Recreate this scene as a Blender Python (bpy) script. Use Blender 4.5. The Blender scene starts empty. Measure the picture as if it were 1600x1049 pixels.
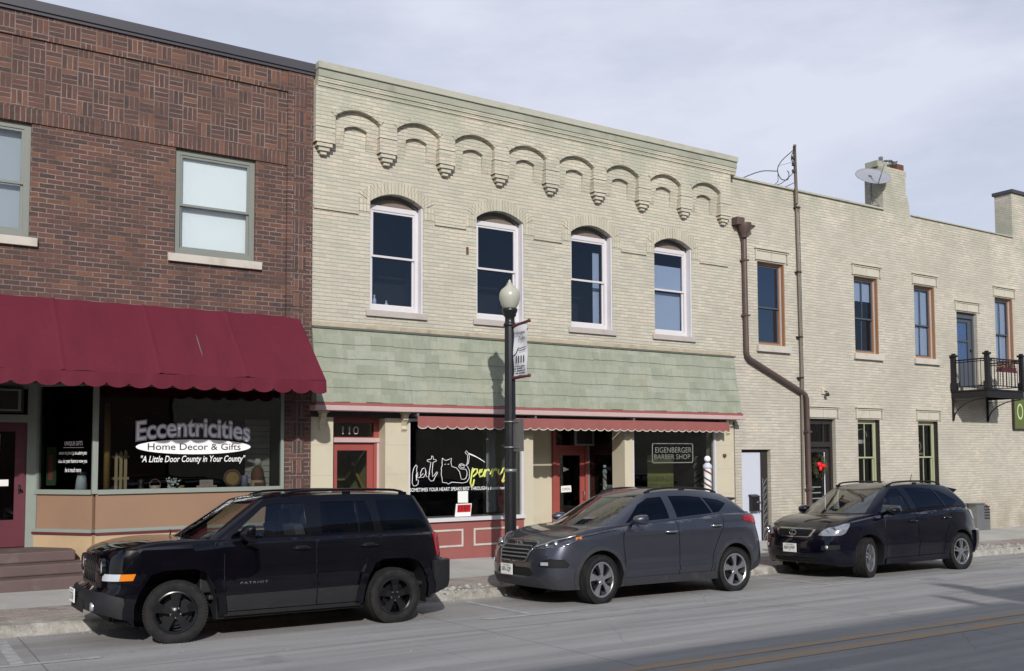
import bpy, bmesh, math, random
from mathutils import Vector, Matrix
from mathutils.geometry import delaunay_2d_cdt
random.seed(7)
R = math.radians
scene = bpy.context.scene
col = scene.collection

# ---------------------------------------------------------------- camera
CY, CP, CR = 0.574813, 0.056363, -0.003662
cam = bpy.data.cameras.new('camera')
camo = bpy.data.objects.new('camera', cam)
col.objects.link(camo)
rv = Vector((math.cos(CY), -math.sin(CY), 0))
fv = Vector((math.sin(CY) * math.cos(CP), math.cos(CY) * math.cos(CP), math.sin(CP)))
uv_ = rv.cross(fv)
r2 = rv * math.cos(CR) + uv_ * math.sin(CR)
u2 = -rv * math.sin(CR) + uv_ * math.cos(CR)
m3 = Matrix((r2, u2, -fv)).transposed()
camo.matrix_world = Matrix.Translation((0, -15.8053, 1.7845)) @ m3.to_4x4()
cam.sensor_width = 36
cam.lens = 33.75
cam.shift_y = 0.0628
cam.clip_start = 0.1
cam.clip_end = 2000
scene.camera = camo

# ---------------------------------------------------------------- light
SUN = Vector((-0.465, -1.0, 0.605)).normalized()
sun = bpy.data.lights.new('sun', 'SUN')
sun.energy = 3.8
sun.angle = R(0.8)
sun.color = (1.0, 0.965, 0.925)
suno = bpy.data.objects.new('sun', sun)
suno.rotation_euler = SUN.to_track_quat('Z', 'Y').to_euler()
suno.location = (-20, -40, 30)
col.objects.link(suno)
world = bpy.data.worlds.new('World')
scene.world = world
world.use_nodes = True
wt = world.node_tree
wt.nodes.clear()
def wn(t, **k):
    n = wt.nodes.new(t)
    for a, b in k.items():
        if a.startswith('i_'):
            n.inputs[a[2:].replace('_', ' ')].default_value = b
        else:
            setattr(n, a, b)
    return n
sky = wn('ShaderNodeTexSky', sky_type='NISHITA', sun_disc=False, sun_elevation=math.asin(SUN.z),
         sun_rotation=math.atan2(SUN.x, SUN.y), air_density=1.0, dust_density=1.2, ozone_density=1.5)
tc = wn('ShaderNodeTexCoord')
mp = wn('ShaderNodeMapping')
mp.inputs['Scale'].default_value = (1.2, 1.2, 3.6)
mp.inputs['Rotation'].default_value = (0.2, 0.1, 0.6)
nz = wn('ShaderNodeTexNoise', i_Scale=2.3, i_Detail=8.0, i_Roughness=0.55)
rp = wn('ShaderNodeValToRGB')
rp.color_ramp.elements[0].position = 0.40
rp.color_ramp.elements[0].color = (0.68, 0.68, 0.68, 1)
rp.color_ramp.elements[1].position = 0.60
rp.color_ramp.elements[1].color = (0.97, 0.97, 0.97, 1)
mx = wn('ShaderNodeMix', data_type='RGBA')
mx.inputs['B'].default_value = (7.4, 7.7, 9.0, 1)
bg = wn('ShaderNodeBackground', i_Strength=0.1)
wo = wn('ShaderNodeOutputWorld')
L = wt.links.new
L(tc.outputs['Generated'], mp.inputs['Vector']); L(mp.outputs['Vector'], nz.inputs['Vector'])
L(nz.outputs['Fac'], rp.inputs['Fac'])
# thin cloud lies thick to the north, the southern sky is clearer and bluer
sx = wn('ShaderNodeSeparateXYZ'); L(tc.outputs['Generated'], sx.inputs[0])
mr = wn('ShaderNodeMapRange'); mr.inputs['From Min'].default_value = -0.35; mr.inputs['From Max'].default_value = 0.25
mr.inputs['To Min'].default_value = 0.12; mr.inputs['To Max'].default_value = 1.0; L(sx.outputs['Y'], mr.inputs['Value'])
mm = wn('ShaderNodeMath', operation='MULTIPLY'); L(rp.outputs['Color'], mm.inputs[0]); L(mr.outputs['Result'], mm.inputs[1])
L(mm.outputs[0], mx.inputs['Factor'])
L(sky.outputs['Color'], mx.inputs['A']); L(mx.outputs['Result'], bg.inputs['Color'])
L(bg.outputs['Background'], wo.inputs['Surface'])
scene.view_settings.view_transform = 'Standard'
scene.view_settings.look = 'None'
scene.view_settings.exposure = 0.0
scene.view_settings.gamma = 1.0

# ---------------------------------------------------------------- materials
def lin(r, g, b):
    f = lambda c: (c / 255 / 12.92) if c / 255 <= 0.04045 else ((c / 255 + 0.055) / 1.055) ** 2.4
    return (f(r), f(g), f(b), 1)
class NT:
    def __init__(s, name):
        s.m = bpy.data.materials.new(name); s.m.use_nodes = True
        s.t = s.m.node_tree; s.t.nodes.clear()
        s.out = s.t.nodes.new('ShaderNodeOutputMaterial')
    def n(s, t, **k):
        n = s.t.nodes.new(t)
        for a, b in k.items():
            if a.startswith('i_'):
                v = n.inputs[a[2:].replace('_', ' ')]
                if hasattr(b, 'is_linked') or isinstance(b, bpy.types.NodeSocket): s.t.links.new(b, v)
                else: v.default_value = b
            else: setattr(n, a, b)
        return n
    def l(s, a, b): s.t.links.new(a, b)
    def mix(s, f, a, b, mode='MIX'):
        n = s.t.nodes.new('ShaderNodeMix'); n.data_type = 'RGBA'; n.blend_type = mode
        for k, v in (('Factor', f), ('A', a), ('B', b)):
            if isinstance(v, bpy.types.NodeSocket): s.l(v, n.inputs[k])
            else: n.inputs[k].default_value = v
        return n.outputs['Result']
    def ma(s, op, a, b=0.0, c=0.0):
        n = s.t.nodes.new('ShaderNodeMath'); n.operation = op
        for i, v in enumerate((a, b, c)):
            if isinstance(v, bpy.types.NodeSocket): s.l(v, n.inputs[i])
            else: n.inputs[i].default_value = v
        return n.outputs[0]
    def noise(s, vec, scale, detail=4.0, rough=0.55):
        n = s.n('ShaderNodeTexNoise', i_Scale=scale, i_Detail=detail, i_Roughness=rough)
        if vec is not None: s.l(vec, n.inputs['Vector'])
        return n.outputs['Fac']
    def ramp(s, f, stops, interp='LINEAR'):
        n = s.t.nodes.new('ShaderNodeValToRGB'); r = n.color_ramp; r.interpolation = interp
        while len(r.elements) < len(stops): r.elements.new(0.5)
        for e, (p, c) in zip(r.elements, stops):
            e.position = p; e.color = c if len(c) == 4 else (*c, 1)
        s.l(f, n.inputs['Fac']); return n.outputs['Color']
    def pos(s): return s.n('ShaderNodeNewGeometry').outputs['Position']
    def objc(s): return s.n('ShaderNodeTexCoord').outputs['Object']
    def bump(s, h, strength=0.3, dist=0.01):
        n = s.n('ShaderNodeBump', i_Strength=strength, i_Distance=dist); s.l(h, n.inputs['Height'])
        return n.outputs['Normal']
    def bsdf(s, color, rough=0.7, metal=0.0, normal=None, coat=0.0, spec=0.5, coatr=0.03):
        b = s.t.nodes.new('ShaderNodeBsdfPrincipled')
        for k, v in (('Base Color', color), ('Roughness', rough), ('Metallic', metal), ('Coat Weight', coat), ('Specular IOR Level', spec), ('Coat Roughness', coatr)):
            if isinstance(v, bpy.types.NodeSocket): s.l(v, b.inputs[k])
            else: b.inputs[k].default_value = v
        if normal is not None: s.l(normal, b.inputs['Normal'])
        s.l(b.outputs[0], s.out.inputs['Surface']); return b
g4 = lambda v: (v, v, v, 1)
def mul(c, k): return (min(c[0] * k, 1), min(c[1] * k, 1), min(c[2] * k, 1), 1)
MC = {}
def simple(name, c, rough=0.6, metal=0.0, var=0.18, scale=6.0, bump=0.15, coat=0.0, spec=0.5, dirt=None):
    """painted / plain surface with mottled tone, fine grain and optional dirt patches"""
    if name in MC: return MC[name]
    t = NT(name); p = t.pos()
    n1 = t.noise(p, scale, 5); n2 = t.noise(p, scale * 9, 3)
    colr = t.mix(t.ma('MULTIPLY', n1, 1.0), mul(c, 1 - var), mul(c, 1 + var))
    if dirt: colr = t.mix(t.ramp(t.noise(p, scale * 0.6, 7, 0.65), [(0.52, g4(0)), (0.72, g4(0.7))]), colr, dirt)
    nr = t.bump(n2, bump, 0.004) if bump else None
    rr = t.ma('MULTIPLY_ADD', n1, 0.2, rough - 0.1)
    t.bsdf(colr, rr, metal, nr, coat, spec)
    MC[name] = t.m; return t.m
def uvw(t):
    """horizontal run along walls of either direction, height, 0"""
    s = t.n('ShaderNodeSeparateXYZ'); t.l(t.pos(), s.inputs[0])
    return t.ma('ADD', s.outputs['X'], s.outputs['Y']), s.outputs['Z'], s
def comb(t, a, b, c=0.0):
    n = t.n('ShaderNodeCombineXYZ')
    for i, v in enumerate((a, b, c)):
        if isinstance(v, bpy.types.NodeSocket): t.l(v, n.inputs[i])
        else: n.inputs[i].default_value = v
    return n.outputs[0]
def brick(t, vec, w, h, mortar=0.008, offset=0.5, smooth=0.15, bias=0.0):
    n = t.n('ShaderNodeTexBrick', offset=offset, i_Scale=1.0, i_Mortar_Size=mortar, i_Mortar_Smooth=smooth, i_Bias=bias,
            i_Brick_Width=w, i_Row_Height=h)
    n.inputs['Color1'].default_value = g4(0); n.inputs['Color2'].default_value = g4(1); n.inputs['Mortar'].default_value = g4(0.5)
    t.l(vec, n.inputs['Vector']); return n.outputs['Color'], n.outputs['Fac']
def wobble(t, vec, scale=9.0, amt=0.006):
    n = t.n('ShaderNodeTexNoise', i_Scale=scale, i_Detail=2.0); t.l(vec, n.inputs['Vector'])
    v = t.n('ShaderNodeVectorMath', operation='SUBTRACT'); t.l(n.outputs['Color'], v.inputs[0]); v.inputs[1].default_value = (0.5, 0.5, 0.5)
    s = t.n('ShaderNodeVectorMath', operation='SCALE'); t.l(v.outputs[0], s.inputs[0]); s.inputs['Scale'].default_value = amt * 2
    a = t.n('ShaderNodeVectorMath', operation='ADD'); t.l(vec, a.inputs[0]); t.l(s.outputs[0], a.inputs[1])
    return a.outputs[0]
RED = [(0.0, lin(54, 49, 50)), (0.2, lin(76, 61, 56)), (0.4, lin(98, 68, 60)), (0.55, lin(72, 57, 53)), (0.7, lin(88, 62, 55)), (0.88, lin(114, 80, 62)), (1.0, lin(64, 56, 55))]
MORT = lin(138, 122, 116)
def red_brick(name, kind):
    t = NT(name); u, z, s = uvw(t)
    v = wobble(t, comb(t, u, z))
    vs = comb(t, z, u)
    if kind == 'run': c, f = brick(t, v, 0.222, 0.0755, 0.0085)
    elif kind == 'soldier': c, f = brick(t, wobble(t, vs), 0.6, 0.074, 0.0085, 0.0)
    else:
        S = 0.2265
        c1, f1 = brick(t, v, S, S / 3, 0.0085, 0.0)
        c2, f2 = brick(t, wobble(t, vs), S, S / 3, 0.0085, 0.0)
        par = t.ma('MODULO', t.ma('ADD', t.ma('FLOOR', t.ma('DIVIDE', u, S)), t.ma('FLOOR', t.ma('ADD', t.ma('DIVIDE', z, S), 60.0))), 2.0)
        c = t.mix(par, c1, c2)
        f = t.ma('ADD', t.ma('MULTIPLY', f2, par), t.ma('MULTIPLY', f1, t.ma('SUBTRACT', 1.0, par)))
    p = t.pos()
    c = t.mix(0.16, c, t.noise(p, 5.0, 3))
    pal = t.ramp(c, RED)
    pal = t.mix(t.ramp(t.noise(p, 30, 4), [(0.4, g4(0)), (0.8, g4(0.4))]), pal, lin(116, 92, 86))
    pal = t.mix(t.ramp(t.noise(p, 0.7, 4), [(0.35, g4(0.0)), (0.7, g4(0.35))]), pal, lin(78, 62, 64))
    mo = t.mix(t.ramp(t.noise(p, 2.4, 5), [(.35, g4(0)), (.65, g4(1))]), mul(MORT, 0.42), mul(MORT, 0.95))
    colr = t.mix(f, pal, mo)
    colr = t.mix(t.ramp(t.noise(p, 4.2, 7, 0.7), [(0.66, g4(0)), (0.74, g4(0.45))]), colr, lin(176, 164, 160))
    h = t.ma('ADD', t.ma('MULTIPLY', f, -1.0), t.ma('MULTIPLY', t.noise(p, 60, 4), 0.35))
    t.bsdf(colr, 0.85, 0, t.bump(h, 0.8, 0.008), spec=0.25)
    return t.m
def cream_brick(name, base, mort, stain=0.5, rough_coat=0.3, soldier=False, grime=True):
    t = NT(name); u, z, s = uvw(t); p = t.pos()
    vec = comb(t, z, u) if soldier else comb(t, u, z)
    v = wobble(t, wobble(t, vec, 9.0, 0.007), 1.6, 0.014)
    w_ = 0.215 if not soldier else 0.7
    c, f0 = brick(t, v, w_, 0.069, 0.0055, 0.5 if not soldier else 0.0, 0.35)
    _, f1 = brick(t, v, 50.0, 0.069, 0.0065, 0.0, 0.5)
    f = t.ma('MAXIMUM', f1, t.ma('MULTIPLY', f0, 0.42)) if not soldier else f0
    c2 = t.mix(0.35, c, t.noise(p, 7.0, 3))
    pal = t.ramp(c2, [(0.0, mul(base, 0.74)), (0.3, mul(base, .96)), (0.6, mul(base, 1.08)), (0.8, mul(lin(206, 194, 176), 1.0)), (1.0, mul(base, 0.84))])
    # thin mortar shadows come and go where the paint has filled the joints
    keep = t.ramp(t.noise(p, 2.4, 5), [(0.3, g4(0.35)), (0.62, g4(1))])
    colr = t.mix(t.ma('MULTIPLY', f, keep), pal, mort)
    if grime:
        colr = t.mix(t.ramp(t.noise(p, 22, 4, 0.7), [(0.35, g4(0.45)), (0.6, g4(0))]), colr, mul(base, .82))
        drip = t.n('ShaderNodeMapping'); drip.inputs['Scale'].default_value = (3.2, 3.2, .35); t.l(p, drip.inputs['Vector'])
        colr = t.mix(t.ramp(t.noise(drip.outputs[0], 1.3, 7, .65), [(.52, g4(0)), (.74, g4(.45))]), colr, mul(base, .78))
        colr = t.mix(t.ramp(t.noise(drip.outputs[0], 2.6, 5, .6), [(.6, g4(0)), (.8, g4(.5))]), colr, mul(lin(208, 198, 184), 1.0))
        colr = t.mix(t.ramp(t.noise(p, 0.55, 8, 0.62), [(0.40, g4(0)), (0.66, g4(stain))]), colr, mul(lin(164, 160, 148), 1.0))
        colr = t.mix(t.ramp(t.noise(wobble(t, p, 2, 0.3), 1.3, 6, 0.6), [(0.50, g4(0)), (0.72, g4(0.7 * stain))]), colr, lin(176, 166, 152))
        topm = t.ma('MULTIPLY', t.n('ShaderNodeMapRange', i_From_Min=7.3, i_From_Max=8.3, i_Value=z).outputs[0], t.ramp(t.noise(p, 1.1, 7, .65), [(.42, g4(0)), (.62, g4(.75))]))
        colr = t.mix(topm, colr, mul(lin(160, 164, 146), .9))
        lowm = t.ma('MULTIPLY', t.n('ShaderNodeMapRange', i_From_Min=1.2, i_From_Max=-0.4, i_Value=z).outputs[0], t.ramp(t.noise(p, 2.1, 7, .65), [(.35, g4(0)), (.6, g4(.8))]))
        colr = t.mix(lowm, colr, lin(150, 140, 124))
        colr = t.mix(t.ramp(t.noise(p, 14, 5, 0.7), [(0.62, g4(0)), (0.78, g4(0.5))]), colr, lin(128, 122, 104))
    h = t.ma('ADD', t.ma('MULTIPLY', f, -1.0), t.ma('MULTIPLY', t.noise(p, 35, 5), 0.6))
    h = t.ma('ADD', h, t.ma('MULTIPLY', c, 0.25))
    t.bsdf(colr, 0.75, 0, t.bump(h, 0.75, 0.010), spec=0.3)
    return t.m
M = {}
M['red_run'] = red_brick('red brick running bond', 'run')
M['red_soldier'] = red_brick('red brick soldier course', 'soldier')
M['red_weave'] = red_brick('red brick basket weave', 'weave')
M['cream'] = cream_brick('painted cream brick', lin(188, 184, 169), lin(126, 124, 112), 0.5)
M['cream_sold'] = cream_brick('painted cream brick on edge', lin(188, 184, 166), lin(126, 122, 108), 0.4, soldier=True)
M['cream_right'] = cream_brick('weathered cream brick', lin(190, 185, 172), lin(132, 128, 116), 0.75)
M['cream_plain'] = simple('cream painted pier', lin(192, 184, 162), 0.55, var=0.05, scale=1.5, bump=0.1, dirt=mul(lin(190, 178, 152), 0.85))
M['slab'] = simple('weathered concrete coping', lin(166, 166, 154), 0.85, var=0.12, scale=2.0, bump=0.5, dirt=lin(128, 128, 112))
M['frieze'] = simple('grey weathered frieze brick', lin(150, 152, 138), 0.85, var=0.2, scale=3.0, bump=0.5, dirt=lin(118, 120, 104))
M['dark_coping'] = simple('dark metal coping', lin(62, 61, 68), 0.5, var=0.1, scale=1.0, bump=0.05)
M['stone'] = simple('cream painted stone', lin(184, 179, 165), 0.8, var=0.1, scale=4, bump=0.5, dirt=lin(160, 152, 134))
M['tympanum'] = simple('brown timber with reveal shade', lin(116, 104, 96), .8, var=.2, scale=9, bump=.3)  # dark brown stands in for the reveal's shade on the arched head
M['sill'] = simple('pale stone sill', lin(186, 180, 170), 0.8, var=0.08, scale=5, bump=0.4, dirt=lin(150, 144, 130))
M['lilac_sill'] = simple('pale lilac painted sill', lin(172, 164, 160), 0.7, var=0.08, scale=5, bump=0.3, dirt=lin(156, 148, 138))
M['white_frame'] = simple('white painted frame', lin(200, 197, 200), 0.45, var=0.05, scale=6, bump=0.05)
M['alu'] = simple('grey green aluminium frame', lin(120, 124, 118), 0.5, var=0.08, bump=0.04)
M['mullion'] = simple('sage grey painted frame', lin(134, 142, 134), 0.5, var=0.08, bump=0.04)
M['orange_wood'] = simple('terracotta painted wood', lin(150, 112, 82), 0.6, var=0.15, scale=9, bump=0.2)
M['slate_frame'] = simple('slate blue sash', lin(72, 78, 88), 0.5, var=0.1, bump=0.05)
M['dark_frame'] = simple('dark brown frame', lin(44, 40, 38), 0.5, var=0.15, bump=0.1)
M['lime_frame'] = simple('pale lime painted sash', lin(160, 164, 134), 0.5, var=0.08, bump=0.05)
M['awning'] = None
M['pinkred'] = simple('faded brick red paint', lin(142, 84, 79), 0.55, var=0.1, scale=2.5, bump=0.1, dirt=lin(142, 86, 82))
M['doorred'] = simple('brick red door paint', lin(146, 72, 66), 0.45, var=0.1, scale=3, bump=0.06)
M['pinktrim'] = simple('pale pink trim paint', lin(186, 162, 160), 0.5, var=0.08, scale=4, bump=0.08)
M['maroon'] = simple('maroon paint', lin(92, 40, 52), 0.45, var=0.12, scale=3, bump=0.05)
M['tan'] = simple('tan storefront panel', lin(142, 112, 90), 0.7, var=0.07, scale=1.2, bump=0.1, dirt=lin(130, 104, 84))
M['ochre'] = simple('pale ochre storefront base', lin(178, 154, 122), 0.75, var=0.06, scale=1.2, bump=0.2, dirt=lin(160, 138, 108))
M['step'] = simple('brown painted concrete step', lin(92, 76, 74), 0.8, var=0.2, scale=3.5, bump=0.5, dirt=lin(116, 102, 98))
M['black_iron'] = simple('black iron', lin(34, 32, 36), 0.42, 0.3, var=0.25, scale=10, bump=0.2)
M['pole'] = simple('black lamp post paint', lin(32, 33, 37), 0.35, 0.2, var=0.2, scale=5, bump=0.1)
M['brown_pipe'] = simple('brown metal downspout', lin(96, 80, 76), 0.45, 0.3, var=0.15, scale=4, bump=0.1)
M['grey_metal'] = simple('galvanised grey metal', lin(132, 134, 136), 0.42, 0.6, var=0.15, scale=6, bump=0.1)
M['white_paint'] = simple('white door paint', lin(192, 196, 208), 0.5, var=0.03, scale=2, bump=0.05)
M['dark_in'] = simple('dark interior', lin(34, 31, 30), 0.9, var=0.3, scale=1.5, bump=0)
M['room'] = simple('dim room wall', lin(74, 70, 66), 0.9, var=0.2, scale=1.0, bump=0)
M['stair_wall'] = simple('olive stairwell wall', lin(150, 148, 96), 0.9, var=0.1, scale=1.0, bump=0)
M['wood'] = simple('honey wood', lin(150, 118, 68), 0.6, var=0.2, scale=12, bump=0.1)
M['roofing'] = simple('roof membrane', lin(70, 70, 72), 0.9, var=0.15, scale=1, bump=0.2)
M['blind'] = simple('white window blind', lin(222, 226, 230), 0.8, var=0.04, scale=2, bump=0.1)
M['blind_grey'] = simple('grey paper blind', lin(150, 156, 166), 0.8, var=0.06, scale=2, bump=0.1)
M['paper'] = simple('white paper', lin(226, 226, 222), 0.8, var=0.03, bump=0)
M['letter_white'] = simple('white lettering', lin(240, 240, 242), 0.6, var=0.02, bump=0)
M['letter_grey'] = simple('silver lettering', lin(234, 234, 246), 0.6, var=0.12, scale=20, bump=0)
M['letter_black'] = simple('black lettering', lin(20, 20, 24), 0.5, var=0.02, bump=0)
M['letter_lime'] = simple('lime lettering', lin(206, 214, 112), 0.6, var=0.04, bump=0)
M['letter_red'] = simple('red lettering', lin(190, 28, 34), 0.5, var=0.05, bump=0)
M['rust'] = simple('rusty brown', lin(96, 62, 48), 0.8, var=0.3, scale=8, bump=0.4)
M['green_sign'] = simple('olive green signboard', lin(88, 98, 54), 0.5, var=0.08, scale=3, bump=0.05)
def glass(name, tint=(0.85, 0.88, 0.9, 1), boost=0.0, rough=0.0, refl=(1, 1, 1, 1)):
    t = NT(name)
    bf = t.n('ShaderNodeNewGeometry').outputs['Backfacing']
    io = t.n('ShaderNodeMapRange', i_To_Min=1.5, i_To_Max=1 / 1.5, i_Value=bf).outputs[0]
    fr = t.n('ShaderNodeFresnel', i_IOR=io).outputs[0]
    fac = t.ma('ADD', fr, boost)
    tr = t.n('ShaderNodeBsdfTransparent', i_Color=tint)
    gl = t.n('ShaderNodeBsdfGlossy', i_Roughness=rough, i_Color=refl)
    # old panes are never quite flat
    t.l(t.bump(t.noise(t.pos(), 0.9, 2), 0.25, 0.02), gl.inputs['Normal'])
    mxs = t.n('ShaderNodeMixShader'); t.l(fac, mxs.inputs[0]); t.l(tr.outputs[0], mxs.inputs[1]); t.l(gl.outputs[0], mxs.inputs[2])
    t.l(mxs.outputs[0], t.out.inputs['Surface']); return t.m
M['glass'] = glass('shop window glass', (0.72, 0.75, 0.74, 1), 0.0)
M['glass_up'] = glass('upstairs window glass', (0.72, 0.76, 0.82, 1), 0.0, refl=(0.72, 0.8, 1.0, 1))
M['glass_clear'] = glass('clear house glass', (0.93, 0.95, 0.95, 1), 0.01)
M['glass_blue'] = glass('bluish reflecting window glass', (0.5, 0.58, 0.7, 1), 0.10, refl=(0.62, 0.74, 1.0, 1))

# ---------------------------------------------------------------- mesh helpers
class MB:
    def __init__(s): s.v = []; s.f = []; s.mi = []; s.cur = 0; s.sm = []
    def add(s, vs, fs, smooth=False):
        b = len(s.v); s.v += [tuple(v) for v in vs]
        for f in fs: s.f.append([b + i for i in f]); s.mi.append(s.cur); s.sm.append(smooth)
        return s
    def box(s, x0, x1, y0, y1, z0, z1):
        if x0 > x1: x0, x1 = x1, x0
        if y0 > y1: y0, y1 = y1, y0
        if z0 > z1: z0, z1 = z1, z0
        vs = [(x0, y0, z0), (x1, y0, z0), (x1, y1, z0), (x0, y1, z0), (x0, y0, z1), (x1, y0, z1), (x1, y1, z1), (x0, y1, z1)]
        return s.add(vs, [(0, 3, 2, 1), (4, 5, 6, 7), (0, 1, 5, 4), (1, 2, 6, 5), (2, 3, 7, 6), (3, 0, 4, 7)])
    def obox(s, c, ax, ay, az, hx, hy, hz):
        """oriented box"""
        c = Vector(c); vs = []
        for k in (-1, 1):
            for i, j in ((-1, -1), (1, -1), (1, 1), (-1, 1)):
                vs.append(c + Vector(ax) * hx * i + Vector(ay) * hy * j + Vector(az) * hz * k)
        return s.add(vs, [(0, 3, 2, 1), (4, 5, 6, 7), (0, 1, 5, 4), (1, 2, 6, 5), (2, 3, 7, 6), (3, 0, 4, 7)])
    def xz(s, poly, y0, y1):
        """polygon in x,z extruded from y0 to y1"""
        n = len(poly); a = [(x, y0, z) for x, z in poly] + [(x, y1, z) for x, z in poly]
        return s.add(a, [tuple(range(n)), tuple(range(2 * n - 1, n - 1, -1))] + [(i, i + n, (i + 1) % n + n, (i + 1) % n) for i in range(n)])
    def yz(s, poly, x0, x1):
        n = len(poly); a = [(x0, y, z) for y, z in poly] + [(x1, y, z) for y, z in poly]
        return s.add(a, [tuple(range(n)), tuple(range(2 * n - 1, n - 1, -1))] + [(i, i + n, (i + 1) % n + n, (i + 1) % n) for i in range(n)])
    def xy(s, poly, z0, z1):
        n = len(poly); a = [(x, y, z0) for x, y in poly] + [(x, y, z1) for x, y in poly]
        return s.add(a, [tuple(range(n)), tuple(range(2 * n - 1, n - 1, -1))] + [(i, i + n, (i + 1) % n + n, (i + 1) % n) for i in range(n)])
    def tube(s, pts, r, n=8, caps=True, smooth=True):
        pts = [Vector(p) for p in pts]; rings = []
        rr = r if isinstance(r, (list, tuple)) else [r] * len(pts)
        prev = None
        for i, p in enumerate(pts):
            d = (pts[min(i + 1, len(pts) - 1)] - pts[max(i - 1, 0)]).normalized()
            if prev is None:
                a = d.orthogonal().normalized()
            else:
                a = (prev - d * prev.dot(d)).normalized()
            prev = a; b = d.cross(a)
            rings.append([p + (a * math.cos(2 * math.pi * k / n) + b * math.sin(2 * math.pi * k / n)) * rr[i] for k in range(n)])
        vs = [v for r_ in rings for v in r_]; fs = []
        for i in range(len(pts) - 1):
            for k in range(n): fs.append((i * n + k, i * n + (k + 1) % n, (i + 1) * n + (k + 1) % n, (i + 1) * n + k))
        s.add(vs, fs, smooth)
        if caps:
            s.add(rings[0], [tuple(range(n - 1, -1, -1))]); s.add(rings[-1], [tuple(range(n))])
        return s
    def lathe(s, prof, c=(0, 0, 0), axis='z', n=24, flute=None, smooth=True, capends=True):
        """prof = [(r, h)]; axis z up or y"""
        vs = []; c = Vector(c)
        for r, h in prof:
            for k in range(n):
                a = 2 * math.pi * k / n; q = r
                if flute and r > 0.01: q = r * (1 - flute * (0.5 + 0.5 * math.cos(a * flute_n)))
                x, y = q * math.cos(a), q * math.sin(a)
                if axis == 'z': vs.append(c + Vector((x, y, h)))
                elif axis == 'y': vs.append(c + Vector((x, h, y)))
                else: vs.append(c + Vector((h, x, y)))
        fs = []
        for i in range(len(prof) - 1):
            for k in range(n): fs.append((i * n + k, i * n + (k + 1) % n, (i + 1) * n + (k + 1) % n, (i + 1) * n + k))
        s.add(vs, fs, smooth)
        return s
    def sphere(s, c, r, n=16, m=10, sq=(1, 1, 1)):
        prof = []
        vs = []; c = Vector(c)
        for i in range(m + 1):
            th = math.pi * i / m
            for k in range(n):
                a = 2 * math.pi * k / n
                vs.append(c + Vector((r * sq[0] * math.sin(th) * math.cos(a), r * sq[1] * math.sin(th) * math.sin(a), r * sq[2] * math.cos(th))))
        fs = [(i * n + k, (i + 1) * n + k, (i + 1) * n + (k + 1) % n, i * n + (k + 1) % n) for i in range(m) for k in range(n)]
        return s.add(vs, fs, True)
    def build(s, name, mats, parent=None, local=False, bevel=0.0, sharp=None, weld=False):
        me = bpy.data.meshes.new(name)
        vs = s.v
        if parent is not None and not local:
            o0 = root_loc(parent); vs = [(v[0] - o0.x, v[1] - o0.y, v[2] - o0.z) for v in vs]
        me.from_pydata(vs, [], s.f)
        if not isinstance(mats, (list, tuple)): mats = [mats]
        for m in mats: me.materials.append(m)
        me.polygons.foreach_set('material_index', s.mi)
        me.polygons.foreach_set('use_smooth', s.sm)
        bm = bmesh.new(); bm.from_mesh(me)
        if weld: bmesh.ops.remove_doubles(bm, verts=bm.verts, dist=0.0004)
        bmesh.ops.recalc_face_normals(bm, faces=bm.faces)
        if sharp is not None:
            for e in bm.edges:
                if len(e.link_faces) == 2 and e.calc_face_angle(0) > R(sharp): e.smooth = False
        bm.to_mesh(me); bm.free()
        me.update()
        o = bpy.data.objects.new(name, me); col.objects.link(o)
        if parent is not None: o.parent = parent
        if bevel:
            b = o.modifiers.new('edge', 'BEVEL'); b.width = bevel; b.segments = 2; b.limit_method = 'ANGLE'; b.angle_limit = R(40)
        return o
flute_n = 12
def root_loc(o):
    v = Vector((0, 0, 0))
    while o is not None:
        v = v + Vector(o.location); o = o.parent
    return v
def thing(name, label, cat, loc=(0, 0, 0), group=None):
    o = bpy.data.objects.new(name, None); col.objects.link(o)
    o.location = loc; o['label'] = label; o['category'] = cat; o.empty_display_size = 0.2
    if group: o['group'] = group
    return o
def tag(o, label, cat, group=None):
    o['label'] = label; o['category'] = cat
    if group: o['group'] = group
    return o
def struct(o, kind='structure'):
    o['kind'] = kind; return o
def inpoly(x, y, P):
    c = False; n = len(P); j = n - 1
    for i in range(n):
        xi, yi = P[i]; xj, yj = P[j]
        if (yi > y) != (yj > y) and x < (xj - xi) * (y - yi) / (yj - yi) + xi: c = not c
        j = i
    return c
def cdt(outer, holes, extra=()):
    pts = []; ed = []
    for lp in [outer] + list(holes):
        b = len(pts); pts += [Vector(q) for q in lp]
        ed += [(b + i, b + (i + 1) % len(lp)) for i in range(len(lp))]
    pts += [Vector(q) for q in extra]
    r = delaunay_2d_cdt(pts, ed, [], 0, 1e-5)
    V, F = r[0], r[2]; out = []
    for f in F:
        cx = sum(V[i][0] for i in f) / len(f); cy = sum(V[i][1] for i in f) / len(f)
        if inpoly(cx, cy, outer) and not any(inpoly(cx, cy, h_) for h_ in holes): out.append(tuple(f))
    return V, out
def panel(mb, outer, holes, y, depth, edge=True):
    """front wall sheet at y with openings whose reveals run back to y+depth"""
    V, F = cdt(outer, holes)
    mb.add([(v[0], y, v[1]) for v in V], F)
    if depth:
        for h_ in holes:
            n = len(h_)
            mb.add([(x, y, z) for x, z in h_] + [(x, y + depth, z) for x, z in h_], [(i, (i + 1) % n, (i + 1) % n + n, i + n) for i in range(n)])
    return mb
def rect(x0, x1, z0, z1): return [(x0, z0), (x1, z0), (x1, z1), (x0, z1)]
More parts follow.
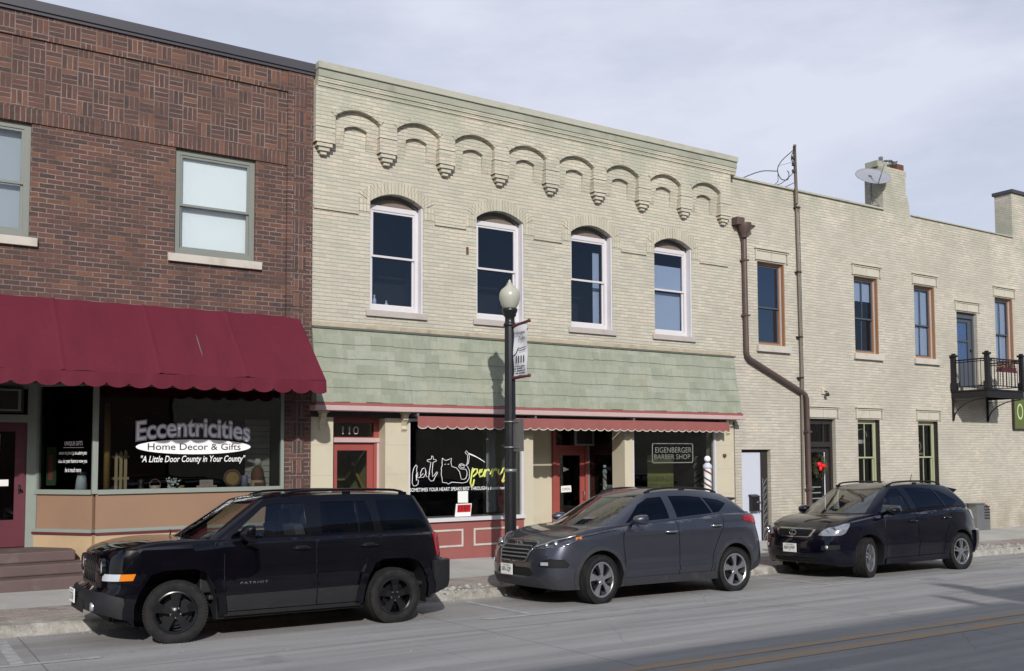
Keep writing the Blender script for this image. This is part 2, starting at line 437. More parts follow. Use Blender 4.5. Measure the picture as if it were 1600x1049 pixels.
def archpoly(x0, x1, z0, zs, zc, n=12):
    """rectangle with a segmental head: springs at zs, crown zc"""
    w = (x1 - x0) / 2; hh = zc - zs; rad = (w * w + hh * hh) / (2 * hh); cx = (x0 + x1) / 2; cz = zc - rad
    a0 = math.asin(w / rad)
    arc = [(cx + rad * math.sin(a0 - 2 * a0 * k / n), cz + rad * math.cos(a0 - 2 * a0 * k / n)) for k in range(n + 1)]
    return [(x0, z0), (x1, z0)] + arc
def text_polys(body, offset=0.0, shear=0.0, space=1.0, bold=0.0):
    cu = bpy.data.curves.new('lettering', 'FONT'); cu.body = body; cu.offset = offset; cu.shear = shear; cu.space_character = space
    cu.fill_mode = 'BOTH'; cu.resolution_u = 4
    o = bpy.data.objects.new('lettering', cu); col.objects.link(o)
    dg = bpy.context.evaluated_depsgraph_get(); dg.update()
    me = bpy.data.meshes.new_from_object(o.evaluated_get(dg))
    vs = [tuple(v.co) for v in me.vertices]; fs = [tuple(p.vertices) for p in me.polygons]
    bpy.data.objects.remove(o); bpy.data.curves.remove(cu); bpy.data.meshes.remove(me)
    return vs, fs
def letter(mb, body, fit, place, offset=0.0, shear=0.0, space=1.0, warp=None):
    """lettering scaled to fit=(u0,u1,v0,v1); place(u,v)->world point"""
    vs, fs = text_polys(body, 0.0, shear, space)
    xs = [v[0] for v in vs]; ys = [v[1] for v in vs]
    a, b, c, d = min(xs), max(xs), min(ys), max(ys)
    if offset: vs, fs = text_polys(body, offset, shear, space)
    u0, u1, v0, v1 = fit
    out = []
    for x, y, _ in vs:
        u = u0 + (x - a) / (b - a) * (u1 - u0); v = v0 + (y - c) / (d - c) * (v1 - v0)
        if warp: u, v = warp(u, v)
        out.append(place(u, v))
    mb.add(out, fs); return mb
def G(x): return -0.2348 - 0.01252 * x
def walk_z(x, y): return G(x) + 0.17 + 0.033 * y
# ---------------------------------------------------------------- ground
def sheet(name, xs, ys, zf, m, kind='structure'):
    mb = MB(); nx = len(xs)
    mb.add([(x, y, zf(x, y)) for y in ys for x in xs],
           [(j * nx + i, j * nx + i + 1, (j + 1) * nx + i + 1, (j + 1) * nx + i) for j in range(len(ys) - 1) for i in range(nx - 1)], True)
    o = mb.build(name, m); struct(o, kind); return o
def fr(a, b, n): return [a + (b - a) * i / n for i in range(n + 1)]
def road_z(x, y):
    return G(x) + 0.03 * (-4.95 - max(y, -9.05)) - 0.03 * max(0.0, -9.05 - y)
t = NT('worn concrete road'); p = t.pos()
u, z, s = uvw(t)
stretch = t.n('ShaderNodeMapping'); stretch.inputs['Scale'].default_value = (0.25, 1.3, 1); t.l(p, stretch.inputs['Vector'])
base = t.ramp(t.noise(stretch.outputs[0], 0.9, 8, 0.6), [(0.3, lin(132, 132, 131)), (0.5, lin(148, 147, 146)), (0.72, lin(162, 160, 157))])
base = t.mix(t.ramp(t.noise(p, 2.2, 8, 0.7), [(0.5, g4(0)), (0.66, g4(0.35))]), base, lin(112, 112, 114))
base = t.mix(t.ramp(t.noise(p, 55, 4, 0.7), [(0.35, g4(0.5)), (0.6, g4(0))]), base, lin(104, 102, 101))
base = t.mix(t.ramp(t.noise(p, 130, 2, 0.6), [(0.55, g4(0)), (0.72, g4(0.45))]), base, lin(192, 188, 180))
lf = t.n('ShaderNodeMapRange', i_From_Min=-5.2, i_From_Max=-6.6, i_Value=s.outputs['Y']).outputs[0]
base = t.mix(t.ma('MULTIPLY', lf, .55), base, lin(122, 122, 124))
st2 = t.n('ShaderNodeMapping'); st2.inputs['Scale'].default_value = (.12, 2.2, 1); t.l(p, st2.inputs['Vector'])
base = t.mix(t.ramp(t.noise(st2.outputs[0], 1.6, 6, .6), [(.42, g4(0)), (.66, g4(.45))]), base, lin(170, 168, 164))
base = t.mix(t.ramp(t.noise(p, 1.3, 6, .7), [(.6, g4(0)), (.68, g4(.5))]), base, lin(112, 110, 108))
# oil drip band under the parked cars and a tyre track
def band(t, y, c, w): return t.ma('MAXIMUM', t.ma('SUBTRACT', 1.0, t.ma('DIVIDE', t.ma('ABSOLUTE', t.ma('SUBTRACT', y, c)), w)), 0.0)
base = t.mix(t.ma('MULTIPLY', band(t, s.outputs['Y'], -4.1, 0.9), 0.25), base, lin(108, 104, 100))
# slab joints and wandering cracks
vor = t.n('ShaderNodeTexVoronoi', feature='DISTANCE_TO_EDGE', i_Scale=0.33); t.l(wobble(t, wobble(t, p, 5, .05), 0.9, 0.12), vor.inputs['Vector'])
crack = t.ramp(vor.outputs['Distance'], [(0.0, g4(.8)), (0.0035, g4(0))])
crack = t.ma('MULTIPLY', crack, t.ramp(t.noise(p, 0.35, 3), [(0.48, g4(0)), (0.60, g4(0.6))]))
jx = t.ma('LESS_THAN', t.ma('ABSOLUTE', t.ma('SUBTRACT', t.ma('MODULO', t.ma('ADD', s.outputs['X'], 93.0), 4.6), 2.3)), 0.009)
jy = t.ma('LESS_THAN', t.ma('ABSOLUTE', t.ma('ADD', s.outputs['Y'], 6.05)), 0.012)
dark = t.ma('MAXIMUM', crack, t.ma('MULTIPLY', t.ma('MAXIMUM', jx, jy), 0.6))
colr = t.mix(dark, base, lin(92, 91, 90))
hgt = t.ma('SUBTRACT', t.noise(p, 70, 5), t.ma('MULTIPLY', dark, 1.0))
t.bsdf(colr, 0.85, 0, t.bump(hgt, 0.5, 0.006), spec=0.3)
M['road'] = t.m
sheet('road', fr(-60, 140, 60), [-14.7, -12, -9.05, -7, -4.95, -3.3], road_z, M['road'])
M['ground'] = simple('bare ground', lin(120, 116, 106), 0.95, var=0.2, scale=0.3, bump=0.3)
sheet('ground', [-400, 500], [-400, 400], lambda x, y: G(x) - 1.2, M['ground'])
# pavement
t = NT('pale concrete pavement'); p = t.pos(); u, z, s = uvw(t)
base = t.ramp(t.noise(p, 1.1, 8, 0.6), [(0.3, lin(158, 157, 154)), (0.7, lin(186, 184, 178))])
base = t.mix(t.ramp(t.noise(p, 40, 4, 0.7), [(0.35, g4(0.35)), (0.6, g4(0))]), base, lin(140, 136, 128))
jx = t.ma('LESS_THAN', t.ma('ABSOLUTE', t.ma('SUBTRACT', t.ma('MODULO', t.ma('ADD', s.outputs['X'], 90.0), 1.5), 0.75)), 0.006)
t.bsdf(t.mix(t.ma('MULTIPLY', jx, 0.7), base, lin(110, 106, 100)), 0.88, 0, t.bump(t.ma('SUBTRACT', t.noise(p, 60, 5), jx), 0.5, 0.004), spec=0.3)
M['walk'] = t.m
sheet('pavement', fr(-60, 140, 40), [-2.05, -1.0, 0.0, 1.4], walk_z, M['walk'])
t = NT('brown paver strip'); p = t.pos(); u, z, s = uvw(t)
c, f = brick(t, wobble(t, comb(t, s.outputs['X'], s.outputs['Y']), 6, 0.01), 0.205, 0.1, 0.006)
pal = t.ramp(t.mix(0.4, c, t.noise(p, 3, 4)), [(0.2, lin(126, 114, 108)), (0.5, lin(140, 129, 122)), (0.8, lin(154, 145, 138))])
pal = t.mix(t.ramp(t.noise(p, 1.4, 7, 0.65), [(0.45, g4(0)), (0.7, g4(0.8))]), pal, lin(168, 162, 154))
t.bsdf(t.mix(t.ma('MULTIPLY', f, 0.35), pal, lin(112, 104, 98)), 0.9, 0, t.bump(t.ma('SUBTRACT', t.noise(p, 50, 4), f), 0.5, 0.005), spec=0.25)
M['paver'] = t.m
sheet('paver_strip', fr(-60, 140, 40), [-2.92, -2.052], lambda x, y: walk_z(x, y) + 0.001, M['paver'])
# kerb: a long bar with a broken, crumbling edge
t = NT('crumbling kerb concrete'); p = t.pos()
base = t.ramp(t.noise(p, 3.0, 9, 0.7), [(0.3, lin(112, 108, 100)), (0.5, lin(160, 156, 148)), (0.7, lin(190, 186, 178))])
t.bsdf(base, 0.9, 0, t.bump(t.noise(p, 14, 8, 0.7), 1.0, 0.04), spec=0.3)
M['kerb'] = t.m
def kerb(name, yf, yb, x0, x1):
    mb = MB(); rnd = random.Random(3); vs = []; n = int((x1 - x0) / 0.12)
    sgn = 1 if yb > yf else -1
    for i in range(n + 1):
        x = x0 + (x1 - x0) * i / n
        j = lambda a: rnd.uniform(-a, a)
        zt = walk_z(x, -2.9) ; zb = road_z(x, yf)
        chip = 0.0 if rnd.random() < 0.75 else rnd.uniform(0.02, 0.06)
        vs += [(x, yf - sgn * 0.02 + j(.008), zb - 0.08), (x, yf + sgn * 0.005 + j(.008), zb + 0.05), (x, yf + sgn * (0.02 + chip) + j(.01), zt - 0.025 - chip * .4 + j(.004)),
               (x, yf + sgn * (0.06 + chip), zt + 0.004 + j(.003)), (x, (yf + yb) / 2, zt + 0.006 + j(.003)), (x, yb, zt + 0.004), (x, yb, zt - 0.2)]
    k = 7
    fs = [(i * k + a, (i + 1) * k + a, (i + 1) * k + a + 1, i * k + a + 1) for i in range(n) for a in range(k - 1)]
    mb.add(vs, fs, False); return struct(mb.build(name, M['kerb']))
kerb('kerb', -3.3, -2.92, -20, 60)
kerb('far_kerb', -14.7, -15.05, -20, 60)
sheet('far_pavement', fr(-60, 140, 10), [-19.5, -15.05], lambda x, y: walk_z(x, -2.0), M['walk'])
# gutter grit and broken concrete at the kerb
rnd = random.Random(11)
mb = MB()
def clod(mb, x, y, z, r):
    vs = []; n = 6
    for i, (rr, h_) in enumerate(((1.0, -0.4), (0.95, 0.1), (0.5, 0.55))):
        for k in range(n):
            a = 2 * math.pi * (k + .3 * i) / n
            vs.append((x + r * rr * math.cos(a) * rnd.uniform(.7, 1.3), y + r * rr * math.sin(a) * rnd.uniform(.7, 1.3), z + r * h_ * rnd.uniform(.8, 1.2)))
    mb.add(vs, [(i * n + k, i * n + (k + 1) % n, (i + 1) * n + (k + 1) % n, (i + 1) * n + k) for i in range(2) for k in range(n)] + [(12, 13, 14, 15, 16, 17)])
for _ in range(420):
    c0, w = rnd.choice(((6.3, 1.1), (7.0, 1.0), (21.3, 1.2), (22.8, 2.2), (6.8, .5), (22.0, .9), (12.9, .6)))
    x = rnd.gauss(c0, w * .5); y = rnd.gauss(-3.1, 0.16)
    zz = max(road_z(x, y) if y < -3.3 else walk_z(x, y), -9)
    clod(mb, x, y, zz + 0.006, rnd.choice((.006, .008, .012, .018, .034)) * rnd.uniform(.6, 1.2))
for _ in range(170):
    x = rnd.gauss(*rnd.choice(((7.0, .5), (6.4, .3), (22.2, 1.0), (21.2, .5)))); y = rnd.gauss(-2.95, .12); clod(mb, x, y, walk_z(x, y) + .012, rnd.choice((.015, .025, .035, .05)) * rnd.uniform(.6, 1.1))
for _ in range(260):
    x = rnd.uniform(-1, 26); y = rnd.gauss(-3.42, .08); clod(mb, x, y, road_z(x, y) + .003, rnd.choice((.005, .008, .012)) * rnd.uniform(.6, 1.2))
for _ in range(90):
    x = rnd.uniform(0, 16); y = rnd.uniform(-8.5, -3.6); clod(mb, x, y, road_z(x, y) + .002, rnd.choice((.004, .006, .009)))
M['grit'] = simple('pale grit and old ice', lin(158, 155, 150), 0.9, var=0.3, scale=20, bump=0.5)
struct(mb.build('gutter_grit', M['grit']), 'stuff')
# painted marks
t = NT('worn white road paint'); p = t.pos()
t.bsdf(t.mix(t.ramp(t.noise(p, 7, 8, 0.75), [(0.36, g4(.1)), (0.58, g4(1))]), lin(176, 176, 174), lin(144, 143, 143)), 0.8, 0, t.bump(t.noise(p, 60, 4), 0.4, 0.004))
M['mark_white'] = t.m
t = NT('worn yellow road paint'); p = t.pos()
t.bsdf(t.mix(t.ramp(t.noise(p, 5, 8, 0.75), [(0.32, g4(.15)), (0.6, g4(0.95))]), lin(176, 138, 84), lin(146, 138, 128)), 0.8, 0, t.bump(t.noise(p, 60, 4), 0.4, 0.004))
M['mark_yellow'] = t.m
def mark(name, x0, x1, y0, y1, m):
    n = max(1, int((x1 - x0) / 1.0))
    return sheet(name, fr(x0, x1, n), fr(y0, y1, 4), lambda x, y: road_z(x, y) + 0.004, m)
for X in (1.1, 7.12, 13.1, 19.1):
    mark('parking_line', X - .06, X + .06, -5.25, -3.55, M['mark_white'])
    mark('parking_line', X - .75, X + .75, -5.37, -5.254, M['mark_white'])
mark('centre_line', -60, 140, -9.01, -8.86, M['mark_yellow'])
mark('centre_line', -60, 140, -9.33, -9.16, M['mark_yellow'])

# ---------------------------------------------------------------- red brick building
BT, ZB = 8.48, -0.75
rb = thing('red_brick_building', 'dark red brick two storey building with basket weave parapet and ground floor gift shop', 'building', (0, 0, -0.1))
W1x, W2x = (0.36, 1.66), (3.76, 5.08)
def back_shell(mb, x0, x1, z1, y=0.0, d=14.0):
    """side and rear walls and a roof behind the front sheet"""
    zr = z1 - 0.35
    mb.add([(x0, y, ZB), (x0, d, ZB), (x0, d, z1), (x0, y, z1)], [(0, 1, 2, 3)])
    mb.add([(x1, y, ZB), (x1, d, ZB), (x1, d, z1), (x1, y, z1)], [(0, 1, 2, 3)])
    mb.add([(x0, d, ZB), (x1, d, ZB), (x1, d, z1), (x0, d, z1)], [(0, 1, 2, 3)])
    mb.add([(x0, y + .3, zr), (x1, y + .3, zr), (x1, d, zr), (x0, d, zr)], [(0, 1, 2, 3)])
    mb.add([(x0, y + .3, zr), (x1, y + .3, zr), (x1, y + .3, z1), (x0, y + .3, z1)], [(0, 1, 2, 3)])
mb = MB()
panel(mb, [(-9, ZB), (0.55, ZB), (0.55, 2.86), (1.55, 2.86), (5.62, 2.86), (5.62, 6.77), (-9, 6.77)], [rect(*W1x, 5.04, 6.76), rect(*W2x, 5.04, 6.76)], 0.0, 0.22)
back_shell(mb, -9, 6.08, BT)
mb.add([(-9, 0.0, BT), (6.08, 0.0, BT), (6.08, .3, BT), (-9, .3, BT)], [(0, 1, 2, 3)])
mb.build('wall', M['red_run'], rb)
mb = MB(); mb.box(-9, 5.62, -0.02, 0.2, 6.772, 6.99); mb.build('soldier_course', M['red_soldier'], rb)
mb = MB(); mb.box(-9, 5.62, -0.012, 0.2, 6.992, 8.06); mb.box(-9, 5.62, -0.04, 0.2, 8.062, BT - 0.002); mb.build('parapet', M['red_weave'], rb)
mb = MB(); mb.box(5.622, 6.078, -0.05, 0.0, ZB, BT - .004)
mb.build('pilaster', M['red_run'], rb)
mb = MB()
for k in range(26):
    z0 = 0.2 + k * 0.318
    mb.box(5.735, 5.955, -0.056, -0.02, z0, z0 + 0.2265)
mb.build('pilaster_inset', M['red_soldier'], rb)
mb = MB(); mb.box(-9, 6.09, -0.1, 0.35, BT, BT + 0.15); mb.box(-9, 6.09, -0.075, -0.052, BT - 0.05, BT - 0.001); mb.build('coping', M['dark_coping'], rb)
mb = MB(); mb.box(-9, 6.07, .31, 13.9, BT - .349, BT - .34); mb.build('roof', M['roofing'], rb)
def sash(root, x0, x1, z0, z1, y, fm, gm, mr, fw=0.055, name='window', frame_out=0.0, muntin=None, arch=None, sill=None, blind=None, dark=True, casing=None, sashm=None, blindm='blind', reveal=0.22, lab=None):
    """window: outer frame, two sashes, panes; glass plane at y"""
    w = MB(); top = z1
    if arch: z1 = arch[0] - .01
    outer = rect(x0 + .002, x1 - .002, z0 + .002, z1 - .002)
    ztop = z1
    inner = rect(x0 + fw, x1 - fw, z0 + fw * 1.1, ztop - fw * (0.9))
    V, F = cdt(outer, [inner]); n = len(inner)
    ya, yb = y - 0.05, y + 0.03
    w.add([(v[0], ya, v[1]) for v in V], F)
    w.add([(a, ya, b) for a, b in inner] + [(a, yb, b) for a, b in inner], [(i, (i + 1) % n, (i + 1) % n + n, i + n) for i in range(n)])
    f = w.build(name, fm, root)
    if lab: f['label'] = lab
    if arch:
        q = MB(); q.xz(archpoly(x0 + .002, x1 - .002, arch[0] - .009, arch[0], arch[1] - .002), y - .02, y + .02); q.build('tympanum', M['tympanum'], f)
        q = MB(); ar = archpoly(x0, x1, arch[0] - .3, arch[0], arch[1])[2:]; ar2 = [((x - (x0 + x1) / 2) * .93 + (x0 + x1) / 2, z_ - .045) for x, z_ in ar]
        q.xz(ar + ar2[::-1], y - .07, y - .021); q.build('arch_trim', M['slate_frame'], f)
    sm = sashm or fm; q = MB(); ix0, ix1, iz0, iz1 = x0 + fw, x1 - fw, z0 + fw * 1.1, ztop - fw * .9; sw = 0.035
    for (a, b, yy) in ((iz0, mr + .02, y + .012), (mr - .02, iz1, y - .02)):
        q.box(ix0, ix0 + sw, yy - .018, yy + .018, a, b); q.box(ix1 - sw, ix1, yy - .018, yy + .018, a, b)
        q.box(ix0 + sw, ix1 - sw, yy - .016, yy + .016, a, a + sw * 1.1); q.box(ix0 + sw, ix1 - sw, yy - .016, yy + .016, b - sw * 1.1, b)
        if muntin:
            for m_ in muntin: xm = ix0 + (ix1 - ix0) * m_; q.box(xm - .012, xm + .012, yy - .012, yy + .012, a + sw, b - sw)
    q.build('sash', sm, f)
    q = MB(); q.box(ix0 + sw, ix1 - sw, y + .010, y + .014, iz0 + sw, mr); q.box(ix0 + sw, ix1 - sw, y - .022, y - .018, mr, iz1 - sw)
    q.build('pane', gm, f)
    if sill: 
        q = MB(); q.box(sill[0], sill[1], sill[4] if len(sill) > 4 else -0.06, reveal, sill[2], sill[3]); q.build('sill', M[sill[5]] if len(sill) > 5 else M['sill'], f, bevel=0.006)
    if blind:
        q = MB()
        for (a, b, c_, d, yy) in blind: q.box(a, b, y + yy, y + yy + .006, c_, d)
        q.build('blind', M[blindm], f)
    q = MB(); e = .004   # dim room box behind
    X0, X1, Z0, Z1, Y0, Y1 = x0 - .5, x1 + .5, z0 - .3, z1 + .2, y + .06, y + 1.6
    q.add([(X0, Y0, Z0), (X1, Y0, Z0), (X1, Y1, Z0), (X0, Y1, Z0), (X0, Y0, Z1), (X1, Y0, Z1), (X1, Y1, Z1), (X0, Y1, Z1)], [(0, 1, 2, 3), (4, 5, 6, 7), (1, 2, 6, 5), (2, 3, 7, 6), (3, 0, 4, 7)])
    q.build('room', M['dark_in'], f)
    return f
sash(rb, *W1x, 5.04, 6.76, 0.1, M['alu'], M['glass_clear'], 5.86, 0.09, sill=(0.24, 1.77, 4.90, 5.03), blind=[(.4, 1.62, 5.1, 6.72, .09)], blindm='blind_grey')
sash(rb, *W2x, 5.04, 6.76, 0.1, M['alu'], M['glass_clear'], 5.86, 0.09, sill=(3.66, 5.19, 4.90, 5.03), blind=[(3.82, 5.02, 5.86, 6.72, .03), (3.82, 5.02, 5.1, 5.86, .09)])
# --- gift shop front
sf = MB(); fm = 'mullion'
C0 = (2.64, 0.0); C1 = (1.93, 0.84); dd = Vector((C1[0] - C0[0], C1[1] - C0[1], 0)); dl = dd.length; dd.normalize(); dn = Vector((dd.y, -dd.x, 0))
if dn.y > 0: dn = -dn
dn = Vector((-abs(dn.x), -abs(dn.y), 0))
def on_ret(s_, z, off=0.0): q = Vector((C0[0], C0[1], 0)) + dd * s_ + dn * off; return (q.x, q.y, z)
def retbox(mb, s0, s1, o0, o1, z0, z1):
    vs = [on_ret(a, z, b) for z in (z0, z1) for a, b in ((s0, o0), (s1, o0), (s1, o1), (s0, o1))]
    return mb.add(vs, [(0, 3, 2, 1), (4, 5, 6, 7), (0, 1, 5, 4), (1, 2, 6, 5), (2, 3, 7, 6), (3, 0, 4, 7)])
# main display window
f = MB(); f.box(2.60, 2.68, -0.03, 0.05, 1.20, 3.0); f.box(5.56, 5.615, -0.03, 0.05, 0.64, 3.0); f.box(2.68, 5.56, -0.045, 0.05, 1.19, 1.26); f.box(2.68, 5.56, -0.02, 0.05, 2.9, 3.0)
sw_ = f.build('shop_window', M['mullion'], rb)
g = MB(); g.box(2.68, 5.56, 0.012, 0.018, 1.26, 2.9); g.build('pane', M['glass'], sw_)
t2 = MB(); pl = lambda y: (lambda u, v: (u, y, v))
cx = 4.14
warp = lambda u, v: (u, v + (0.082 * (1 - ((u - cx) / 0.93) ** 2)))
for off, yy, mi in ((0.045, 0.0075, 0), (0.031, 0.005, 1), (0.014, 0.0025, 2)):
    t2.cur = mi; letter(t2, 'Eccentricities', (3.24, 5.03, 2.01, 2.30), pl(yy), offset=off, space=0.98, warp=warp)
t2.cur = 3; el = [(cx + 0.91 * math.cos(a * math.pi / 24), 0.008, 1.918 + 0.118 * math.sin(a * math.pi / 24)) for a in range(48)]
t2.add(el, [tuple(range(48))])
t2.cur = 1; letter(t2, 'Home Decor & Gifts', (3.41, 4.88, 1.868, 1.974), pl(0.005), offset=.003)
t2.cur = 3; letter(t2, '"A Little Door County in Your County"', (3.31, 4.96, 1.645, 1.78), pl(0.006), offset=0.008, shear=0.25)
t2.build('shop_lettering', [M['letter_grey'], M['letter_black'], M['letter_grey'], M['letter_white']], sw_)
q = MB(); q.box(2.66, 5.56, -0.004, 0.05, 0.66, 1.19); retbox(q, 0.03, dl, 0.004, -0.05, 0.66, 1.19); q.build('tan_panel', M['tan'], rb)
q = MB(); q.box(2.655, 5.615, -0.05, 0.05, 0.61, 0.66); retbox(q, 0.0, dl + .02, 0.05, -0.05, 0.61, 0.66); q.build('rail', M['mullion'], rb)
q = MB(); q.box(2.655, 5.615, -0.06, 0.05, 0.575, 0.609); retbox(q, 0.0, dl + .02, 0.06, -0.05, 0.575, 0.609); q.build('maroon_rail', M['maroon'], rb)
q = MB(); q.box(2.655, 5.615, -0.035, 0.06, ZB, 0.574); retbox(q, 0.0, dl, 0.035, -0.05, ZB, 0.574); q.build('shop_base', M['ochre'], rb)
f = MB(); retbox(f, 0.03, dl, 0.045, -0.05, 1.19, 1.26); retbox(f, dl - .04, dl + .03, 0.03, -0.05, .66, 2.9); retbox(f, 0.03, dl, 0.02, -0.05, 2.86, 3.0)
rw_ = f.build('side_shop_window', M['mullion'], rb)
g = MB(); retbox(g, 0.03, dl - .04, -0.012, -0.018, 1.26, 2.86); g.build('pane', M['glass'], rw_)
t2 = MB(); plr = lambda off: (lambda u, v: on_ret(dl - u, v, off))
for body, fit in (('UNIQUE GIFTS', (.52, .86, 1.93, 2.005)), ('aware to jewelry to adorn you', (.42, .94, 1.78, 1.86)), ('ideas for your home to wow you', (.41, .95, 1.655, 1.735)), ('he is much more', (.54, .84, 1.53, 1.60))):
    letter(t2, body, fit, plr(-0.006), shear=0.3 if fit[3] < 1.9 else 0, offset=0.004)
t2.add([on_ret(dl - a, b, -0.006) for a, b in ((.5, 1.905), (.88, 1.905), (.88, 1.912), (.5, 1.912))], [(0, 1, 2, 3)])
t2.build('shop_lettering', M['letter_white'], rw_)
# door, frame, transom in the recess
Yd = 0.85
q = MB(); q.box(1.79, 1.93, Yd - .04, Yd + .08, 0.36, 3.0); q.box(.62, .76, Yd - .04, Yd + .08, .36, 3.0); q.box(.76, 1.79, Yd - .04, Yd + .08, 2.3, 2.42); q.box(.76, 1.79, Yd - .03, Yd + .06, 2.82, 3.0)
dfm = q.build('door_frame', M['mullion'], rb)
q = MB(); V, F = cdt(rect(.765, 1.785, .385, 2.295), [rect(.93, 1.63, .80, 2.16)]); 
q.add([(v[0], Yd, v[1]) for v in V], F); q.add([(a, Yd + k, b) for k in (0, .04) for a, b in rect(.93, 1.63, .80, 2.16)], [(i, (i + 1) % 4, (i + 1) % 4 + 4, i + 4) for i in range(4)])
dr = q.build('door', M['maroon'], rb)
q = MB(); q.box(.93, 1.63, Yd + .02, Yd + .026, .80, 2.16); q.build('pane', M['glass'], dr)
q = MB(); q.cur = 0; q.box(1.2, 1.42, Yd + .008, Yd + .012, 1.86, 2.12); q.box(1.1, 1.32, Yd + .008, Yd + .012, 1.58, 1.82); q.box(1.3, 1.55, Yd + .008, Yd + .012, 1.32, 1.42); q.box(1.36, 1.5, Yd + .006, Yd + .007, 1.34, 1.4)
q.build('notice', M['paper'], dr)
q = MB(); q.lathe([(0, -.09), (.02, -.09), (.024, -.07), (.01, -.05), (.01, 0)], (1.70, Yd, 1.28), 'y', 12); q.box(1.685, 1.715, Yd - .012, Yd, 1.2, 1.34); q.build('handle', M['black_iron'], dr)
q = MB(); q.box(.78, 1.72, Yd - .14, Yd + .05, 2.45, 2.83); ac = q.build('transom_box', M['dark_frame'], rb)
q = MB(); 
for (a, b, c_, d) in ((.82, 1.68, 2.47, 2.5), (.82, 1.68, 2.78, 2.81), (.82, .86, 2.5, 2.78), (1.64, 1.68, 2.5, 2.78)): q.box(a, b, Yd - .155, Yd - .14, c_, d)
q.build('transom_frame', M['alu'], ac)
# shop interior
q = MB(); X0, X1, Y0, Y1, Z0, Z1 = -2.0, 5.56, 0.06, 4.2, 0.35, 2.98
q.add([(2.7, Y0, Z0), (X1, Y0, Z0), (X1, Y1, Z0), (X0, Y1, Z0), (X0, Yd + .1, Z0), (1.95, Yd + .1, Z0)] , [(0, 1, 2, 3, 4, 5)])
q.add([(2.7, Y0, Z1), (X1, Y0, Z1), (X1, Y1, Z1), (X0, Y1, Z1), (X0, Yd + .1, Z1), (1.95, Yd + .1, Z1)] , [(0, 1, 2, 3, 4, 5)])
q.add([(X1, Y0, Z0), (X1, Y1, Z0), (X1, Y1, Z1), (X1, Y0, Z1)], [(0, 1, 2, 3)]); q.add([(X0, Y1, Z0), (X1, Y1, Z0), (X1, Y1, Z1), (X0, Y1, Z1)], [(0, 1, 2, 3)])
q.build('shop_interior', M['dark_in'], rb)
q = MB(); q.add([(2.72, .06, 1.18), (5.55, .06, 1.18), (5.55, .75, 1.18), (2.35, .75, 1.18)], [(0, 1, 2, 3)]); q.build('display_shelf', M['room'], rb)
q = MB(); q.box(-9, .62, .0, .3, ZB, 3.0); q.build('entry_pier', M['red_run'], rb)
q = MB(); q.box(.62, 5.61, 0.06, .9, 3.0, 3.04); q.build('soffit', M['dark_frame'], rb)
# slatted wall panel on the right of the display
q = MB()
for k in range(12): q.box(5.12, 5.54, 0.5, 0.53, 1.2 + k * .1, 1.292 + k * .1)
q.build('slat_panel', M['lilac_sill'], rb)
# steps
st = thing('entrance_steps', 'three brown concrete steps up to the gift shop door', 'steps', (1.2, -.3, -.1))
for (x1, y0, z1, z0) in ((2.38, -0.10, .375, .22), (2.46, -0.42, .218, .062), (2.52, -0.74, .06, -.3)):
    q = MB(); q.box(-1.2, x1, y0, Yd if z1 > .3 else (0.12), z0, z1); q.build('step', M['step'], st, bevel=0.02)
# red awning
t = NT('burgundy awning canvas'); p = t.pos()
colr = t.mix(t.noise(p, 1.2, 5), lin(96, 33, 47), lin(106, 39, 54))
colr = t.mix(t.ramp(t.noise(p, 5, 6, .7), [(0.6, g4(0)), (0.8, g4(0.35))]), colr, lin(118, 54, 68))
sm_ = t.n('ShaderNodeMapping'); sm_.inputs['Scale'].default_value = (5, .6, .6); t.l(p, sm_.inputs['Vector'])
colr = t.mix(t.ramp(t.noise(sm_.outputs[0], 1.1, 6, .6), [(.45, g4(0)), (.75, g4(.5))]), colr, lin(86, 30, 42))
wv = t.n('ShaderNodeTexWave', i_Scale=60.0, i_Distortion=1.0); t.l(p, wv.inputs['Vector'])
b_ = t.bsdf(colr, 0.8, 0, t.bump(t.ma('ADD', t.noise(p, 2.5, 4), t.ma('MULTIPLY', wv.outputs['Fac'], .03)), 0.5, 0.03), spec=0.2)
tl = t.n('ShaderNodeBsdfTranslucent', i_Color=lin(110, 24, 40)); ms = t.n('ShaderNodeMixShader'); ms.inputs[0].default_value = 0.12
t.l(b_.outputs[0], ms.inputs[1]); t.l(tl.outputs[0], ms.inputs[2]); t.l(ms.outputs[0], t.out.inputs['Surface'])
M['awning'] = t.m
aw = thing('red_awning', 'burgundy canvas awning with scalloped valance over the gift shop', 'awning', (2.2, 0, 4.15))
AX0, AX1 = -3.2, 5.86
AYF, AZF, AZB = -1.27, 2.97, 2.79
def awn_grid(x0, x1, nx, nv, top, bot, sag=0.02, ribs=()):
    mb = MB(); vs = []
    for j in range(nv + 1):
        v = j / nv
        for i in range(nx + 1):
            x = x0 + (x1 - x0) * i / nx
            ph_ = ((x - x0) / 1.3) % 1.0; s_ = -sag * math.sin(math.pi * v) * (0.35 + 0.9 * math.sin(math.pi * ph_)) + 0.007 * math.sin(x * 5.1 + v * 3) * v + (.012 if ph_ < .02 or ph_ > .98 else 0) + .004 * math.sin(x * 11.3 + v * 7)
            vs.append((x, top[0] + (bot[0] - top[0]) * v, top[1] + (bot[1] - top[1]) * v + s_))
    n = nx + 1
    mb.add(vs, [(j * n + i, j * n + i + 1, (j + 1) * n + i + 1, (j + 1) * n + i) for j in range(nv) for i in range(nx)], True)
    return mb
mb = awn_grid(AX0, AX1, 360, 14, (-0.02, 4.15), (AYF, AZF))
mb.build('canopy', M['awning'], aw)
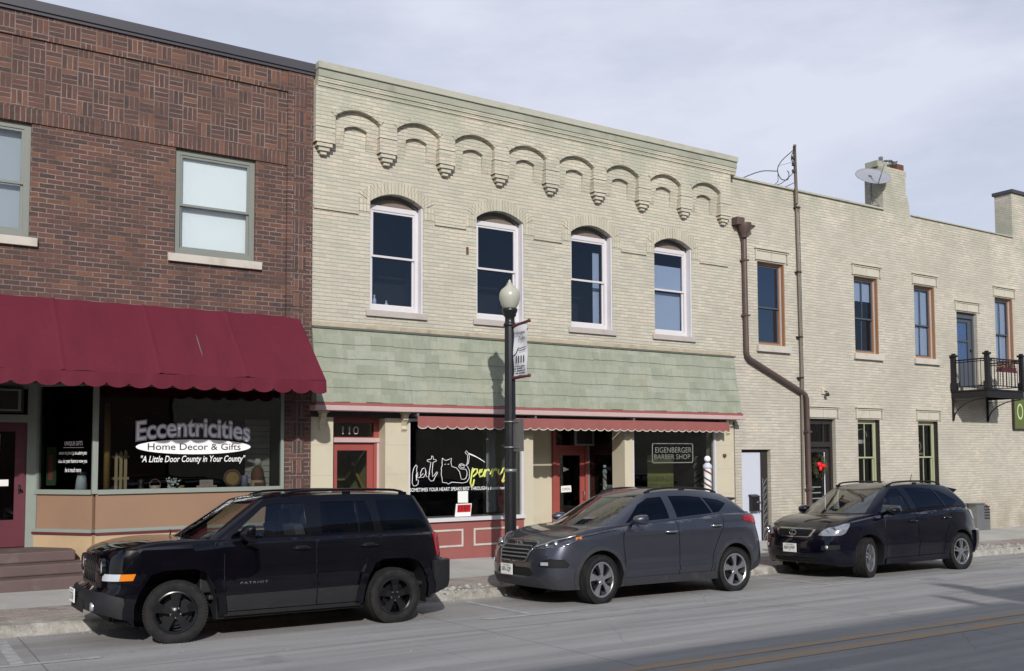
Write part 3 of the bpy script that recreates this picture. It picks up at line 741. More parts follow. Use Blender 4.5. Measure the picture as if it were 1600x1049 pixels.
def valance(x0, x1, y, zt, zb, per, amp, step=0.025, wavy=0.012, th=0.0):
    mb = MB(); n = int((x1 - x0) / step); vs = []
    for i in range(n + 1):
        x = x0 + (x1 - x0) * i / n; ph = ((x - x0) / per) % 1.0
        zz = zb - amp * (1 - (2 * ph - 1) ** 2) ** 0.6 + amp * 0.5
        wv_ = wavy * math.sin(x * 7.3) + wavy * .7 * math.sin(x * 17.1 + 1)
        vs += [(x, y, zt), (x, y + wv_ * .6 - .008, (zt + zz) / 2), (x, y + wv_ - .012, zz)]
    mb.add(vs, [(3 * i + a, 3 * i + 3 + a, 3 * i + 4 + a, 3 * i + 1 + a) for i in range(n) for a in (0, 1)], True)
    return mb
mb = valance(AX0, AX1, AYF - .005, AZF, AZB, 0.303, 0.075); mb.build('valance', M['awning'], aw)
q = MB(); q.add([(AX1, -.02, 4.15), (AX1, AYF, AZF), (AX1, AYF, 2.83), (AX1, -.95, 2.80), (AX1, -.62, 2.84), (AX1, -.3, 2.80), (AX1, -.02, 2.84)], [tuple(range(7))])
q.build('side_flap', M['awning'], aw)
q = MB(); q.tube([(AX0, AYF + .02, AZF - .02), (AX1 - .02, AYF + .02, AZF - .02)], .015)
for x in (-1.5, .4, 2.2, 4.0, 5.8): q.tube([(x, -.03, 3.0), (x, AYF + .02, AZF - .02)], .012); q.tube([(x, -.03, 4.1), (x, AYF + .02, AZF - .02)], .012)
q.build('awning_frame', M['grey_metal'], aw)

# ---------------------------------------------------------------- cream two storey building
cb = thing('cream_brick_building', 'painted cream brick two storey building with arched corbel cornice and green shingle band', 'building', (11.2, 0, -.2))
X0, X1 = 6.08, 16.36
WX = [(7.19, 8.27), (9.43, 10.53), (11.70, 12.79), (13.97, 15.08)]
mb = MB()
holes = [archpoly(a, b, 4.39, 6.37, 6.56) for a, b in WX]
panel(mb, [(X0, 3.9), (X1, 3.9), (X1, 8.5), (X0, 8.5)], holes, 0.0, 0.2)
back_shell(mb, X0 + .003, X1, 8.5)
mb.build('wall', M['cream'], cb)
q = MB(); q.box(X0 + .01, X1 - .01, .31, 13.9, 8.151, 8.16); q.build('roof', M['roofing'], cb)
# proud upper course with eight arches between corbelled pilasters
YP = -0.155
P0 = 6.26; PS = 1.2215
outer = [(X0 + .004, 7.26)]
zcut = 7.75
arches = []
pil = [P0 + PS * k for k in range(9)]
mb = MB(); poly = [(X0 + .004, 8.24), (X0 + .004, 7.25)]
hw = 0.17
for k in range(9):
    xc = pil[k]
    if k == 0: poly += [(xc + hw + .02, 7.25)]
    else: poly += [(xc - hw, 7.25), (xc + hw if k < 8 else xc + hw, 7.25)]
    if k < 8:
        a, b = xc + hw + (.02 if k == 0 else 0), pil[k + 1] - hw
        w = (b - a) / 2; hh = 0.17; rad = (w * w + hh * hh) / (2 * hh); cz = 7.75 + hh - rad; a0 = math.asin(w / rad)
        poly += [((a + b) / 2 - rad * math.sin(a0 - 2 * a0 * i / 12), cz + rad * math.cos(a0 - 2 * a0 * i / 12)) for i in range(13)]
poly += [(X1 - .004, 7.25 + 0.0)] if False else []
poly += [(pil[8] + hw, 7.25), (pil[8] + hw, 8.24)]
seen = []
for q_ in poly:
    if not seen or (abs(q_[0] - seen[-1][0]) + abs(q_[1] - seen[-1][1])) > 1e-5: seen.append(q_)
poly = seen
V, F = cdt(poly, [])
mb.add([(v[0], YP, v[1]) for v in V], F)
n = len(poly); mb.add([(a, YP, b) for a, b in poly] + [(a, 0.0, b) for a, b in poly], [(i, (i + 1) % n, (i + 1) % n + n, i + n) for i in range(n)])
mb.build('arcade_course', M['cream'], cb)
for xc in pil:
    q = MB()
    for (z0, z1, w, y) in ((7.52, 7.54, hw + .008, YP - .012), (7.43, 7.45, hw + .008, YP - .012), (7.25, 7.43, hw + .003, YP - .006), (7.18, 7.249, .145, YP + .012), (7.112, 7.179, .10, YP + .04), (7.055, 7.111, .058, YP + .075)):
        q.box(xc - w, xc + w, y, -0.001, z0, z1)
    q.build('corbel', M['cream'], cb, bevel=.003)
# arch rings and recessed niches
for k in range(8):
    q = MB(); nn = MB()
    a, b = pil[k] + hw, pil[k + 1] - hw; c = (a + b) / 2; w = (b - a) / 2; hh = .17; rad = (w * w + hh * hh) / (2 * hh); cz = 7.75 + hh - rad; a0 = math.asin(w / rad)
    N = 16
    for i in range(N):
        t0 = a0 - 2 * a0 * (i + .02) / N; t1 = a0 - 2 * a0 * (i + .98) / N
        j = random.uniform(-.004, .004)
        pts = [(c - (rad + r_) * math.sin(t_), cz + (rad + r_) * math.cos(t_)) for t_, r_ in ((t0, .004), (t0, .10), (t1, .10), (t1, .004))]
        q.xz(pts, YP - .016 + j, YP + .01)
    # raised border round the niche
    zs = 7.60; x0, x1 = c - .22, c + .22; w2 = .22; h2 = .06; r2_ = (w2 * w2 + h2 * h2) / (2 * h2); cz2 = zs + h2 - r2_; a2 = math.asin(w2 / r2_)
    arc = [(c - r2_ * math.sin(a2 - 2 * a2 * i / 8), cz2 + r2_ * math.cos(a2 - 2 * a2 * i / 8)) for i in range(9)]
    top = [(c - (w + .0) * 1.0, 7.9), (c + w, 7.9)]
    pol = [(c - w + .001, 7.25), (x0, 7.27)] + arc + [(x1, 7.27), (c + w - .001, 7.25), (c + w - .001, 7.74)] 
    ring = [(c - rad * math.sin(-a0 + 2 * a0 * i / 12), cz + rad * math.cos(-a0 + 2 * a0 * i / 12)) for i in range(13)]
    pol = [(c - w + .001, 7.27), (x0, 7.27)] + arc + [(x1, 7.27), (c + w - .001, 7.27)] + [(min(max(x, c - w + .001), c + w - .001), z_) for x, z_ in ring]
    V, F = cdt(pol, []); m_ = len(pol)
    # tapers into the wall at its foot
    yof = lambda z_: -0.004 - 0.07 * min(1, max(0, (z_ - 7.25) / .3))
    nn.add([(v[0], yof(v[1]), v[1]) for v in V], F)
    nn.add([(a_, yof(b_), b_) for a_, b_ in pol] + [(a_, 0.002, b_) for a_, b_ in pol], [(i, (i + 1) % m_, (i + 1) % m_ + m_, i + m_) for i in range(m_)])
    q.build('arch_ring', M['cream'], cb); nn.build('niche', M['cream'], cb)
# cornice steps, frieze, coping
q = MB()
for (z0, z1, y) in ((8.242, 8.315, -.175), (8.317, 8.395, -.195)): q.box(X0 + .03, X1 - .004, y, 0, z0, z1)
q.build('cornice_step', M['cream'], cb)
q = MB(); q.box(X0 + .03, X1 - .004, -.212, 0, 8.397, 8.53); q.build('frieze', M['frieze'], cb)
q = MB(); q.box(X0 + .02, X1 + .01, -.245, .4, 8.532, 8.66); q.build('coping', M['slab'], cb, bevel=.01)
# string course and window hoods
q = MB()
xs = [X0 + .03]
for a, b in WX: xs += [a - .24, b + .24]
xs.append(X1 - .15)
for i in range(0, len(xs), 2): q.box(xs[i], xs[i + 1], -.03, 0, 6.10, 6.17)
q.build('string_course', M['cream'], cb)
for a, b in WX:
    q = MB()
    c = (a + b) / 2; w = (b - a) / 2; hh = .19; rad = (w * w + hh * hh) / (2 * hh); cz = 6.37 + hh - rad; a0 = math.asin(w / rad)
    R1 = rad + .235; a1 = math.asin(min(.99, (w + .22) / R1)); N = 25
    for i in range(N):
        f0, f1 = (i + .03) / N, (i + .97) / N
        pts = []
        for f_, r_, aa in ((f0, rad + .003, a0), (f0, R1, a1), (f1, R1, a1), (f1, rad + .003, a0)):
            th = aa - 2 * aa * f_; pts.append((c - r_ * math.sin(th), cz + r_ * math.cos(th)))
        q.xz(pts, -.014 + random.uniform(-.003, .003), .0)
    for sgn in (-1, 1):
        xe = c + sgn * (w + .002); xo = c + sgn * (w + .235)
        q.box(min(xe, xo), max(xe, xo), -.012, 0, 6.172, 6.40)
    q.build('window_hood', M['cream_sold'], cb)
for i, (a, b) in enumerate(WX):
    bl = None
    if i == 3: bl = [(a + .1, b - .1, 5.42, 5.98, .05), (a + .1, b - .1, 4.5, 5.38, .09)]
    if i == 2: bl = [(b - .22, b - .05, 4.5, 6.1, .2)]
    f = sash(cb, a, b, 4.39, 6.37, .2, M['white_frame'], M['glass_up'], 5.42, .1, arch=(6.37, 6.56), sill=(a - .08, b + .07, 4.275, 4.388, -.05, 'lilac_sill'), blind=bl, reveal=.2)
    q = MB(); q.box(b - .035, b - .002, .01, .15, 4.39, 6.38); q.build('casing', M['white_frame'], f)
# rough band of render under the wall
q = MB(); q.box(X0 + .01, X1 - .05, -.010, 0, 4.03, 4.11); q.build('render_band', simple('stained render', lin(168, 158, 138), .9, var=.25, scale=6, bump=.8, dirt=lin(112, 104, 90)), cb)
# green shingle mansard
t = NT('faded green shingle'); u, z, s = uvw(t); p = t.pos()
c, f = brick(t, comb(t, s.outputs['X'], t.ma('ADD', z, .04)), 0.305, 0.262, 0.0, 0.5)
pal = t.ramp(t.mix(0.35, c, t.noise(p, 2.0, 4)), [(0.05, lin(134, 140, 124)), (0.5, lin(144, 149, 133)), (0.95, lin(158, 161, 147))])
st_ = t.n('ShaderNodeMapping'); st_.inputs['Scale'].default_value = (6, 1, 1.2); t.l(p, st_.inputs['Vector'])
pal = t.mix(t.ramp(t.noise(st_.outputs[0], 1.3, 6, .65), [(0.52, g4(0)), (0.75, g4(0.55))]), pal, lin(168, 170, 158))
pal = t.mix(t.ramp(t.noise(st_.outputs[0], 2.1, 6, .65), [(0.55, g4(0)), (0.8, g4(0.5))]), pal, lin(116, 127, 110))
pal = t.mix(t.ramp(t.noise(p, 9, 5, .7), [(.45, g4(0)), (.7, g4(.4))]), pal, lin(128, 134, 118))
pal = t.mix(t.ramp(t.noise(p, 1.7, 7, .7), [(.5, g4(0)), (.66, g4(.35))]), pal, lin(166, 162, 140))
t.bsdf(pal, 0.85, 0, t.bump(t.noise(st_.outputs[0], 12, 5), .6, .01), spec=.2)
M['shingle'] = t.m
zt, zb, yt, yb = 3.985, 2.69, -.05, -.27
MX0, MX1 = 6.09, 16.30
q = MB(); nc = 5
sl = Vector((0, yb - yt, zb - zt)); ln = sl.length; sl.normalize(); nm = Vector((0, sl.z, -sl.y));
if nm.y > 0: nm = -nm
for r_ in range(nc):
    x = MX0 - (0.15 if r_ % 2 else 0.0); a = ln * r_ / nc; b = ln * (r_ + 1) / nc
    while x < MX1:
        xe = min(x + .3035, MX1); xa = max(x, MX0)
        if xe - xa > .02:
            j0 = .006 * math.sin(x * 5) + random.uniform(-.005, .005); j1 = j0 + random.uniform(-.007, .007); th = random.uniform(.014, .018)
            P = lambda xx, d_, o_: tuple(Vector((xx, yt, zt)) + sl * d_ + nm * o_)
            vs = [P(xa, a - .02, .002), P(xe, a - .02, .002), P(xe, b + j1, th), P(xa, b + j0, th), P(xe, b + j1, 0), P(xa, b + j0, 0)]
            q.add(vs, [(0, 1, 2, 3), (3, 2, 4, 5)])
        x += .305
q.add([(MX1, 0, zt), (MX1, yt, zt), (MX1, yb - .01, zb), (MX1, 0, zb)], [(0, 1, 2, 3)])
q.add([(MX0, 0, zt), (MX0, yt, zt), (MX0, yb - .01, zb), (MX0, 0, zb)], [(0, 1, 2, 3)])
q.add([(MX0, yt + .01, zt), (MX1, yt + .01, zt), (MX1, yb + .01, zb), (MX0, yb + .01, zb)], [(0, 1, 2, 3)])
q.build('shingle_band', M['shingle'], cb)
q = MB(); q.box(MX0, MX1 + .05, -.075, 0, 3.987, 4.025); q.build('flashing', simple('dull dark flashing', lin(84, 88, 80), .8, var=.25, scale=5, bump=.4, dirt=lin(120, 118, 106)), cb)
q = MB(); q.box(MX0 - .02, MX1 + .03, -.30, 0.0, 2.635, 2.688); q.build('red_moulding', M['pinkred'], cb)
q = MB(); q.box(MX0 - .04, MX1 + .06, -.335, 0.0, 2.545, 2.633); q.build('cream_moulding', M['pinktrim'], cb, bevel=.008)
# piers, soffit
ZT = 2.543
q = MB(); q.box(X0 + .005, 16.3, -.02, .3, 2.44, ZT); q.build('lintel', M['dark_frame'], cb)
def pier(x0, x1, d=.3, lines=(1.95, 1.42, .9, .4)):
    q = MB(); q.box(x0, x1, -.02, d, ZB, 2.44 - .002); return q.build('pier', M['cream_plain'], cb)
for (a, b, d) in ((6.085, 6.50, .3), (7.50, 7.97, .3), (10.50, 10.72, .3), (13.065, 13.29, .40), (15.74, 16.3, .3)): 
    pr = pier(a, b, d)
    q = MB()
    for z_ in (1.95, 1.42, .86, .3):
        if b - a > .3: q.box(a + .02, b - .02, -.0215, -.019, z_, z_ + .008)
    if q.v: q.build('score_line', M['lilac_sill'], pr)
# carved brackets
for xc in (6.28, 7.86, 16.1):
    q = MB(); prof = [(-.001, ZT - .002), (-.16, ZT - .002), (-.17, ZT - .05), (-.13, ZT - .09), (-.14, ZT - .13), (-.09, ZT - .17), (-.05, ZT - .24), (-.07, ZT - .30), (-.03, ZT - .34), (-.021, ZT - .36)]
    q.yz(prof, xc - .05, xc + .05); q.yz([(-.02, ZT - .0), (-.2, ZT - .0), (-.2, ZT - .03), (-.02, ZT - .03)], xc - .075, xc + .075)
    q.build('bracket', M['cream_plain'], cb, bevel=.006)
# --- stair door 110
Y1_ = .28
q = MB()
q.box(6.50, 6.60, Y1_ - .03, Y1_ + .08, ZB, 2.44); q.box(7.40, 7.50, Y1_ - .03, Y1_ + .08, ZB, 2.44); q.box(6.6, 7.4, Y1_ - .03, Y1_ + .08, 2.36, 2.44); q.box(6.6, 7.4, Y1_ - .03, Y1_ + .08, 1.99, 2.10)
df = q.build('door_frame', M['doorred'], cb)
q = MB(); q.box(6.505, 7.495, Y1_ - .07, Y1_ - .031, 2.005, 2.085); q.box(7.455, 7.495, Y1_ - .05, Y1_ - .031, ZB, 2.0); q.build('door_trim', M['pinktrim'], df)
q = MB(); q.box(6.6, 7.4, Y1_ + .02, Y1_ + .026, 2.10, 2.36); q.build('pane', M['glass'], df)
q = MB(); letter(q, '110', (6.80, 7.12, 2.15, 2.29), pl(Y1_ + .012), offset=.004); q.build('house_number', M['pinktrim'], df)
q = MB(); hol = rect(6.70, 7.28, .7, 1.86); V, F = cdt(rect(6.602, 7.398, ZB, 1.988), [hol]); q.add([(v[0], Y1_, v[1]) for v in V], F); q.add([(a, Y1_ + k, b) for k in (0, .04) for a, b in hol], [(i, (i + 1) % 4, (i + 1) % 4 + 4, i + 4) for i in range(4)])
d1 = q.build('door', M['doorred'], cb); d1['label'] = 'brick red glazed stair door numbered 110'
q = MB(); q.box(6.70, 7.28, Y1_ + .02, Y1_ + .026, .7, 1.86); q.build('pane', M['glass'], d1)
# stairwell
q = MB(); q.cur = 1; q.box(7.46, 7.49, .37, 1.9, ZB, 2.5); q.box(7.05, 7.46, 1.7, 1.73, ZB, 2.5)
q.cur = 0; q.box(6.2, 7.46, .37, 1.9, ZB, -.2); q.box(6.2, 7.46, .37, 1.9, 2.5, 2.52); q.box(6.2, 6.22, .37, 1.9, ZB, 2.5); q.box(6.22, 7.05, 1.7, 1.73, ZB, 2.5)
q.cur = 2
for k in range(6): q.box(7.06, 7.455, .75 + k * .16, 1.69, -.2 + k * .17, -.03 + k * .17)
q.tube([(7.40, .45, .95), (7.40, 1.65, 1.95)], .028); q.cur = 3; q.box(6.72, 6.92, 1.2, 1.23, -.2, 2.2)
q.build('stairwell', [M['room'], M['stair_wall'], M['wood'], M['blind']], cb)
# --- left shop window with kick panel
def shopwin(x0, x1, zs, zt_, nm, trim, y=.03, parts=()):
    f = MB(); f.box(x0, x0 + .03, y - .05, y + .05, zs, zt_); f.box(x1 - .05, x1, y - .05, y + .05, zs, zt_); f.box(x0, x1, y - .1, y + .05, zs - .07, zs); f.box(x0 + .03, x1 - .05, y - .04, y + .05, zt_ - .05, zt_)
    o = f.build(nm, trim, cb); g = MB(); g.box(x0 + .03, x1 - .05, y + .0, y + .006, zs, zt_ - .05); g.build('pane', M['glass'], o); return o
wA = shopwin(7.972, 10.498, .60, 2.44, 'shop_window', M['white_frame'])
q = MB(); q.box(7.972, 10.498, -.012, .1, ZB, .528); kp = q.build('kick_panel', M['pinkred'], cb)
for (a, b) in ((8.12, 9.12), (9.35, 10.36)):
    q = MB()
    for (c_, d_, e_, f_) in ((a, b, .05, .085), (a, b, .345, .38), (a, a + .035, .085, .345), (b - .035, b, .085, .345)): q.box(c_, d_, -.026, -.013, e_, f_)
    q.build('moulding', M['sill'], kp)
wB = shopwin(13.292, 15.738, .60, 2.44, 'shop_window', M['white_frame'])
q = MB(); q.box(13.292, 15.738, -.012, .1, ZB, .528); q.build('kick_panel', M['pinkred'], cb)
# lettering on the left window, drawn as strokes
def S3(px, py, y=.022):
    """window drawing units -> wall plane (drawing measured in tenths of its own grid)"""
    return (px, y, py)
def stroke(mb, pts, r=.009, y=.02):
    mb.tube([(a, y, b) for a, b in pts], r, 5, True)
D = dict(
f=[(8.141, 1.59), (8.097, 1.528), (8.071, 1.434), (8.068, 1.356), (8.063, 1.263), (8.089, 1.207), (8.142, 1.206), (8.186, 1.237), (8.191, 1.307), (8.15, 1.324), (8.145, 1.402), (8.177, 1.448), (8.18, 1.401), (8.165, 1.355), (8.212, 1.354), (8.256, 1.4), (8.291, 1.431)],
f2=[(8.141, 1.59), (8.167, 1.566), (8.155, 1.511), (8.159, 1.449), (8.15, 1.3)],
a=[(8.318, 1.533), (8.274, 1.518), (8.238, 1.448), (8.238, 1.361), (8.3, 1.36), (8.354, 1.446), (8.336, 1.525), (8.354, 1.367), (8.407, 1.366), (8.425, 1.445)],
t=[(8.469, 1.753), (8.461, 1.698), (8.371, 1.675), (8.38, 1.651), (8.452, 1.635), (8.416, 1.445), (8.407, 1.335), (8.452, 1.287), (8.506, 1.294), (8.542, 1.364), (8.596, 1.443), (8.578, 1.459), (8.524, 1.396), (8.488, 1.365), (8.479, 1.476), (8.497, 1.634), (8.569, 1.658), (8.56, 1.681), (8.505, 1.69), (8.496, 1.745), (8.469, 1.753)],
cat=[(8.695, 1.713), (8.686, 1.617), (8.695, 1.585), (8.668, 1.521), (8.677, 1.474), (8.668, 1.41), (8.687, 1.346), (8.696, 1.258), (8.787, 1.249), (8.823, 1.224), (8.897, 1.259), (9.138, 1.239), (9.222, 1.256), (9.278, 1.328), (9.284, 1.466), (9.241, 1.547), (9.213, 1.572), (9.26, 1.612), (9.279, 1.742), (9.26, 1.799), (9.213, 1.848), (9.185, 1.815), (9.241, 1.766), (9.241, 1.661), (9.222, 1.58), (9.175, 1.572), (9.119, 1.605), (9.063, 1.59), (9.045, 1.549), (9.082, 1.509), (9.138, 1.5), (9.203, 1.499), (9.231, 1.434), (9.222, 1.37), (9.194, 1.321), (9.156, 1.306), (9.1, 1.315), (9.082, 1.388), (9.063, 1.453), (8.998, 1.526), (8.897, 1.551), (8.878, 1.631), (8.888, 1.711), (8.842, 1.688), (8.768, 1.667), (8.732, 1.68), (8.695, 1.713)],
tail=[(9.269, 1.799), (9.383, 1.758), (9.516, 1.692), (9.621, 1.629)], tail2=[(9.275, 1.785), (9.45, 1.72), (9.621, 1.63)],
loop=[(9.073, 1.565), (9.11, 1.581), (9.157, 1.564), (9.175, 1.54), (9.147, 1.524), (9.101, 1.533), (9.073, 1.565)],
eye1=[(8.741, 1.592), (8.768, 1.6)], eye2=[(8.809, 1.592), (8.836, 1.6)])
q = MB()
for k, v in D.items():
    stroke(q, v, .0055 if k != 'tail' else .008, .022)
letter(q, 'SOMETIMES YOUR HEART SPEAKS BEST THROUGH a shared moment', (8.02, 10.2, 1.10, 1.165), pl(.024), offset=.004)
q.build('shop_lettering', M['letter_white'], wA)
q = MB()
LP = dict(p1=[(9.363, 1.522), (9.344, 1.449), (9.325, 1.335), (9.306, 1.239), (9.325, 1.173), (9.363, 1.181), (9.391, 1.302)],
p2=[(9.354, 1.432), (9.401, 1.497), (9.458, 1.496), (9.458, 1.431), (9.401, 1.383), (9.363, 1.351)],
e=[(9.477, 1.414), (9.554, 1.446), (9.573, 1.495), (9.525, 1.479), (9.496, 1.414), (9.515, 1.349), (9.582, 1.364)],
r1=[(9.582, 1.364), (9.64, 1.485), (9.635, 1.412), (9.62, 1.345)], r1b=[(9.637, 1.43), (9.67, 1.475), (9.715, 1.487), (9.725, 1.455)],
r2=[(9.745, 1.39), (9.804, 1.495), (9.804, 1.426), (9.79, 1.344)], r2b=[(9.806, 1.44), (9.84, 1.485), (9.882, 1.495), (9.892, 1.46)],
y=[(9.941, 1.491), (9.931, 1.425), (9.96, 1.383), (10.009, 1.424), (10.049, 1.506), (10.098, 1.514), (10.088, 1.423), (10.058, 1.323), (10.019, 1.258), (10.028, 1.233), (10.097, 1.29)])
for k, v in LP.items(): stroke(q, v, .019, .03)
q.build('lime_lettering', M['letter_lime'], wA)
q = MB(); q.xz([(9.03, .87), (9.25, .865), (9.25, 1.085), (9.03, 1.085)], .024, .027); q.build('notice', M['paper'], wA)
q = MB(); q.cur = 0; q.xz([(8.96, .61), (9.30, .61), (9.325, .85), (8.99, .85)], .012, .026)
q.cur = 1; q.xz([(9.005, .69), (9.295, .69), (9.305, .83), (9.015, .83)], .008, .0118)
q.cur = 2; letter(q, 'FOR RENT', (9.03, 9.28, .71, .81), pl(.006), offset=.01)
q.build('rental_notice', [M['paper'], M['letter_red'], M['letter_black']], wA)
# interior behind the left window and barber shop
def room(x0, x1, y0, y1, z0, z1, nm='shop_interior', m=None, open_=('front',)):
    q = MB(); q.add([(x0, y0, z0), (x1, y0, z0), (x1, y1, z0), (x0, y1, z0), (x0, y0, z1), (x1, y0, z1), (x1, y1, z1), (x0, y1, z1)], [(0, 1, 2, 3), (4, 5, 6, 7), (1, 2, 6, 5), (2, 3, 7, 6), (3, 0, 4, 7)])
    return q.build(nm, m or M['dark_in'], cb)
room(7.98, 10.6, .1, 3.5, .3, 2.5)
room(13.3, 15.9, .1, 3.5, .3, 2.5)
M['curtain'] = simple('pale grey curtain', lin(172, 170, 176), .9, var=.15, scale=3, bump=.3)
q = MB()
for (a, b, z0, z1, y) in ((9.90, 10.12, .64, 2.35, .42), (10.28, 10.44, .62, 2.35, .2)):
    n = 22; vs = []
    for i in range(n + 1):
        x = a + (b - a) * i / n; vs += [(x, y + .02 * math.sin(i * 1.5), z0), (x, y + .02 * math.sin(i * 1.5), z1)]
    q.add(vs, [(2 * i, 2 * i + 2, 2 * i + 3, 2 * i + 1) for i in range(n)], True)
q.build('curtain', M['curtain'], wA)
q = MB(); q.box(10.22, 10.36, .5, .53, .62, 1.4); q.build('drape', M['maroon'], wA)
q = MB(); q.box(8.0, 10.47, .1, .5, .55, .6); q.build('display_shelf', M['lilac_sill'], wA)
q = MB(); q.box(13.34, 15.7, .1, .5, .55, .6); q.build('display_shelf', M['lilac_sill'], wB)
q = MB(); q.box(14.75, 15.55, 1.2, 1.22, .6, 1.75); q.build('back_panel', M['stair_wall'], wB)
# entrance recess between the two shops
q = MB(); q.box(10.5, 12.10, 1.30, 1.4, ZB, 2.44); q.build('recess_wall', M['cream_plain'], cb)
q = MB(); q.box(10.5, 13.29, .05, 1.4, 2.442, 2.46); q.box(10.42, 10.499, .3, 1.4, ZB, 2.44); q.build('recess_side', M['cream_plain'], cb)
q = MB(); q.box(12.10, 12.18, 1.24, 1.34, ZB, 2.44); q.box(12.98, 13.05, 1.24, 1.34, ZB, 2.44); q.box(12.18, 12.98, 1.26, 1.34, 1.87, 1.97); q.box(12.18, 12.98, 1.26, 1.34, 2.38, 2.44)
f2 = q.build('door_frame', M['doorred'], cb)
q = MB(); q.box(12.18, 12.98, 1.29, 1.296, 1.97, 2.38); q.build('pane', M['glass'], f2)
q = MB()
for (a, b, c_, d) in ((12.55, 13.1, 1.96, 2.0), (12.55, 13.1, 2.36, 2.4), (12.55, 12.60, 2.0, 2.36), (13.05, 13.1, 2.0, 2.36)): q.box(a, b, 1.05, 1.08, c_, d)
q.cur = 1; q.box(12.56, 13.06, 1.082, 1.25, 1.97, 2.39)
q.build('transom_box', [M['alu'], M['dark_frame']], f2)
q = MB(); hol = rect(12.30, 12.86, .10, 1.75); V, F = cdt(rect(12.182, 12.978, ZB, 1.868), [hol]); q.add([(v[0], 1.28, v[1]) for v in V], F); q.add([(a, 1.28 + k, b) for k in (0, .04) for a, b in hol], [(i, (i + 1) % 4, (i + 1) % 4 + 4, i + 4) for i in range(4)])
d2 = q.build('door', M['doorred'], cb); d2['label'] = 'red framed glass door of the barber shop'
q = MB(); q.box(12.30, 12.86, 1.30, 1.306, .10, 1.75); q.build('pane', M['glass'], d2)
q = MB(); q.xz([(12.34, .94), (12.62, .95), (12.61, 1.09), (12.34, 1.08)], 1.285, 1.289); q.xz([(12.4, 1.39), (12.56, 1.44), (12.4, 1.5)], 1.285, 1.289)
q.cur = 1; letter(q, 'OPEN', (12.37, 12.58, .98, 1.04), pl(1.2835))
q.build('notice', [M['paper'], M['letter_black']], d2)
q = MB(); q.tube([(12.92, 1.27, .80), (12.92, 1.20, .80), (12.92, 1.20, .95), (12.92, 1.27, .95)], .011); q.build('handle', M['grey_metal'], d2)
room(10.7, 13.6, 1.45, 3.6, -.3, 2.44, 'shop_interior')
q = MB(); q.box(13.052, 13.075, .40, 1.25, ZB, .55); q.build('recess_base', M['pinkred'], cb)
q = MB(); q.box(13.05, 13.08, .40, 1.25, .55, .60); q.box(13.05, 13.08, .40, 1.25, 2.38, 2.44); q.box(13.05, 13.08, 1.21, 1.25, .6, 2.38)
f3 = q.build('side_shop_window', M['mullion'], cb); q = MB(); q.box(13.06, 13.066, .40, 1.21, .6, 2.38); q.build('pane', M['glass'], f3)
q = MB(); q.box(10.5, 13.06, 0.0, 1.3, G(11) - .1, G(11) + .2); q.build('threshold', M['walk'], cb)
# pink valance on its roller
pa = thing('pink_awning', 'faded brick red roller awning with cream edged scallops under the green band', 'awning', (12, -.3, 2.5))
mb = valance(8.0, 15.86, -.315, 2.475, 2.27, .204, .05, .017, .005); mb.build('valance', M['pinkred'], pa)
mb = MB(); n = int((15.86 - 8.0) / .017); vs = []
for i in range(n + 1):
    x = 8.0 + 7.86 * i / n; ph = ((x - 8.0) / .204) % 1.0; zz = 2.27 - .05 * (1 - (2 * ph - 1) ** 2) ** .6 + .025
    y = -.315 + .005 * math.sin(x * 7.3) + .0035 * math.sin(x * 17.1 + 1) - .0135; vs += [(x, y, zz + .016), (x, y, zz - .002)]
mb.add(vs, [(2 * i, 2 * i + 2, 2 * i + 3, 2 * i + 1) for i in range(n)], True); mb.build('valance_edge', M['sill'], pa)
q = MB(); q.tube([(8.0, -.27, 2.45), (15.86, -.27, 2.45)], .03, 12); q.build('roller', M['dark_frame'], pa)
for x in (8.02, 10.6, 13.1, 15.84): q = MB(); q.box(x - .02, x + .02, -.3, -.001, 2.475, 2.53); q.build('bracket', M['grey_metal'], pa)
# neon sign
t = NT('lit neon tube'); b_ = t.bsdf(lin(200, 194, 186), .3); b_.inputs['Emission Color'].default_value = lin(230, 226, 214); b_.inputs['Emission Strength'].default_value = .22; M['neon'] = t.m
ns = thing('neon_sign', 'barber shop neon sign in a rounded tube border hanging inside the right shop window', 'sign', (14.5, .08, 1.8))
def rrect(x0, x1, z0, z1, r, y, n=5):
    P = []
    for cx_, cz_, a in ((x1 - r, z1 - r, 0), (x0 + r, z1 - r, 90), (x0 + r, z0 + r, 180), (x1 - r, z0 + r, 270)):
        for i in range(n + 1): t_ = R(a + 90 * i / n); P.append((cx_ + r * math.cos(t_), y, cz_ + r * math.sin(t_)))
    return P + [P[0]]
q = MB(); q.tube(rrect(13.93, 15.12, 1.58, 2.0, .04, .09), .011, 6); q.build('tube_border', M['neon'], ns)
q = MB(); letter(q, 'EIGENBERGER', (14.01, 15.08, 1.80, 1.92), pl(.085), offset=-.004); letter(q, 'BARBER SHOP', (13.98, 15.04, 1.655, 1.765), pl(.085), offset=-.006); q.build('lettering', M['neon'], ns)
q = MB(); q.tube([(14.1, .09, 2.0), (14.1, .09, 2.38)], .004, 5); q.tube([(14.95, .09, 2.0), (14.95, .09, 2.38)], .004, 5); q.build('hanger', M['black_iron'], ns)
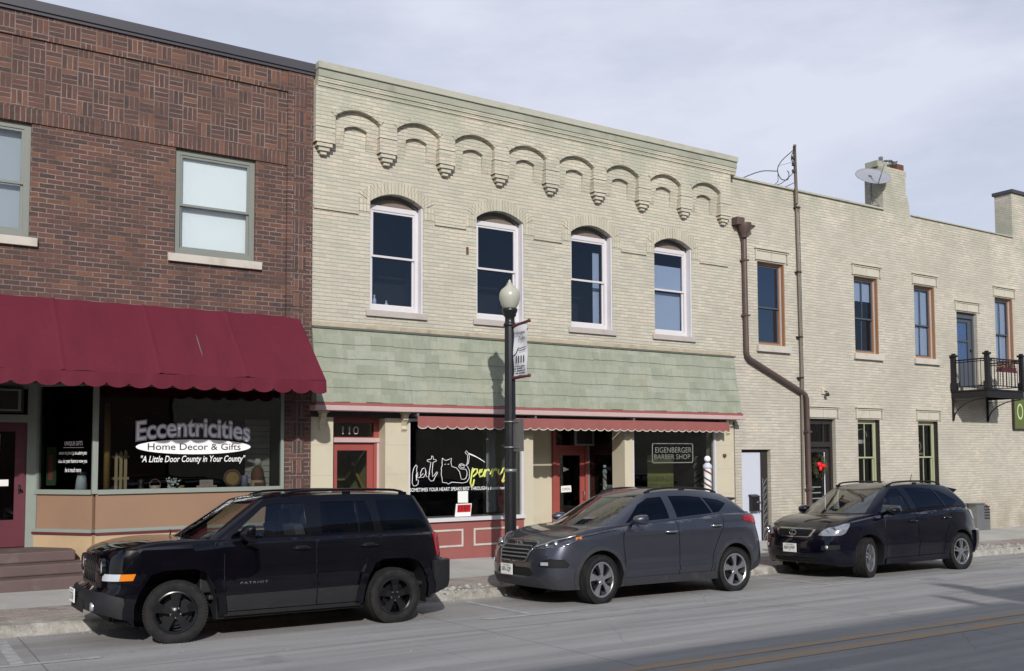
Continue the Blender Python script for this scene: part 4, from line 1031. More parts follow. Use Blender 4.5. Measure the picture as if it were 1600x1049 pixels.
# barber poles
t = NT('barber pole stripes'); s = t.n('ShaderNodeSeparateXYZ'); t.l(t.objc(), s.inputs[0])
ang = t.ma('DIVIDE', t.ma('ARCTAN2', s.outputs['Y'], s.outputs['X']), 6.2832)
ph = t.ma('FRACT', t.ma('ADD', ang, t.ma('MULTIPLY', s.outputs['Z'], 3.4)))
cc = t.ramp(ph, [(0.0, lin(220, 218, 214)), (.34, lin(110, 54, 62)), (.5, lin(220, 218, 214)), (.76, lin(70, 72, 104)), (.9, lin(220, 218, 214))], 'CONSTANT')
t.bsdf(cc, .3, coat=.5); M['stripes'] = t.m
def barber(x, y, z0, z1, r, label):
    b = thing('barber_pole', label, 'barber pole', (x, y, z0), 'barber poles')
    h = z1 - z0; q = MB(); q.lathe([(0, 0), (r * .7, 0), (r * 1.15, h * .03), (r * 1.15, h * .10), (r * .9, h * .12)], (x, y, z0)); q.lathe([(r * .9, h * .74), (r * 1.2, h * .76), (r * 1.2, h * .81), (r * .75, h * .84), (r * .6, h * .86)], (x, y, z0)); q.build('end_cap', M['white_paint'], b)
    q = MB(); q.lathe([(r, h * .12), (r, h * .745)], (x, y, z0)); q.build('striped_cylinder', M['stripes'], b)
    q = MB(); q.sphere((x, y, z0 + h * .93), r * .85, sq=(1, 1, 1)); q.build('globe', M['letter_white'], b)
    q = MB(); q.box(x - .02, x + .02, y, y + r + .10, z0 + h * .45, z0 + h * .48); q.build('bracket', M['grey_metal'], b)
barber(15.36, -.12, .55, 1.74, .085, 'white barber pole with spiral stripes in front of the right shop window')
barber(13.17, .80, .72, 1.56, .045, 'slim barber pole in the recess beside the red barber shop door')
q = MB(); q.lathe([(0, -.05), (.035, -.05), (.045, -.02), (.045, -.001)], (15.98, -.02, 1.73), 'y', 12); tag(q.build('doorbell', M['rust']), 'small round bell on the cream pier right of the barber shop window', 'bell')

# ---------------------------------------------------------------- right hand building
rg = thing('weathered_brick_building', 'long weathered cream brick building with terracotta trimmed windows and two chimneys', 'building', (26, 0, -.4))
X0, X1, TZ = 16.364, 46.0, 8.24
UW = [(17.22, 18.16), (20.78, 21.75), (23.31, 24.24), (27.2, 28.14)]
GW = [(20.80, 21.69), (23.34, 24.23)]
YR = 0.02
holes = [rect(a, b, 4.35, 6.36) for a, b in UW] + [rect(a, b, .55, 2.64) for a, b in GW] + [rect(25.26, 26.26, 3.62, 5.78), rect(18.94, 19.93, G(19.4) + .12, 2.63), rect(16.59, 17.56, G(17) + .1, 1.87)]
for k in range(4):
    holes += [rect(31.0 + k * 3.6, 31.94 + k * 3.6, 4.35, 6.36)]
mb = MB(); panel(mb, [(X0, ZB - .3), (X1, ZB - .3), (X1, TZ), (X0, TZ)], holes, YR, .2); back_shell(mb, X0, X1, TZ, YR)
mb.build('wall', M['cream_right'], rg)
q = MB(); q.box(X0 + .01, X1 - .01, .33, 13.9, TZ - .349, TZ - .34); q.build('roof', M['roofing'], rg)
q = MB(); q.box(X0 + .005, 22.06, -.03, .35, TZ + .001, TZ + .045); q.box(23.26, 28.26, -.02, .35, TZ + .001, TZ + .03); q.box(29.5, X1, -.02, .35, TZ + .001, TZ + .03); q.build('coping', M['slab'], rg)
def hood(a, b, z):
    q = MB()
    q.box(a - .03, (a + b) / 2 - .006, -.014, YR, z + .03, z + .235); q.box((a + b) / 2 + .006, b + .03, -.014, YR, z + .03, z + .235)
    q.box(a - .10, b + .14, -.06, YR, z + .285, z + .325); q.box(a - .08, a - .045, -.03, YR, z + .02, z + .284); q.box(b + .07, b + .105, -.03, YR, z + .02, z + .284)
    q.box(a - .06, b + .09, -.035, YR, z + .24, z + .265); q.build('lintel', M['stone'], rg, bevel=.004)
for a, b in UW: hood(a, b, 6.36)
for a, b in GW: hood(a, b, 2.64)
hood(25.26, 26.26, 5.78); hood(18.94, 19.93, 2.63)
for i, (a, b) in enumerate(UW + [(31.0, 31.94)]):
    bl = None if i == 0 else [(a + .10, b - .08, 5.5 if i == 1 else 4.45, 6.25, .035)]
    if i == 1: bl = [(a + .10, b - .08, 5.75, 6.25, .035)]
    f = sash(rg, a, b, 4.35, 6.36, .17 + YR, M['orange_wood'], M['glass_blue'] if i == 0 else M['glass_up'], 5.28, .07, sill=(a - .08, b + .12, 4.19, 4.348, -.06, 'sill'), blind=bl, blindm='blind', sashm=M['slate_frame'], muntin=None if i == 0 else (.5,), reveal=.2)
    q = MB(); q.box(b - .03, b - .002, YR + .005, YR + .14, 4.35, 6.355); q.build('casing', M['orange_wood'], f)
    q = MB(); q.box(b - .034, b - .031, YR + .09, YR + .14, 4.36, 6.35); q.build('casing_edge', M['white_frame'], f)
for i, (a, b) in enumerate(GW):
    f = sash(rg, a, b, .55, 2.64, .17 + YR, M['lime_frame'], M['glass'], 1.66, .075, sill=(a - .08, b + .1, .42, .548, -.06, 'sill'), muntin=(.5,), reveal=.2)
    q = MB(); q.box(b - .02, b - .002, YR + .005, YR + .14, .55, 2.635); q.build('casing', M['dark_frame'], f)
    if i == 0:
        q = MB(); q.tube([(a + .45 + .22 * math.cos(R(k)), YR + .24, 2.2 + .2 * math.sin(R(k))) for k in range(0, 181, 15)], .008, 5); q.box(a + .3, a + .6, YR + .24, YR + .245, 2.02, 2.12); q.build('window_decal', M['letter_grey'], f)
    else:
        q = MB(); q.lathe([(.10, 0), (.14, 0), (.14, .01), (.10, .01)], (a + .32, YR + .23, 1.95), 'y'); q.box(a + .2, a + .6, YR + .235, YR + .24, 1.72, 1.78); q.build('window_decal', M['pinktrim'], f)
# balcony door
q = MB(); hol = rect(25.47, 26.02, 4.35, 5.52); V, F = cdt(rect(25.27, 26.25, 3.63, 5.77), [hol]); q.add([(v[0], YR + .15, v[1]) for v in V], F); q.add([(a, YR + .15 + k, b) for k in (0, .03) for a, b in hol], [(i, (i + 1) % 4, (i + 1) % 4 + 4, i + 4) for i in range(4)])
q.box(25.47, 26.02, YR + .14, YR + .17, 4.95, 5.0); q.box(25.27, 25.34, YR + .1, YR + .149, 3.63, 5.77); q.box(26.18, 26.25, YR + .1, YR + .149, 3.63, 5.77); q.box(25.34, 26.18, YR + .1, YR + .149, 5.62, 5.77)
bdr = q.build('balcony_door', M['slate_frame'], rg); q = MB(); q.box(25.47, 26.02, YR + .17, YR + .175, 4.35, 5.52); q.build('pane', M['glass_blue'], bdr); q = MB(); q.box(25.4, 26.1, YR + .2, YR + .21, 4.3, 5.6); q.build('blind', M['blind'], bdr)
q = MB(); q.sphere((26.12, YR + .11, 4.72), .03); q.build('handle', M['black_iron'], bdr)
# white side door
q = MB(); q.box(16.595, 17.33, YR + .12, YR + .17, G(17) + .14, 1.80); wd = q.build('side_door', M['white_paint'], rg); wd['label'] = 'plain white side door with a black letter box'
q = MB(); 
for z_ in (.42, .62): q = MB(); q.lathe([(0, -.05), (.03, -.05), (.034, -.03), (.014, -.012), (.02, 0)], (17.25, YR + .12, z_), 'y', 12); q.build('handle' if z_ < .5 else 'deadbolt', M['grey_metal'], wd)
q = MB(); q.box(17.33, 17.555, YR + .10, YR + .19, G(17) + .14, 1.865); q.box(16.595, 17.33, YR + .11, YR + .19, 1.802, 1.865); q.build('door_frame', M['dark_frame'], rg)
q = MB()
for k in range(9):
    z_ = G(17) + .25 + k * .16; q.tube([(17.36 + .04 * math.cos(a) + .04 * (k % 2) + .04, YR + .085, z_ + .07 * math.sin(a)) for a in [R(x) for x in range(0, 300, 30)]], .007, 5)
    q.tube([(17.38, YR + .085, z_ - .06), (17.5, YR + .085, z_ + .1)], .006, 5)
q.tube([(17.37, YR + .085, G(17) + .15), (17.37, YR + .085, 1.2)], .008, 5); q.tube([(17.52, YR + .085, G(17) + .15), (17.52, YR + .085, 1.2)], .008, 5)
q.build('scroll_ironwork', M['grey_metal'], rg)
q = MB(); q.box(16.93, 17.17, YR + .0, YR + .119, .43, .77); q.yz([(YR - .02, .77), (YR + .119, .82), (YR + .119, .77)], 16.91, 17.19)
mbx = q.build('letter_box', M['black_iron'], None, bevel=.008); tag(mbx, 'black metal letter box on the white side door', 'letter box')
q = MB(); q.box(17.06, 17.13, YR - .006, YR - .001, .62, .66); q.build('plate', M['grey_metal'], mbx)
# dark entrance with transom and wreath
zb_ = G(19.4) + .14
q = MB(); q.box(18.945, 19.03, YR + .1, YR + .2, zb_, 2.62); q.box(19.84, 19.925, YR + .1, YR + .2, zb_, 2.62); q.box(19.03, 19.84, YR + .1, YR + .2, 2.5, 2.62); q.box(19.03, 19.84, YR + .08, YR + .2, 1.93, 2.06); q.box(19.6, 19.64, YR + .12, YR + .18, 2.06, 2.5)
df = q.build('door_frame', M['dark_frame'], rg); q = MB(); q.box(19.03, 19.84, YR + .15, YR + .155, 2.06, 2.5); q.build('pane', M['glass'], df)
q = MB(); hol = rect(19.16, 19.70, .2, 1.8); V, F = cdt(rect(19.035, 19.835, zb_, 1.925), [hol]); q.add([(v[0], YR + .15, v[1]) for v in V], F); q.add([(a, YR + .15 + k, b) for k in (0, .03) for a, b in hol], [(i, (i + 1) % 4, (i + 1) % 4 + 4, i + 4) for i in range(4)])
dk = q.build('door', M['dark_frame'], rg); q = MB(); q.box(19.16, 19.70, YR + .165, YR + .17, .2, 1.8); q.build('pane', M['glass'], dk)
q = MB(); q.box(19.64, 19.655, YR + .13, YR + .145, .2, 1.8)
for k in range(4): q.box(19.18, 19.55, YR + .18, YR + .185, .92 - k * .14, .95 - k * .14)
q.build('door_lettering', M['letter_grey'], dk)
room2 = MB()
for (a, b, c_, d) in ((18.9, 20.1, .3, 2.7), (16.5, 17.7, -.5, 2.0)): room2.box(a, b, YR + .3, YR + 1.6, c_, d)
q = MB(); a, b, c_, d = 18.8, 20.1, zb_ - .1, 2.7; q.add([(a, YR + .21, c_), (b, YR + .21, c_), (b, 2, c_), (a, 2, c_), (a, YR + .21, d), (b, YR + .21, d), (b, 2, d), (a, 2, d)], [(0, 1, 2, 3), (4, 5, 6, 7), (1, 2, 6, 5), (2, 3, 7, 6), (3, 0, 4, 7)]); q.build('hallway', M['dark_in'], rg)
wr = thing('wreath', 'evergreen wreath with a bright red bow on the dark entrance door', 'wreath', (19.42, YR + .1, 1.46))
rnd = random.Random(5); q = MB()
for k in range(900):
    a = rnd.uniform(0, 2 * math.pi); rr = .2 + rnd.gauss(0, .035); b = rnd.uniform(0, 2 * math.pi); y = rnd.gauss(0, .03)
    c = Vector((19.42 + rr * .9 * math.cos(a), YR + .09 + y, 1.46 + rr * 1.35 * math.sin(a))); d = Vector((math.cos(a + rnd.uniform(-.9, .9)), rnd.uniform(-.6, .2), math.sin(a + rnd.uniform(-.9, .9)))).normalized() * rnd.uniform(.03, .07); w = d.orthogonal().normalized() * .006
    q.add([c - w, c + w, c + d], [(0, 1, 2)])
M['pine'] = simple('wreath evergreen', lin(82, 84, 52), .8, var=.5, scale=30, bump=0); q.build('foliage', M['pine'], wr)
q = MB(); q.sphere((19.33, YR + .03, 1.50), .09, sq=(.9, .5, .7)); q.sphere((19.48, YR + .02, 1.46), .08, sq=(1, .5, .6)); q.sphere((19.36, YR + .02, 1.40), .08, sq=(.7, .4, .8)); q.sphere((19.41, YR + .0, 1.47), .045)
q.build('bow', simple('red velvet bow', lin(222, 22, 34), .6, var=.15, scale=12, bump=.1), wr)
# chimneys
ch = MB(); yb0 = YR - .004
ch.box(22.07, 23.07, yb0, .58, TZ - .3, 9.45); ch.xz([(23.072, TZ - .3), (23.26, TZ - .3), (23.2, 8.52), (23.14, 8.75), (23.072, 8.8)], yb0 + .002, .5); ch.box(22.6, 23.1, yb0 - .003, .5, 9.3, 9.42)
c1 = ch.build('chimney', M['cream_right'], rg)
q = MB(); q.box(22.0, 22.42, .12, .5, 9.452, 9.62); q.build('brick_pot', M['frieze'], c1)
q = MB(); q.box(22.75, 23.05, .05, .4, 9.452, 9.62); q.build('clay_flue', M['rust'], c1)
q = MB(); q.lathe([(.09, 0), (.09, .12), (.13, .13), (.13, .17), (.08, .18), (.08, .24), (.15, .26), (.0, .30)], (22.6, .25, 9.45)); q.lathe([(.07, 0), (.07, .1), (.1, .12), (0, .15)], (22.85, .2, 9.6)); q.build('metal_flue', M['grey_metal'], c1)
ch = MB(); ch.box(28.27, 29.5, yb0, .55, TZ - .3, 9.62); c2 = ch.build('chimney', M['cream_right'], rg)
q = MB(); q.box(28.22, 29.55, -.04, .6, 9.622, 9.72); q.build('chimney_cap', M['dark_coping'], c2)

# ---------------------------------------------------------------- things fixed to the walls
ds = thing('downspout', 'brown metal downspout with hopper head slanting across the weathered cream wall', 'downspout', (18.8, -.06, -.4))
q = MB(); q.tube([(16.70, -.07, 6.95), (16.72, -.07, 4.15), (16.74, -.07, 4.06), (16.82, -.07, 3.98), (18.62, -.07, 3.26), (18.72, -.07, 3.20), (18.77, -.07, 3.10), (18.82, -.07, -.3)], .06, 10)
q.build('pipe', M['brown_pipe'], ds)
q = MB(); q.lathe([(.06, 6.82), (.075, 6.9), (.16, 7.05), (.17, 7.16)], (16.66, -.12, 0), n=10); q.box(16.38, 16.62, -.18, .01, 7.1, 7.28); q.box(16.72, 16.95, -.2, .0, 7.1, 7.14); q.xz([(16.72, 7.1), (16.95, 7.1), (16.74, 6.95)], -.19, 0)
q.build('hopper', M['brown_pipe'], ds, bevel=.01)
for (x, z_) in ((16.71, 6.3), (16.72, 5.0), (18.79, 2.3), (18.81, .9)): q = MB(); q.box(x - .08, x + .08, -.135, .015, z_ - .02, z_ + .02); q.build('strap', M['brown_pipe'], ds)
cm = thing('service_mast', 'thin rusty service conduit with insulators and looping wires above the roof edge', 'utility mast', (18.6, -.04, -.4))
q = MB(); q.tube([(18.60, -.05, -.3), (18.62, -.05, 4.0), (18.56, -.05, 8.2)], .026, 8); q.tube([(18.54, -.08, 7.9), (18.50, -.08, 9.3), (18.47, -.12, 9.34)], .04, 8); q.build('conduit', simple('rusty conduit', lin(118, 108, 96), .6, .3, .25, 8, .2), cm)
q = MB(); q.tube([(18.70, -.02, 7.9), (18.72, -.02, 4.2), (18.76, -.02, 1.0)], .008, 5); q.build('cable', M['black_iron'], cm)
q = MB()
for z_ in (8.98, 8.82, 8.65): q.lathe([(0, 0), (.03, .0), (.05, .02), (.03, .04), (.05, .06), (.03, .08), (0, .085)], (18.43, -.1, z_), 'z', 10)
for z_ in (7.8, 6.2, 4.6, 3.6): q.box(18.52, 18.67, -.09, .015, z_, z_ + .03)
q.build('insulator', M['dark_frame'], cm)
def curve(pts, n=8):
    P = [Vector(p) for p in pts]; P = [P[0] * 2 - P[1]] + P + [P[-1] * 2 - P[-2]]; o = []
    for i in range(1, len(P) - 2):
        for k in range(n):
            t_ = k / n; a, b, c, d = P[i - 1:i + 3]
            o.append(.5 * ((2 * b) + (c - a) * t_ + (2 * a - 5 * b + 4 * c - d) * t_ ** 2 + (3 * b - a - 3 * c + d) * t_ ** 3))
    o.append(P[-2]); return o
q = MB()
q.tube(curve([(18.45, -.12, 9.28), (18.38, -.14, 9.19), (17.95, -.15, 8.85), (17.80, -.15, 8.6), (17.95, -.12, 8.42), (18.2, -.1, 8.44), (18.26, -.1, 8.6), (18.2, -.1, 8.66)]), .011, 5)
q.tube(curve([(18.46, -.12, 9.25), (18.33, -.12, 9.0), (18.43, -.12, 8.82), (18.43, -.12, 8.66)]), .011, 5)
q.tube(curve([(17.80, -.14, 8.58), (17.45, .1, 8.57), (16.92, .4, 8.32), (16.6, .6, 8.1)]), .012, 5)
q.tube(curve([(18.42, -.1, 8.64), (18.1, 0, 8.36), (17.9, .1, 8.30)]), .009, 5); q.tube(curve([(18.44, -.1, 8.4), (18.3, 0, 8.32), (18.2, .1, 8.28)]), .009, 5)
q.tube(curve([(18.42, -.12, 8.98), (18.1, -.3, 8.8), (17.8, -.15, 8.7)]), .005, 4)
q.tube(curve([(17.82, -.14, 8.5), (17.86, -.1, 8.35), (17.84, 0, 8.28)]), .008, 5)
q.build('wire', M['black_iron'], cm)
dh = thing('satellite_dish', 'grey satellite dish on the roof in front of the chimney', 'satellite dish', (21.95, .3, 8.3))
q = MB(); c = Vector((21.72, .05, 9.12)); nrm = Vector((-.30, -.55, .62)).normalized(); ux = nrm.cross(Vector((0, 0, 1))).normalized(); uy = ux.cross(nrm)
vs = []; N = 28
for i in range(7):
    for k in range(N):
        a = 2 * math.pi * k / N; rr = i / 6; vs.append(c + ux * .47 * rr * math.cos(a) + uy * .40 * rr * math.sin(a) + nrm * (.07 * rr * rr - .06))
q.add(vs, [(i * N + k, i * N + (k + 1) % N, (i + 1) * N + (k + 1) % N, (i + 1) * N + k) for i in range(6) for k in range(N)], True)
rim = q.build('reflector', simple('grey dish paint', lin(140, 143, 152), .5, var=.06, scale=3, bump=.02), dh); so = rim.modifiers.new('thickness', 'SOLIDIFY'); so.thickness = .015
q = MB(); e = c + nrm * .55 - uy * .1; q.tube([c - uy * .40, e - uy * .28, e], .014, 6); q.box(e.x - .04, e.x + .04, e.y - .04, e.y + .04, e.z - .03, e.z + .05); q.build('feed_arm', M['grey_metal'], dh)
q = MB(); q.tube([c - nrm * .06, c - nrm * .2 - Vector((0, 0, .1)), (21.93, .28, 8.7), (21.95, .3, 8.28)], .025, 8); q.tube([(21.85, .26, 8.78), (22.12, .1, 8.28)], .014, 6); q.build('mount', M['grey_metal'], dh)
q = MB(); q.box(19.42, 19.54, -.02, .02, 3.24, 3.40); q.build; fx = q.build('wall_light', M['cream_plain'], None, bevel=.01); tag(fx, 'small wall light over the dark entrance door', 'wall light')
q = MB(); q.lathe([(.035, 0), (.055, -.08), (.03, -.09), (0, -.09)], (19.52, -.09, 3.28), 'z', 12); q.tube([(19.5, -.02, 3.32), (19.52, -.09, 3.30)], .015, 6); q.build('lamp_shade', M['dark_frame'], fx)
vt = thing('meter_cabinet', 'grey louvred metal meter cabinet against the brick wall behind the black car', 'meter cabinet', (26.2, -.1, -.3))
q = MB(); q.xz([(25.5, -.42), (26.12, -.42), (26.12, .16), (26.06, .27), (25.92, .33), (25.5, .33)], -.28, .018); q.build('cabinet', M['grey_metal'], vt, bevel=.01)
q = MB()
for k in range(5): q.box(25.84, 26.09, -.295, -.281, -.08 + k * .08, -.045 + k * .08)
q.build('louvre', M['dark_frame'], vt)
q = MB(); q.xz([(25.88, .29), (26.08, .2), (26.04, .27), (25.92, .322)], -.285, -.281); q.build('rust_patch', M['rust'], vt)
q = MB(); q.box(25.4, 25.85, -.3, .015, .335, .365); q.build('lid', M['grey_metal'], vt)
# green sign
gs = thing('green_signboard', 'olive green signboard with a pale ring on the far end of the brick wall', 'sign', (28.6, 0, 2.9))
q = MB(); q.box(27.93, 29.6, -.05, .018, 2.48, 3.36); q.build('board', M['green_sign'], gs)
q = MB()
for (a, b, c_, d) in ((27.91, 29.62, 3.361, 3.39), (27.91, 29.62, 2.45, 2.479), (27.905, 27.929, 2.479, 3.361)): q.box(a, b, -.06, .017, c_, d)
q.build('edge', M['dark_frame'], gs)
q = MB(); 
for (r0, cx_) in ((1, 28.24),):
    ro = [(cx_ + .16 * math.cos(2 * math.pi * k / 28), -.0525, 2.99 + .24 * math.sin(2 * math.pi * k / 28)) for k in range(28)]; ri = [(cx_ + .11 * math.cos(2 * math.pi * k / 28), -.0525, 2.99 + .18 * math.sin(2 * math.pi * k / 28)) for k in range(28)]
    q.add(ro + ri, [(k, (k + 1) % 28, (k + 1) % 28 + 28, k + 28) for k in range(28)])
q.build('ring_motif', simple('pale lime lettering', lin(178, 196, 130), .6, bump=0), gs)
# balcony
bl = thing('balcony', 'black iron balcony with ball topped posts and curved brackets on the upper brick wall', 'balcony', (25.8, -.5, 3.3))
BX0, BX1, BY = 24.93, 26.62, -1.03
q = MB(); q.box(BX0 - .06, BX1 + .06, BY - .05, YR - .001, 3.46, 3.50); q.box(BX0 - .04, BX1 + .04, BY - .03, BY + .03, 3.28, 3.458); q.box(BX0 - .04, BX0 + .03, BY + .032, YR - .001, 3.28, 3.458); q.box(BX1 - .03, BX1 + .04, BY + .032, YR - .001, 3.28, 3.458); q.build('deck', M['black_iron'], bl, bevel=.006)
for (x, y) in ((BX0, -.06), (BX0, BY), (BX1, BY), (BX1, -.06)):
    q = MB(); w = .055; q.box(x - w, x + w, y - w, y + w, 3.502, 4.44); q.box(x - w - .025, x + w + .025, y - w - .025, y + w + .025, 3.503, 3.72); q.box(x - w - .03, x + w + .03, y - w - .03, y + w + .03, 4.441, 4.50); q.box(x - .045, x + .045, y - .045, y + .045, 4.501, 4.54)
    q.build('post', M['black_iron'], bl, bevel=.012)
def railing(p0, p1, n):
    q = MB(); p0 = Vector(p0); p1 = Vector(p1)
    for z_ in (3.60, 4.28, 4.34): q.tube([p0 + Vector((0, 0, z_)), p1 + Vector((0, 0, z_))], .014 if z_ != 4.34 else .02, 6)
    for k in range(n): t_ = (k + .5) / n; p_ = p0.lerp(p1, t_); q.tube([p_ + Vector((0, 0, 3.6)), p_ + Vector((0, 0, 4.34))], .010, 5, smooth=True)
    q.build('railing', M['black_iron'], bl)
railing((BX0, -.06, 0), (BX0, BY, 0), 8); railing((BX1, -.06, 0), (BX1, BY, 0), 8); railing((BX0, BY, 0), (BX1, BY, 0), 12)
for x in (BX0, BX1):
    q = MB(); q.box(x - .02, x + .02, -.03, YR - .001, 2.66, 3.28)
    arc = [(x, -.03 - .95 * (1 - math.cos(R(a))), 2.70 + .55 * math.sin(R(a))) for a in range(0, 91, 9)]
    q.tube(arc, .016, 6)
    for k in range(1, 9): q.tube([(x, -.03, 3.22), arc[k]], .005, 4)
    q.build('bracket', M['black_iron'], bl)
fp = thing('planter', 'planter with red flowers and greenery on the balcony rail', 'planter', (25.9, -.85, 4.0))
q = MB(); q.box(25.75, 26.45, -.98, -.82, 4.02, 4.14); q.build('trough', M['maroon'], fp)
q = MB(); rnd = random.Random(2)
for k in range(260):
    c = Vector((rnd.uniform(25.72, 26.48), -.9 + rnd.gauss(0, .05), 4.18 + rnd.gauss(0, .05))); d = Vector((rnd.uniform(-1, 1), rnd.uniform(-1, 1), rnd.uniform(-.3, 1))).normalized() * .06; w = d.orthogonal().normalized() * .02
    q.cur = 1 if rnd.random() < .3 else 0; q.add([c - w, c + w, c + d], [(0, 1, 2)])
q.build('foliage', [M['pine'], M['letter_red']], fp)

# ---------------------------------------------------------------- street lamp
LX, LY = 9.0, -1.85; LZ = walk_z(LX, LY)
lm = thing('street_lamp', 'black fluted street lamp with a frosted acorn globe on the pavement', 'street lamp', (LX, LY, LZ))
def fluted(mb, prof, c, n=48, fl=12, depth=.10):
    vs = []
    for r, h in prof:
        for k in range(n):
            a = 2 * math.pi * k / n; q_ = r * (1 - depth * (0.5 + .5 * math.cos(a * fl))); vs.append((c[0] + q_ * math.cos(a), c[1] + q_ * math.sin(a), h))
    mb.add(vs, [(i * n + k, i * n + (k + 1) % n, (i + 1) * n + (k + 1) % n, (i + 1) * n + k) for i in range(len(prof) - 1) for k in range(n)], True)
q = MB(); fluted(q, [(.104, LZ + .38), (.10, 2.0), (.092, 4.0), (.09, 4.02)], (LX, LY)); q.build('pole', M['pole'], lm)
q = MB(); q.lathe([(.22, LZ - .02), (.22, LZ + .08), (.18, LZ + .11), (.17, LZ + .24), (.13, LZ + .3), (.125, LZ + .36), (.108, LZ + .4)], (LX, LY, 0)); q.build('base', M['pole'], lm)
q = MB(); q.lathe([(.10, 4.0), (.12, 4.02), (.10, 4.05), (.085, 4.08), (.085, 4.16), (.115, 4.19), (.11, 4.22), (.13, 4.25), (.14, 4.30), (.12, 4.315)], (LX, LY, 0)); q.build('capital', M['pole'], lm)
t = NT('frosted globe'); p = t.pos(); b_ = t.bsdf(t.mix(t.noise(p, 9, 3), lin(180, 180, 168), lin(162, 163, 150)), .25, 0, t.bump(t.noise(p, 60, 2), .15, .01)); b_.inputs['Subsurface Weight'].default_value = .25; b_.inputs['Subsurface Radius'].default_value = (.1, .1, .1); M['globe'] = t.m
q = MB(); q.lathe([(0.0979, 4.3000), (0.1202, 4.3285), (0.1557, 4.3950), (0.1780, 4.4710), (0.1842, 4.5280), (0.1762, 4.5850), (0.1469, 4.6420), (0.0979, 4.6848), (0.0757, 4.6990), (0.0801, 4.7085), (0.0534, 4.7228), (0.0490, 4.7417), (0.0605, 4.7513), (0.0312, 4.7655), (0.0267, 4.7845), (0.0338, 4.7940), (0.0107, 4.8130), (0.0000, 4.8320)], (LX, LY, 0), n=32); q.build('globe', M['globe'], lm)
q = MB()
for z_ in (2.34, 1.90, 1.50): q.lathe([(.101, z_ - .012), (.112, z_ - .012), (.112, z_ + .012), (.101, z_ + .012)], (LX, LY, 0)) if z_ > 1.6 else q.lathe([(.10, z_ - .03), (.115, z_ - .02), (.115, z_ + .02), (.10, z_ + .03)], (LX, LY, 0))
q.build('band', M['grey_metal'], lm)
q = MB(); q.box(LX - .004, LX + .004, LY - .42, LY - .10, 1.83, 2.38); q.box(LX - .02, LX + .02, LY - .3, LY - .09, 2.325, 2.35); q.box(LX - .02, LX + .02, LY - .3, LY - .09, 1.885, 1.91)
sg = q.build('parking_sign', M['grey_metal'], None); tag(sg, 'small grey metal sign strapped edge on to the street lamp', 'sign')
bn = thing('street_banner', 'white town banner with a black drawing hung from maroon rods on the street lamp', 'banner', (LX, LY - .3, 3.5))
q = MB()
for z0, z1 in ((3.985, 4.03), (3.09, 3.10)):
    q.tube([(LX, LY - .08, z0), (LX, LY - .58, z1)], [.03, .022], 10)
    q.sphere((LX, LY - .60, z1 + .005), .032)
q.build('rod', M['maroon'], bn)
q = MB(); n = 14; vs = []
for j in range(n + 1):
    for i in range(9):
        y = LY - .12 - .42 * i / 8; z_ = 3.10 + (.88 + .03 * i / 8) * j / n; vs.append((LX + .012 * math.sin(j * .7 + i * .4), y, z_))
q.add(vs, [(j * 9 + i, j * 9 + i + 1, (j + 1) * 9 + i + 1, (j + 1) * 9 + i) for j in range(n) for i in range(8)], True); q.build('cloth', simple('white banner cloth', lin(222, 224, 230), .8, var=.03, bump=.05), bn)
q = MB(); pb = lambda u, v: (LX - .022, LY - .54 + .42 - u, v)
# seen from the left the street side is to the right: u runs outward from the pole
letter(q, 'Sheboygan', (.03, .38, 3.82, 3.885), pb, offset=.004); letter(q, 'Falls', (.2, .38, 3.73, 3.79), pb, offset=.004)
def bl_line(pts, r=.007): q.tube([pb(*p_) for p_ in pts], r, 5)
bl_line([(.02, 3.47), (.08, 3.49), (.12, 3.52), (.18, 3.60), (.22, 3.58), (.40, 3.60)]); bl_line([(.22, 3.54), (.4, 3.57)], .004)
for u in (.10, .17, .25, .33): q.add([pb(u, 3.34), pb(u + .03, 3.34), pb(u + .03, 3.46), pb(u, 3.46)], [(0, 1, 2, 3)])
rnd = random.Random(9)
for j in range(4):
    for i in range(9):
        if rnd.random() < .75: u = .07 + i * .035; v = 3.15 + j * .04; q.add([pb(u, v), pb(u + .024, v), pb(u + .024, v + rnd.uniform(.01, .03)), pb(u, v + .02)], [(0, 1, 2, 3)])
q.add([pb(.17, 3.115), pb(.27, 3.115), pb(.27, 3.125), pb(.17, 3.125)], [(0, 1, 2, 3)])
q.build('drawing', M['letter_black'], bn)

# ---------------------------------------------------------------- things in the gift shop window
def lathe_thing(name, label, cat, x, y, z, prof, m, n=20):
    q = MB(); q.lathe(prof, (x, y, z), 'z', n); return tag(q.build(name, m), label, cat)
pk = thing('picket_panel', 'cream wooden picket panel leaning inside the gift shop window', 'picket panel', (3.1, .45, 1.18))
q = MB()
for k in range(3): q.xz([(3.0 + k * .07, 1.19), (3.045 + k * .07, 1.19), (3.045 + k * .07, 1.80 + .02 * k), (3.022 + k * .07, 1.84 + .02 * k), (3.0 + k * .07, 1.80 + .02 * k)], .40, .42)
q.build('picket', M['ochre'], pk); q = MB(); q.box(2.96, 3.22, .421, .44, 1.74, 1.78); q.box(2.96, 3.22, .421, .44, 1.4, 1.44); q.build('cross_rail', M['ochre'], pk)
q = MB(); q.lathe([(0, 1.19), (.05, 1.19), (.05, 2.2), (.04, 2.6), (0, 2.6)], (2.86, .28, 0), n=12); tag(q.build('wooden_post', M['wood']), 'honey coloured wooden post just inside the gift shop window', 'post')
cn = thing('milk_can', 'white enamel can standing at the corner of the gift shop window', 'can', (2.52, .4, 1.18)); q = MB(); q.lathe([(0, 1.19), (.1, 1.19), (.075, 1.42), (.06, 1.48)], (2.52, .42, 0)); q.build('body', M['white_paint'], cn); q = MB(); q.lathe([(.07, 1.48), (.08, 1.52), (0, 1.53)], (2.52, .42, 0)); q.build('lid', M['dark_frame'], cn)
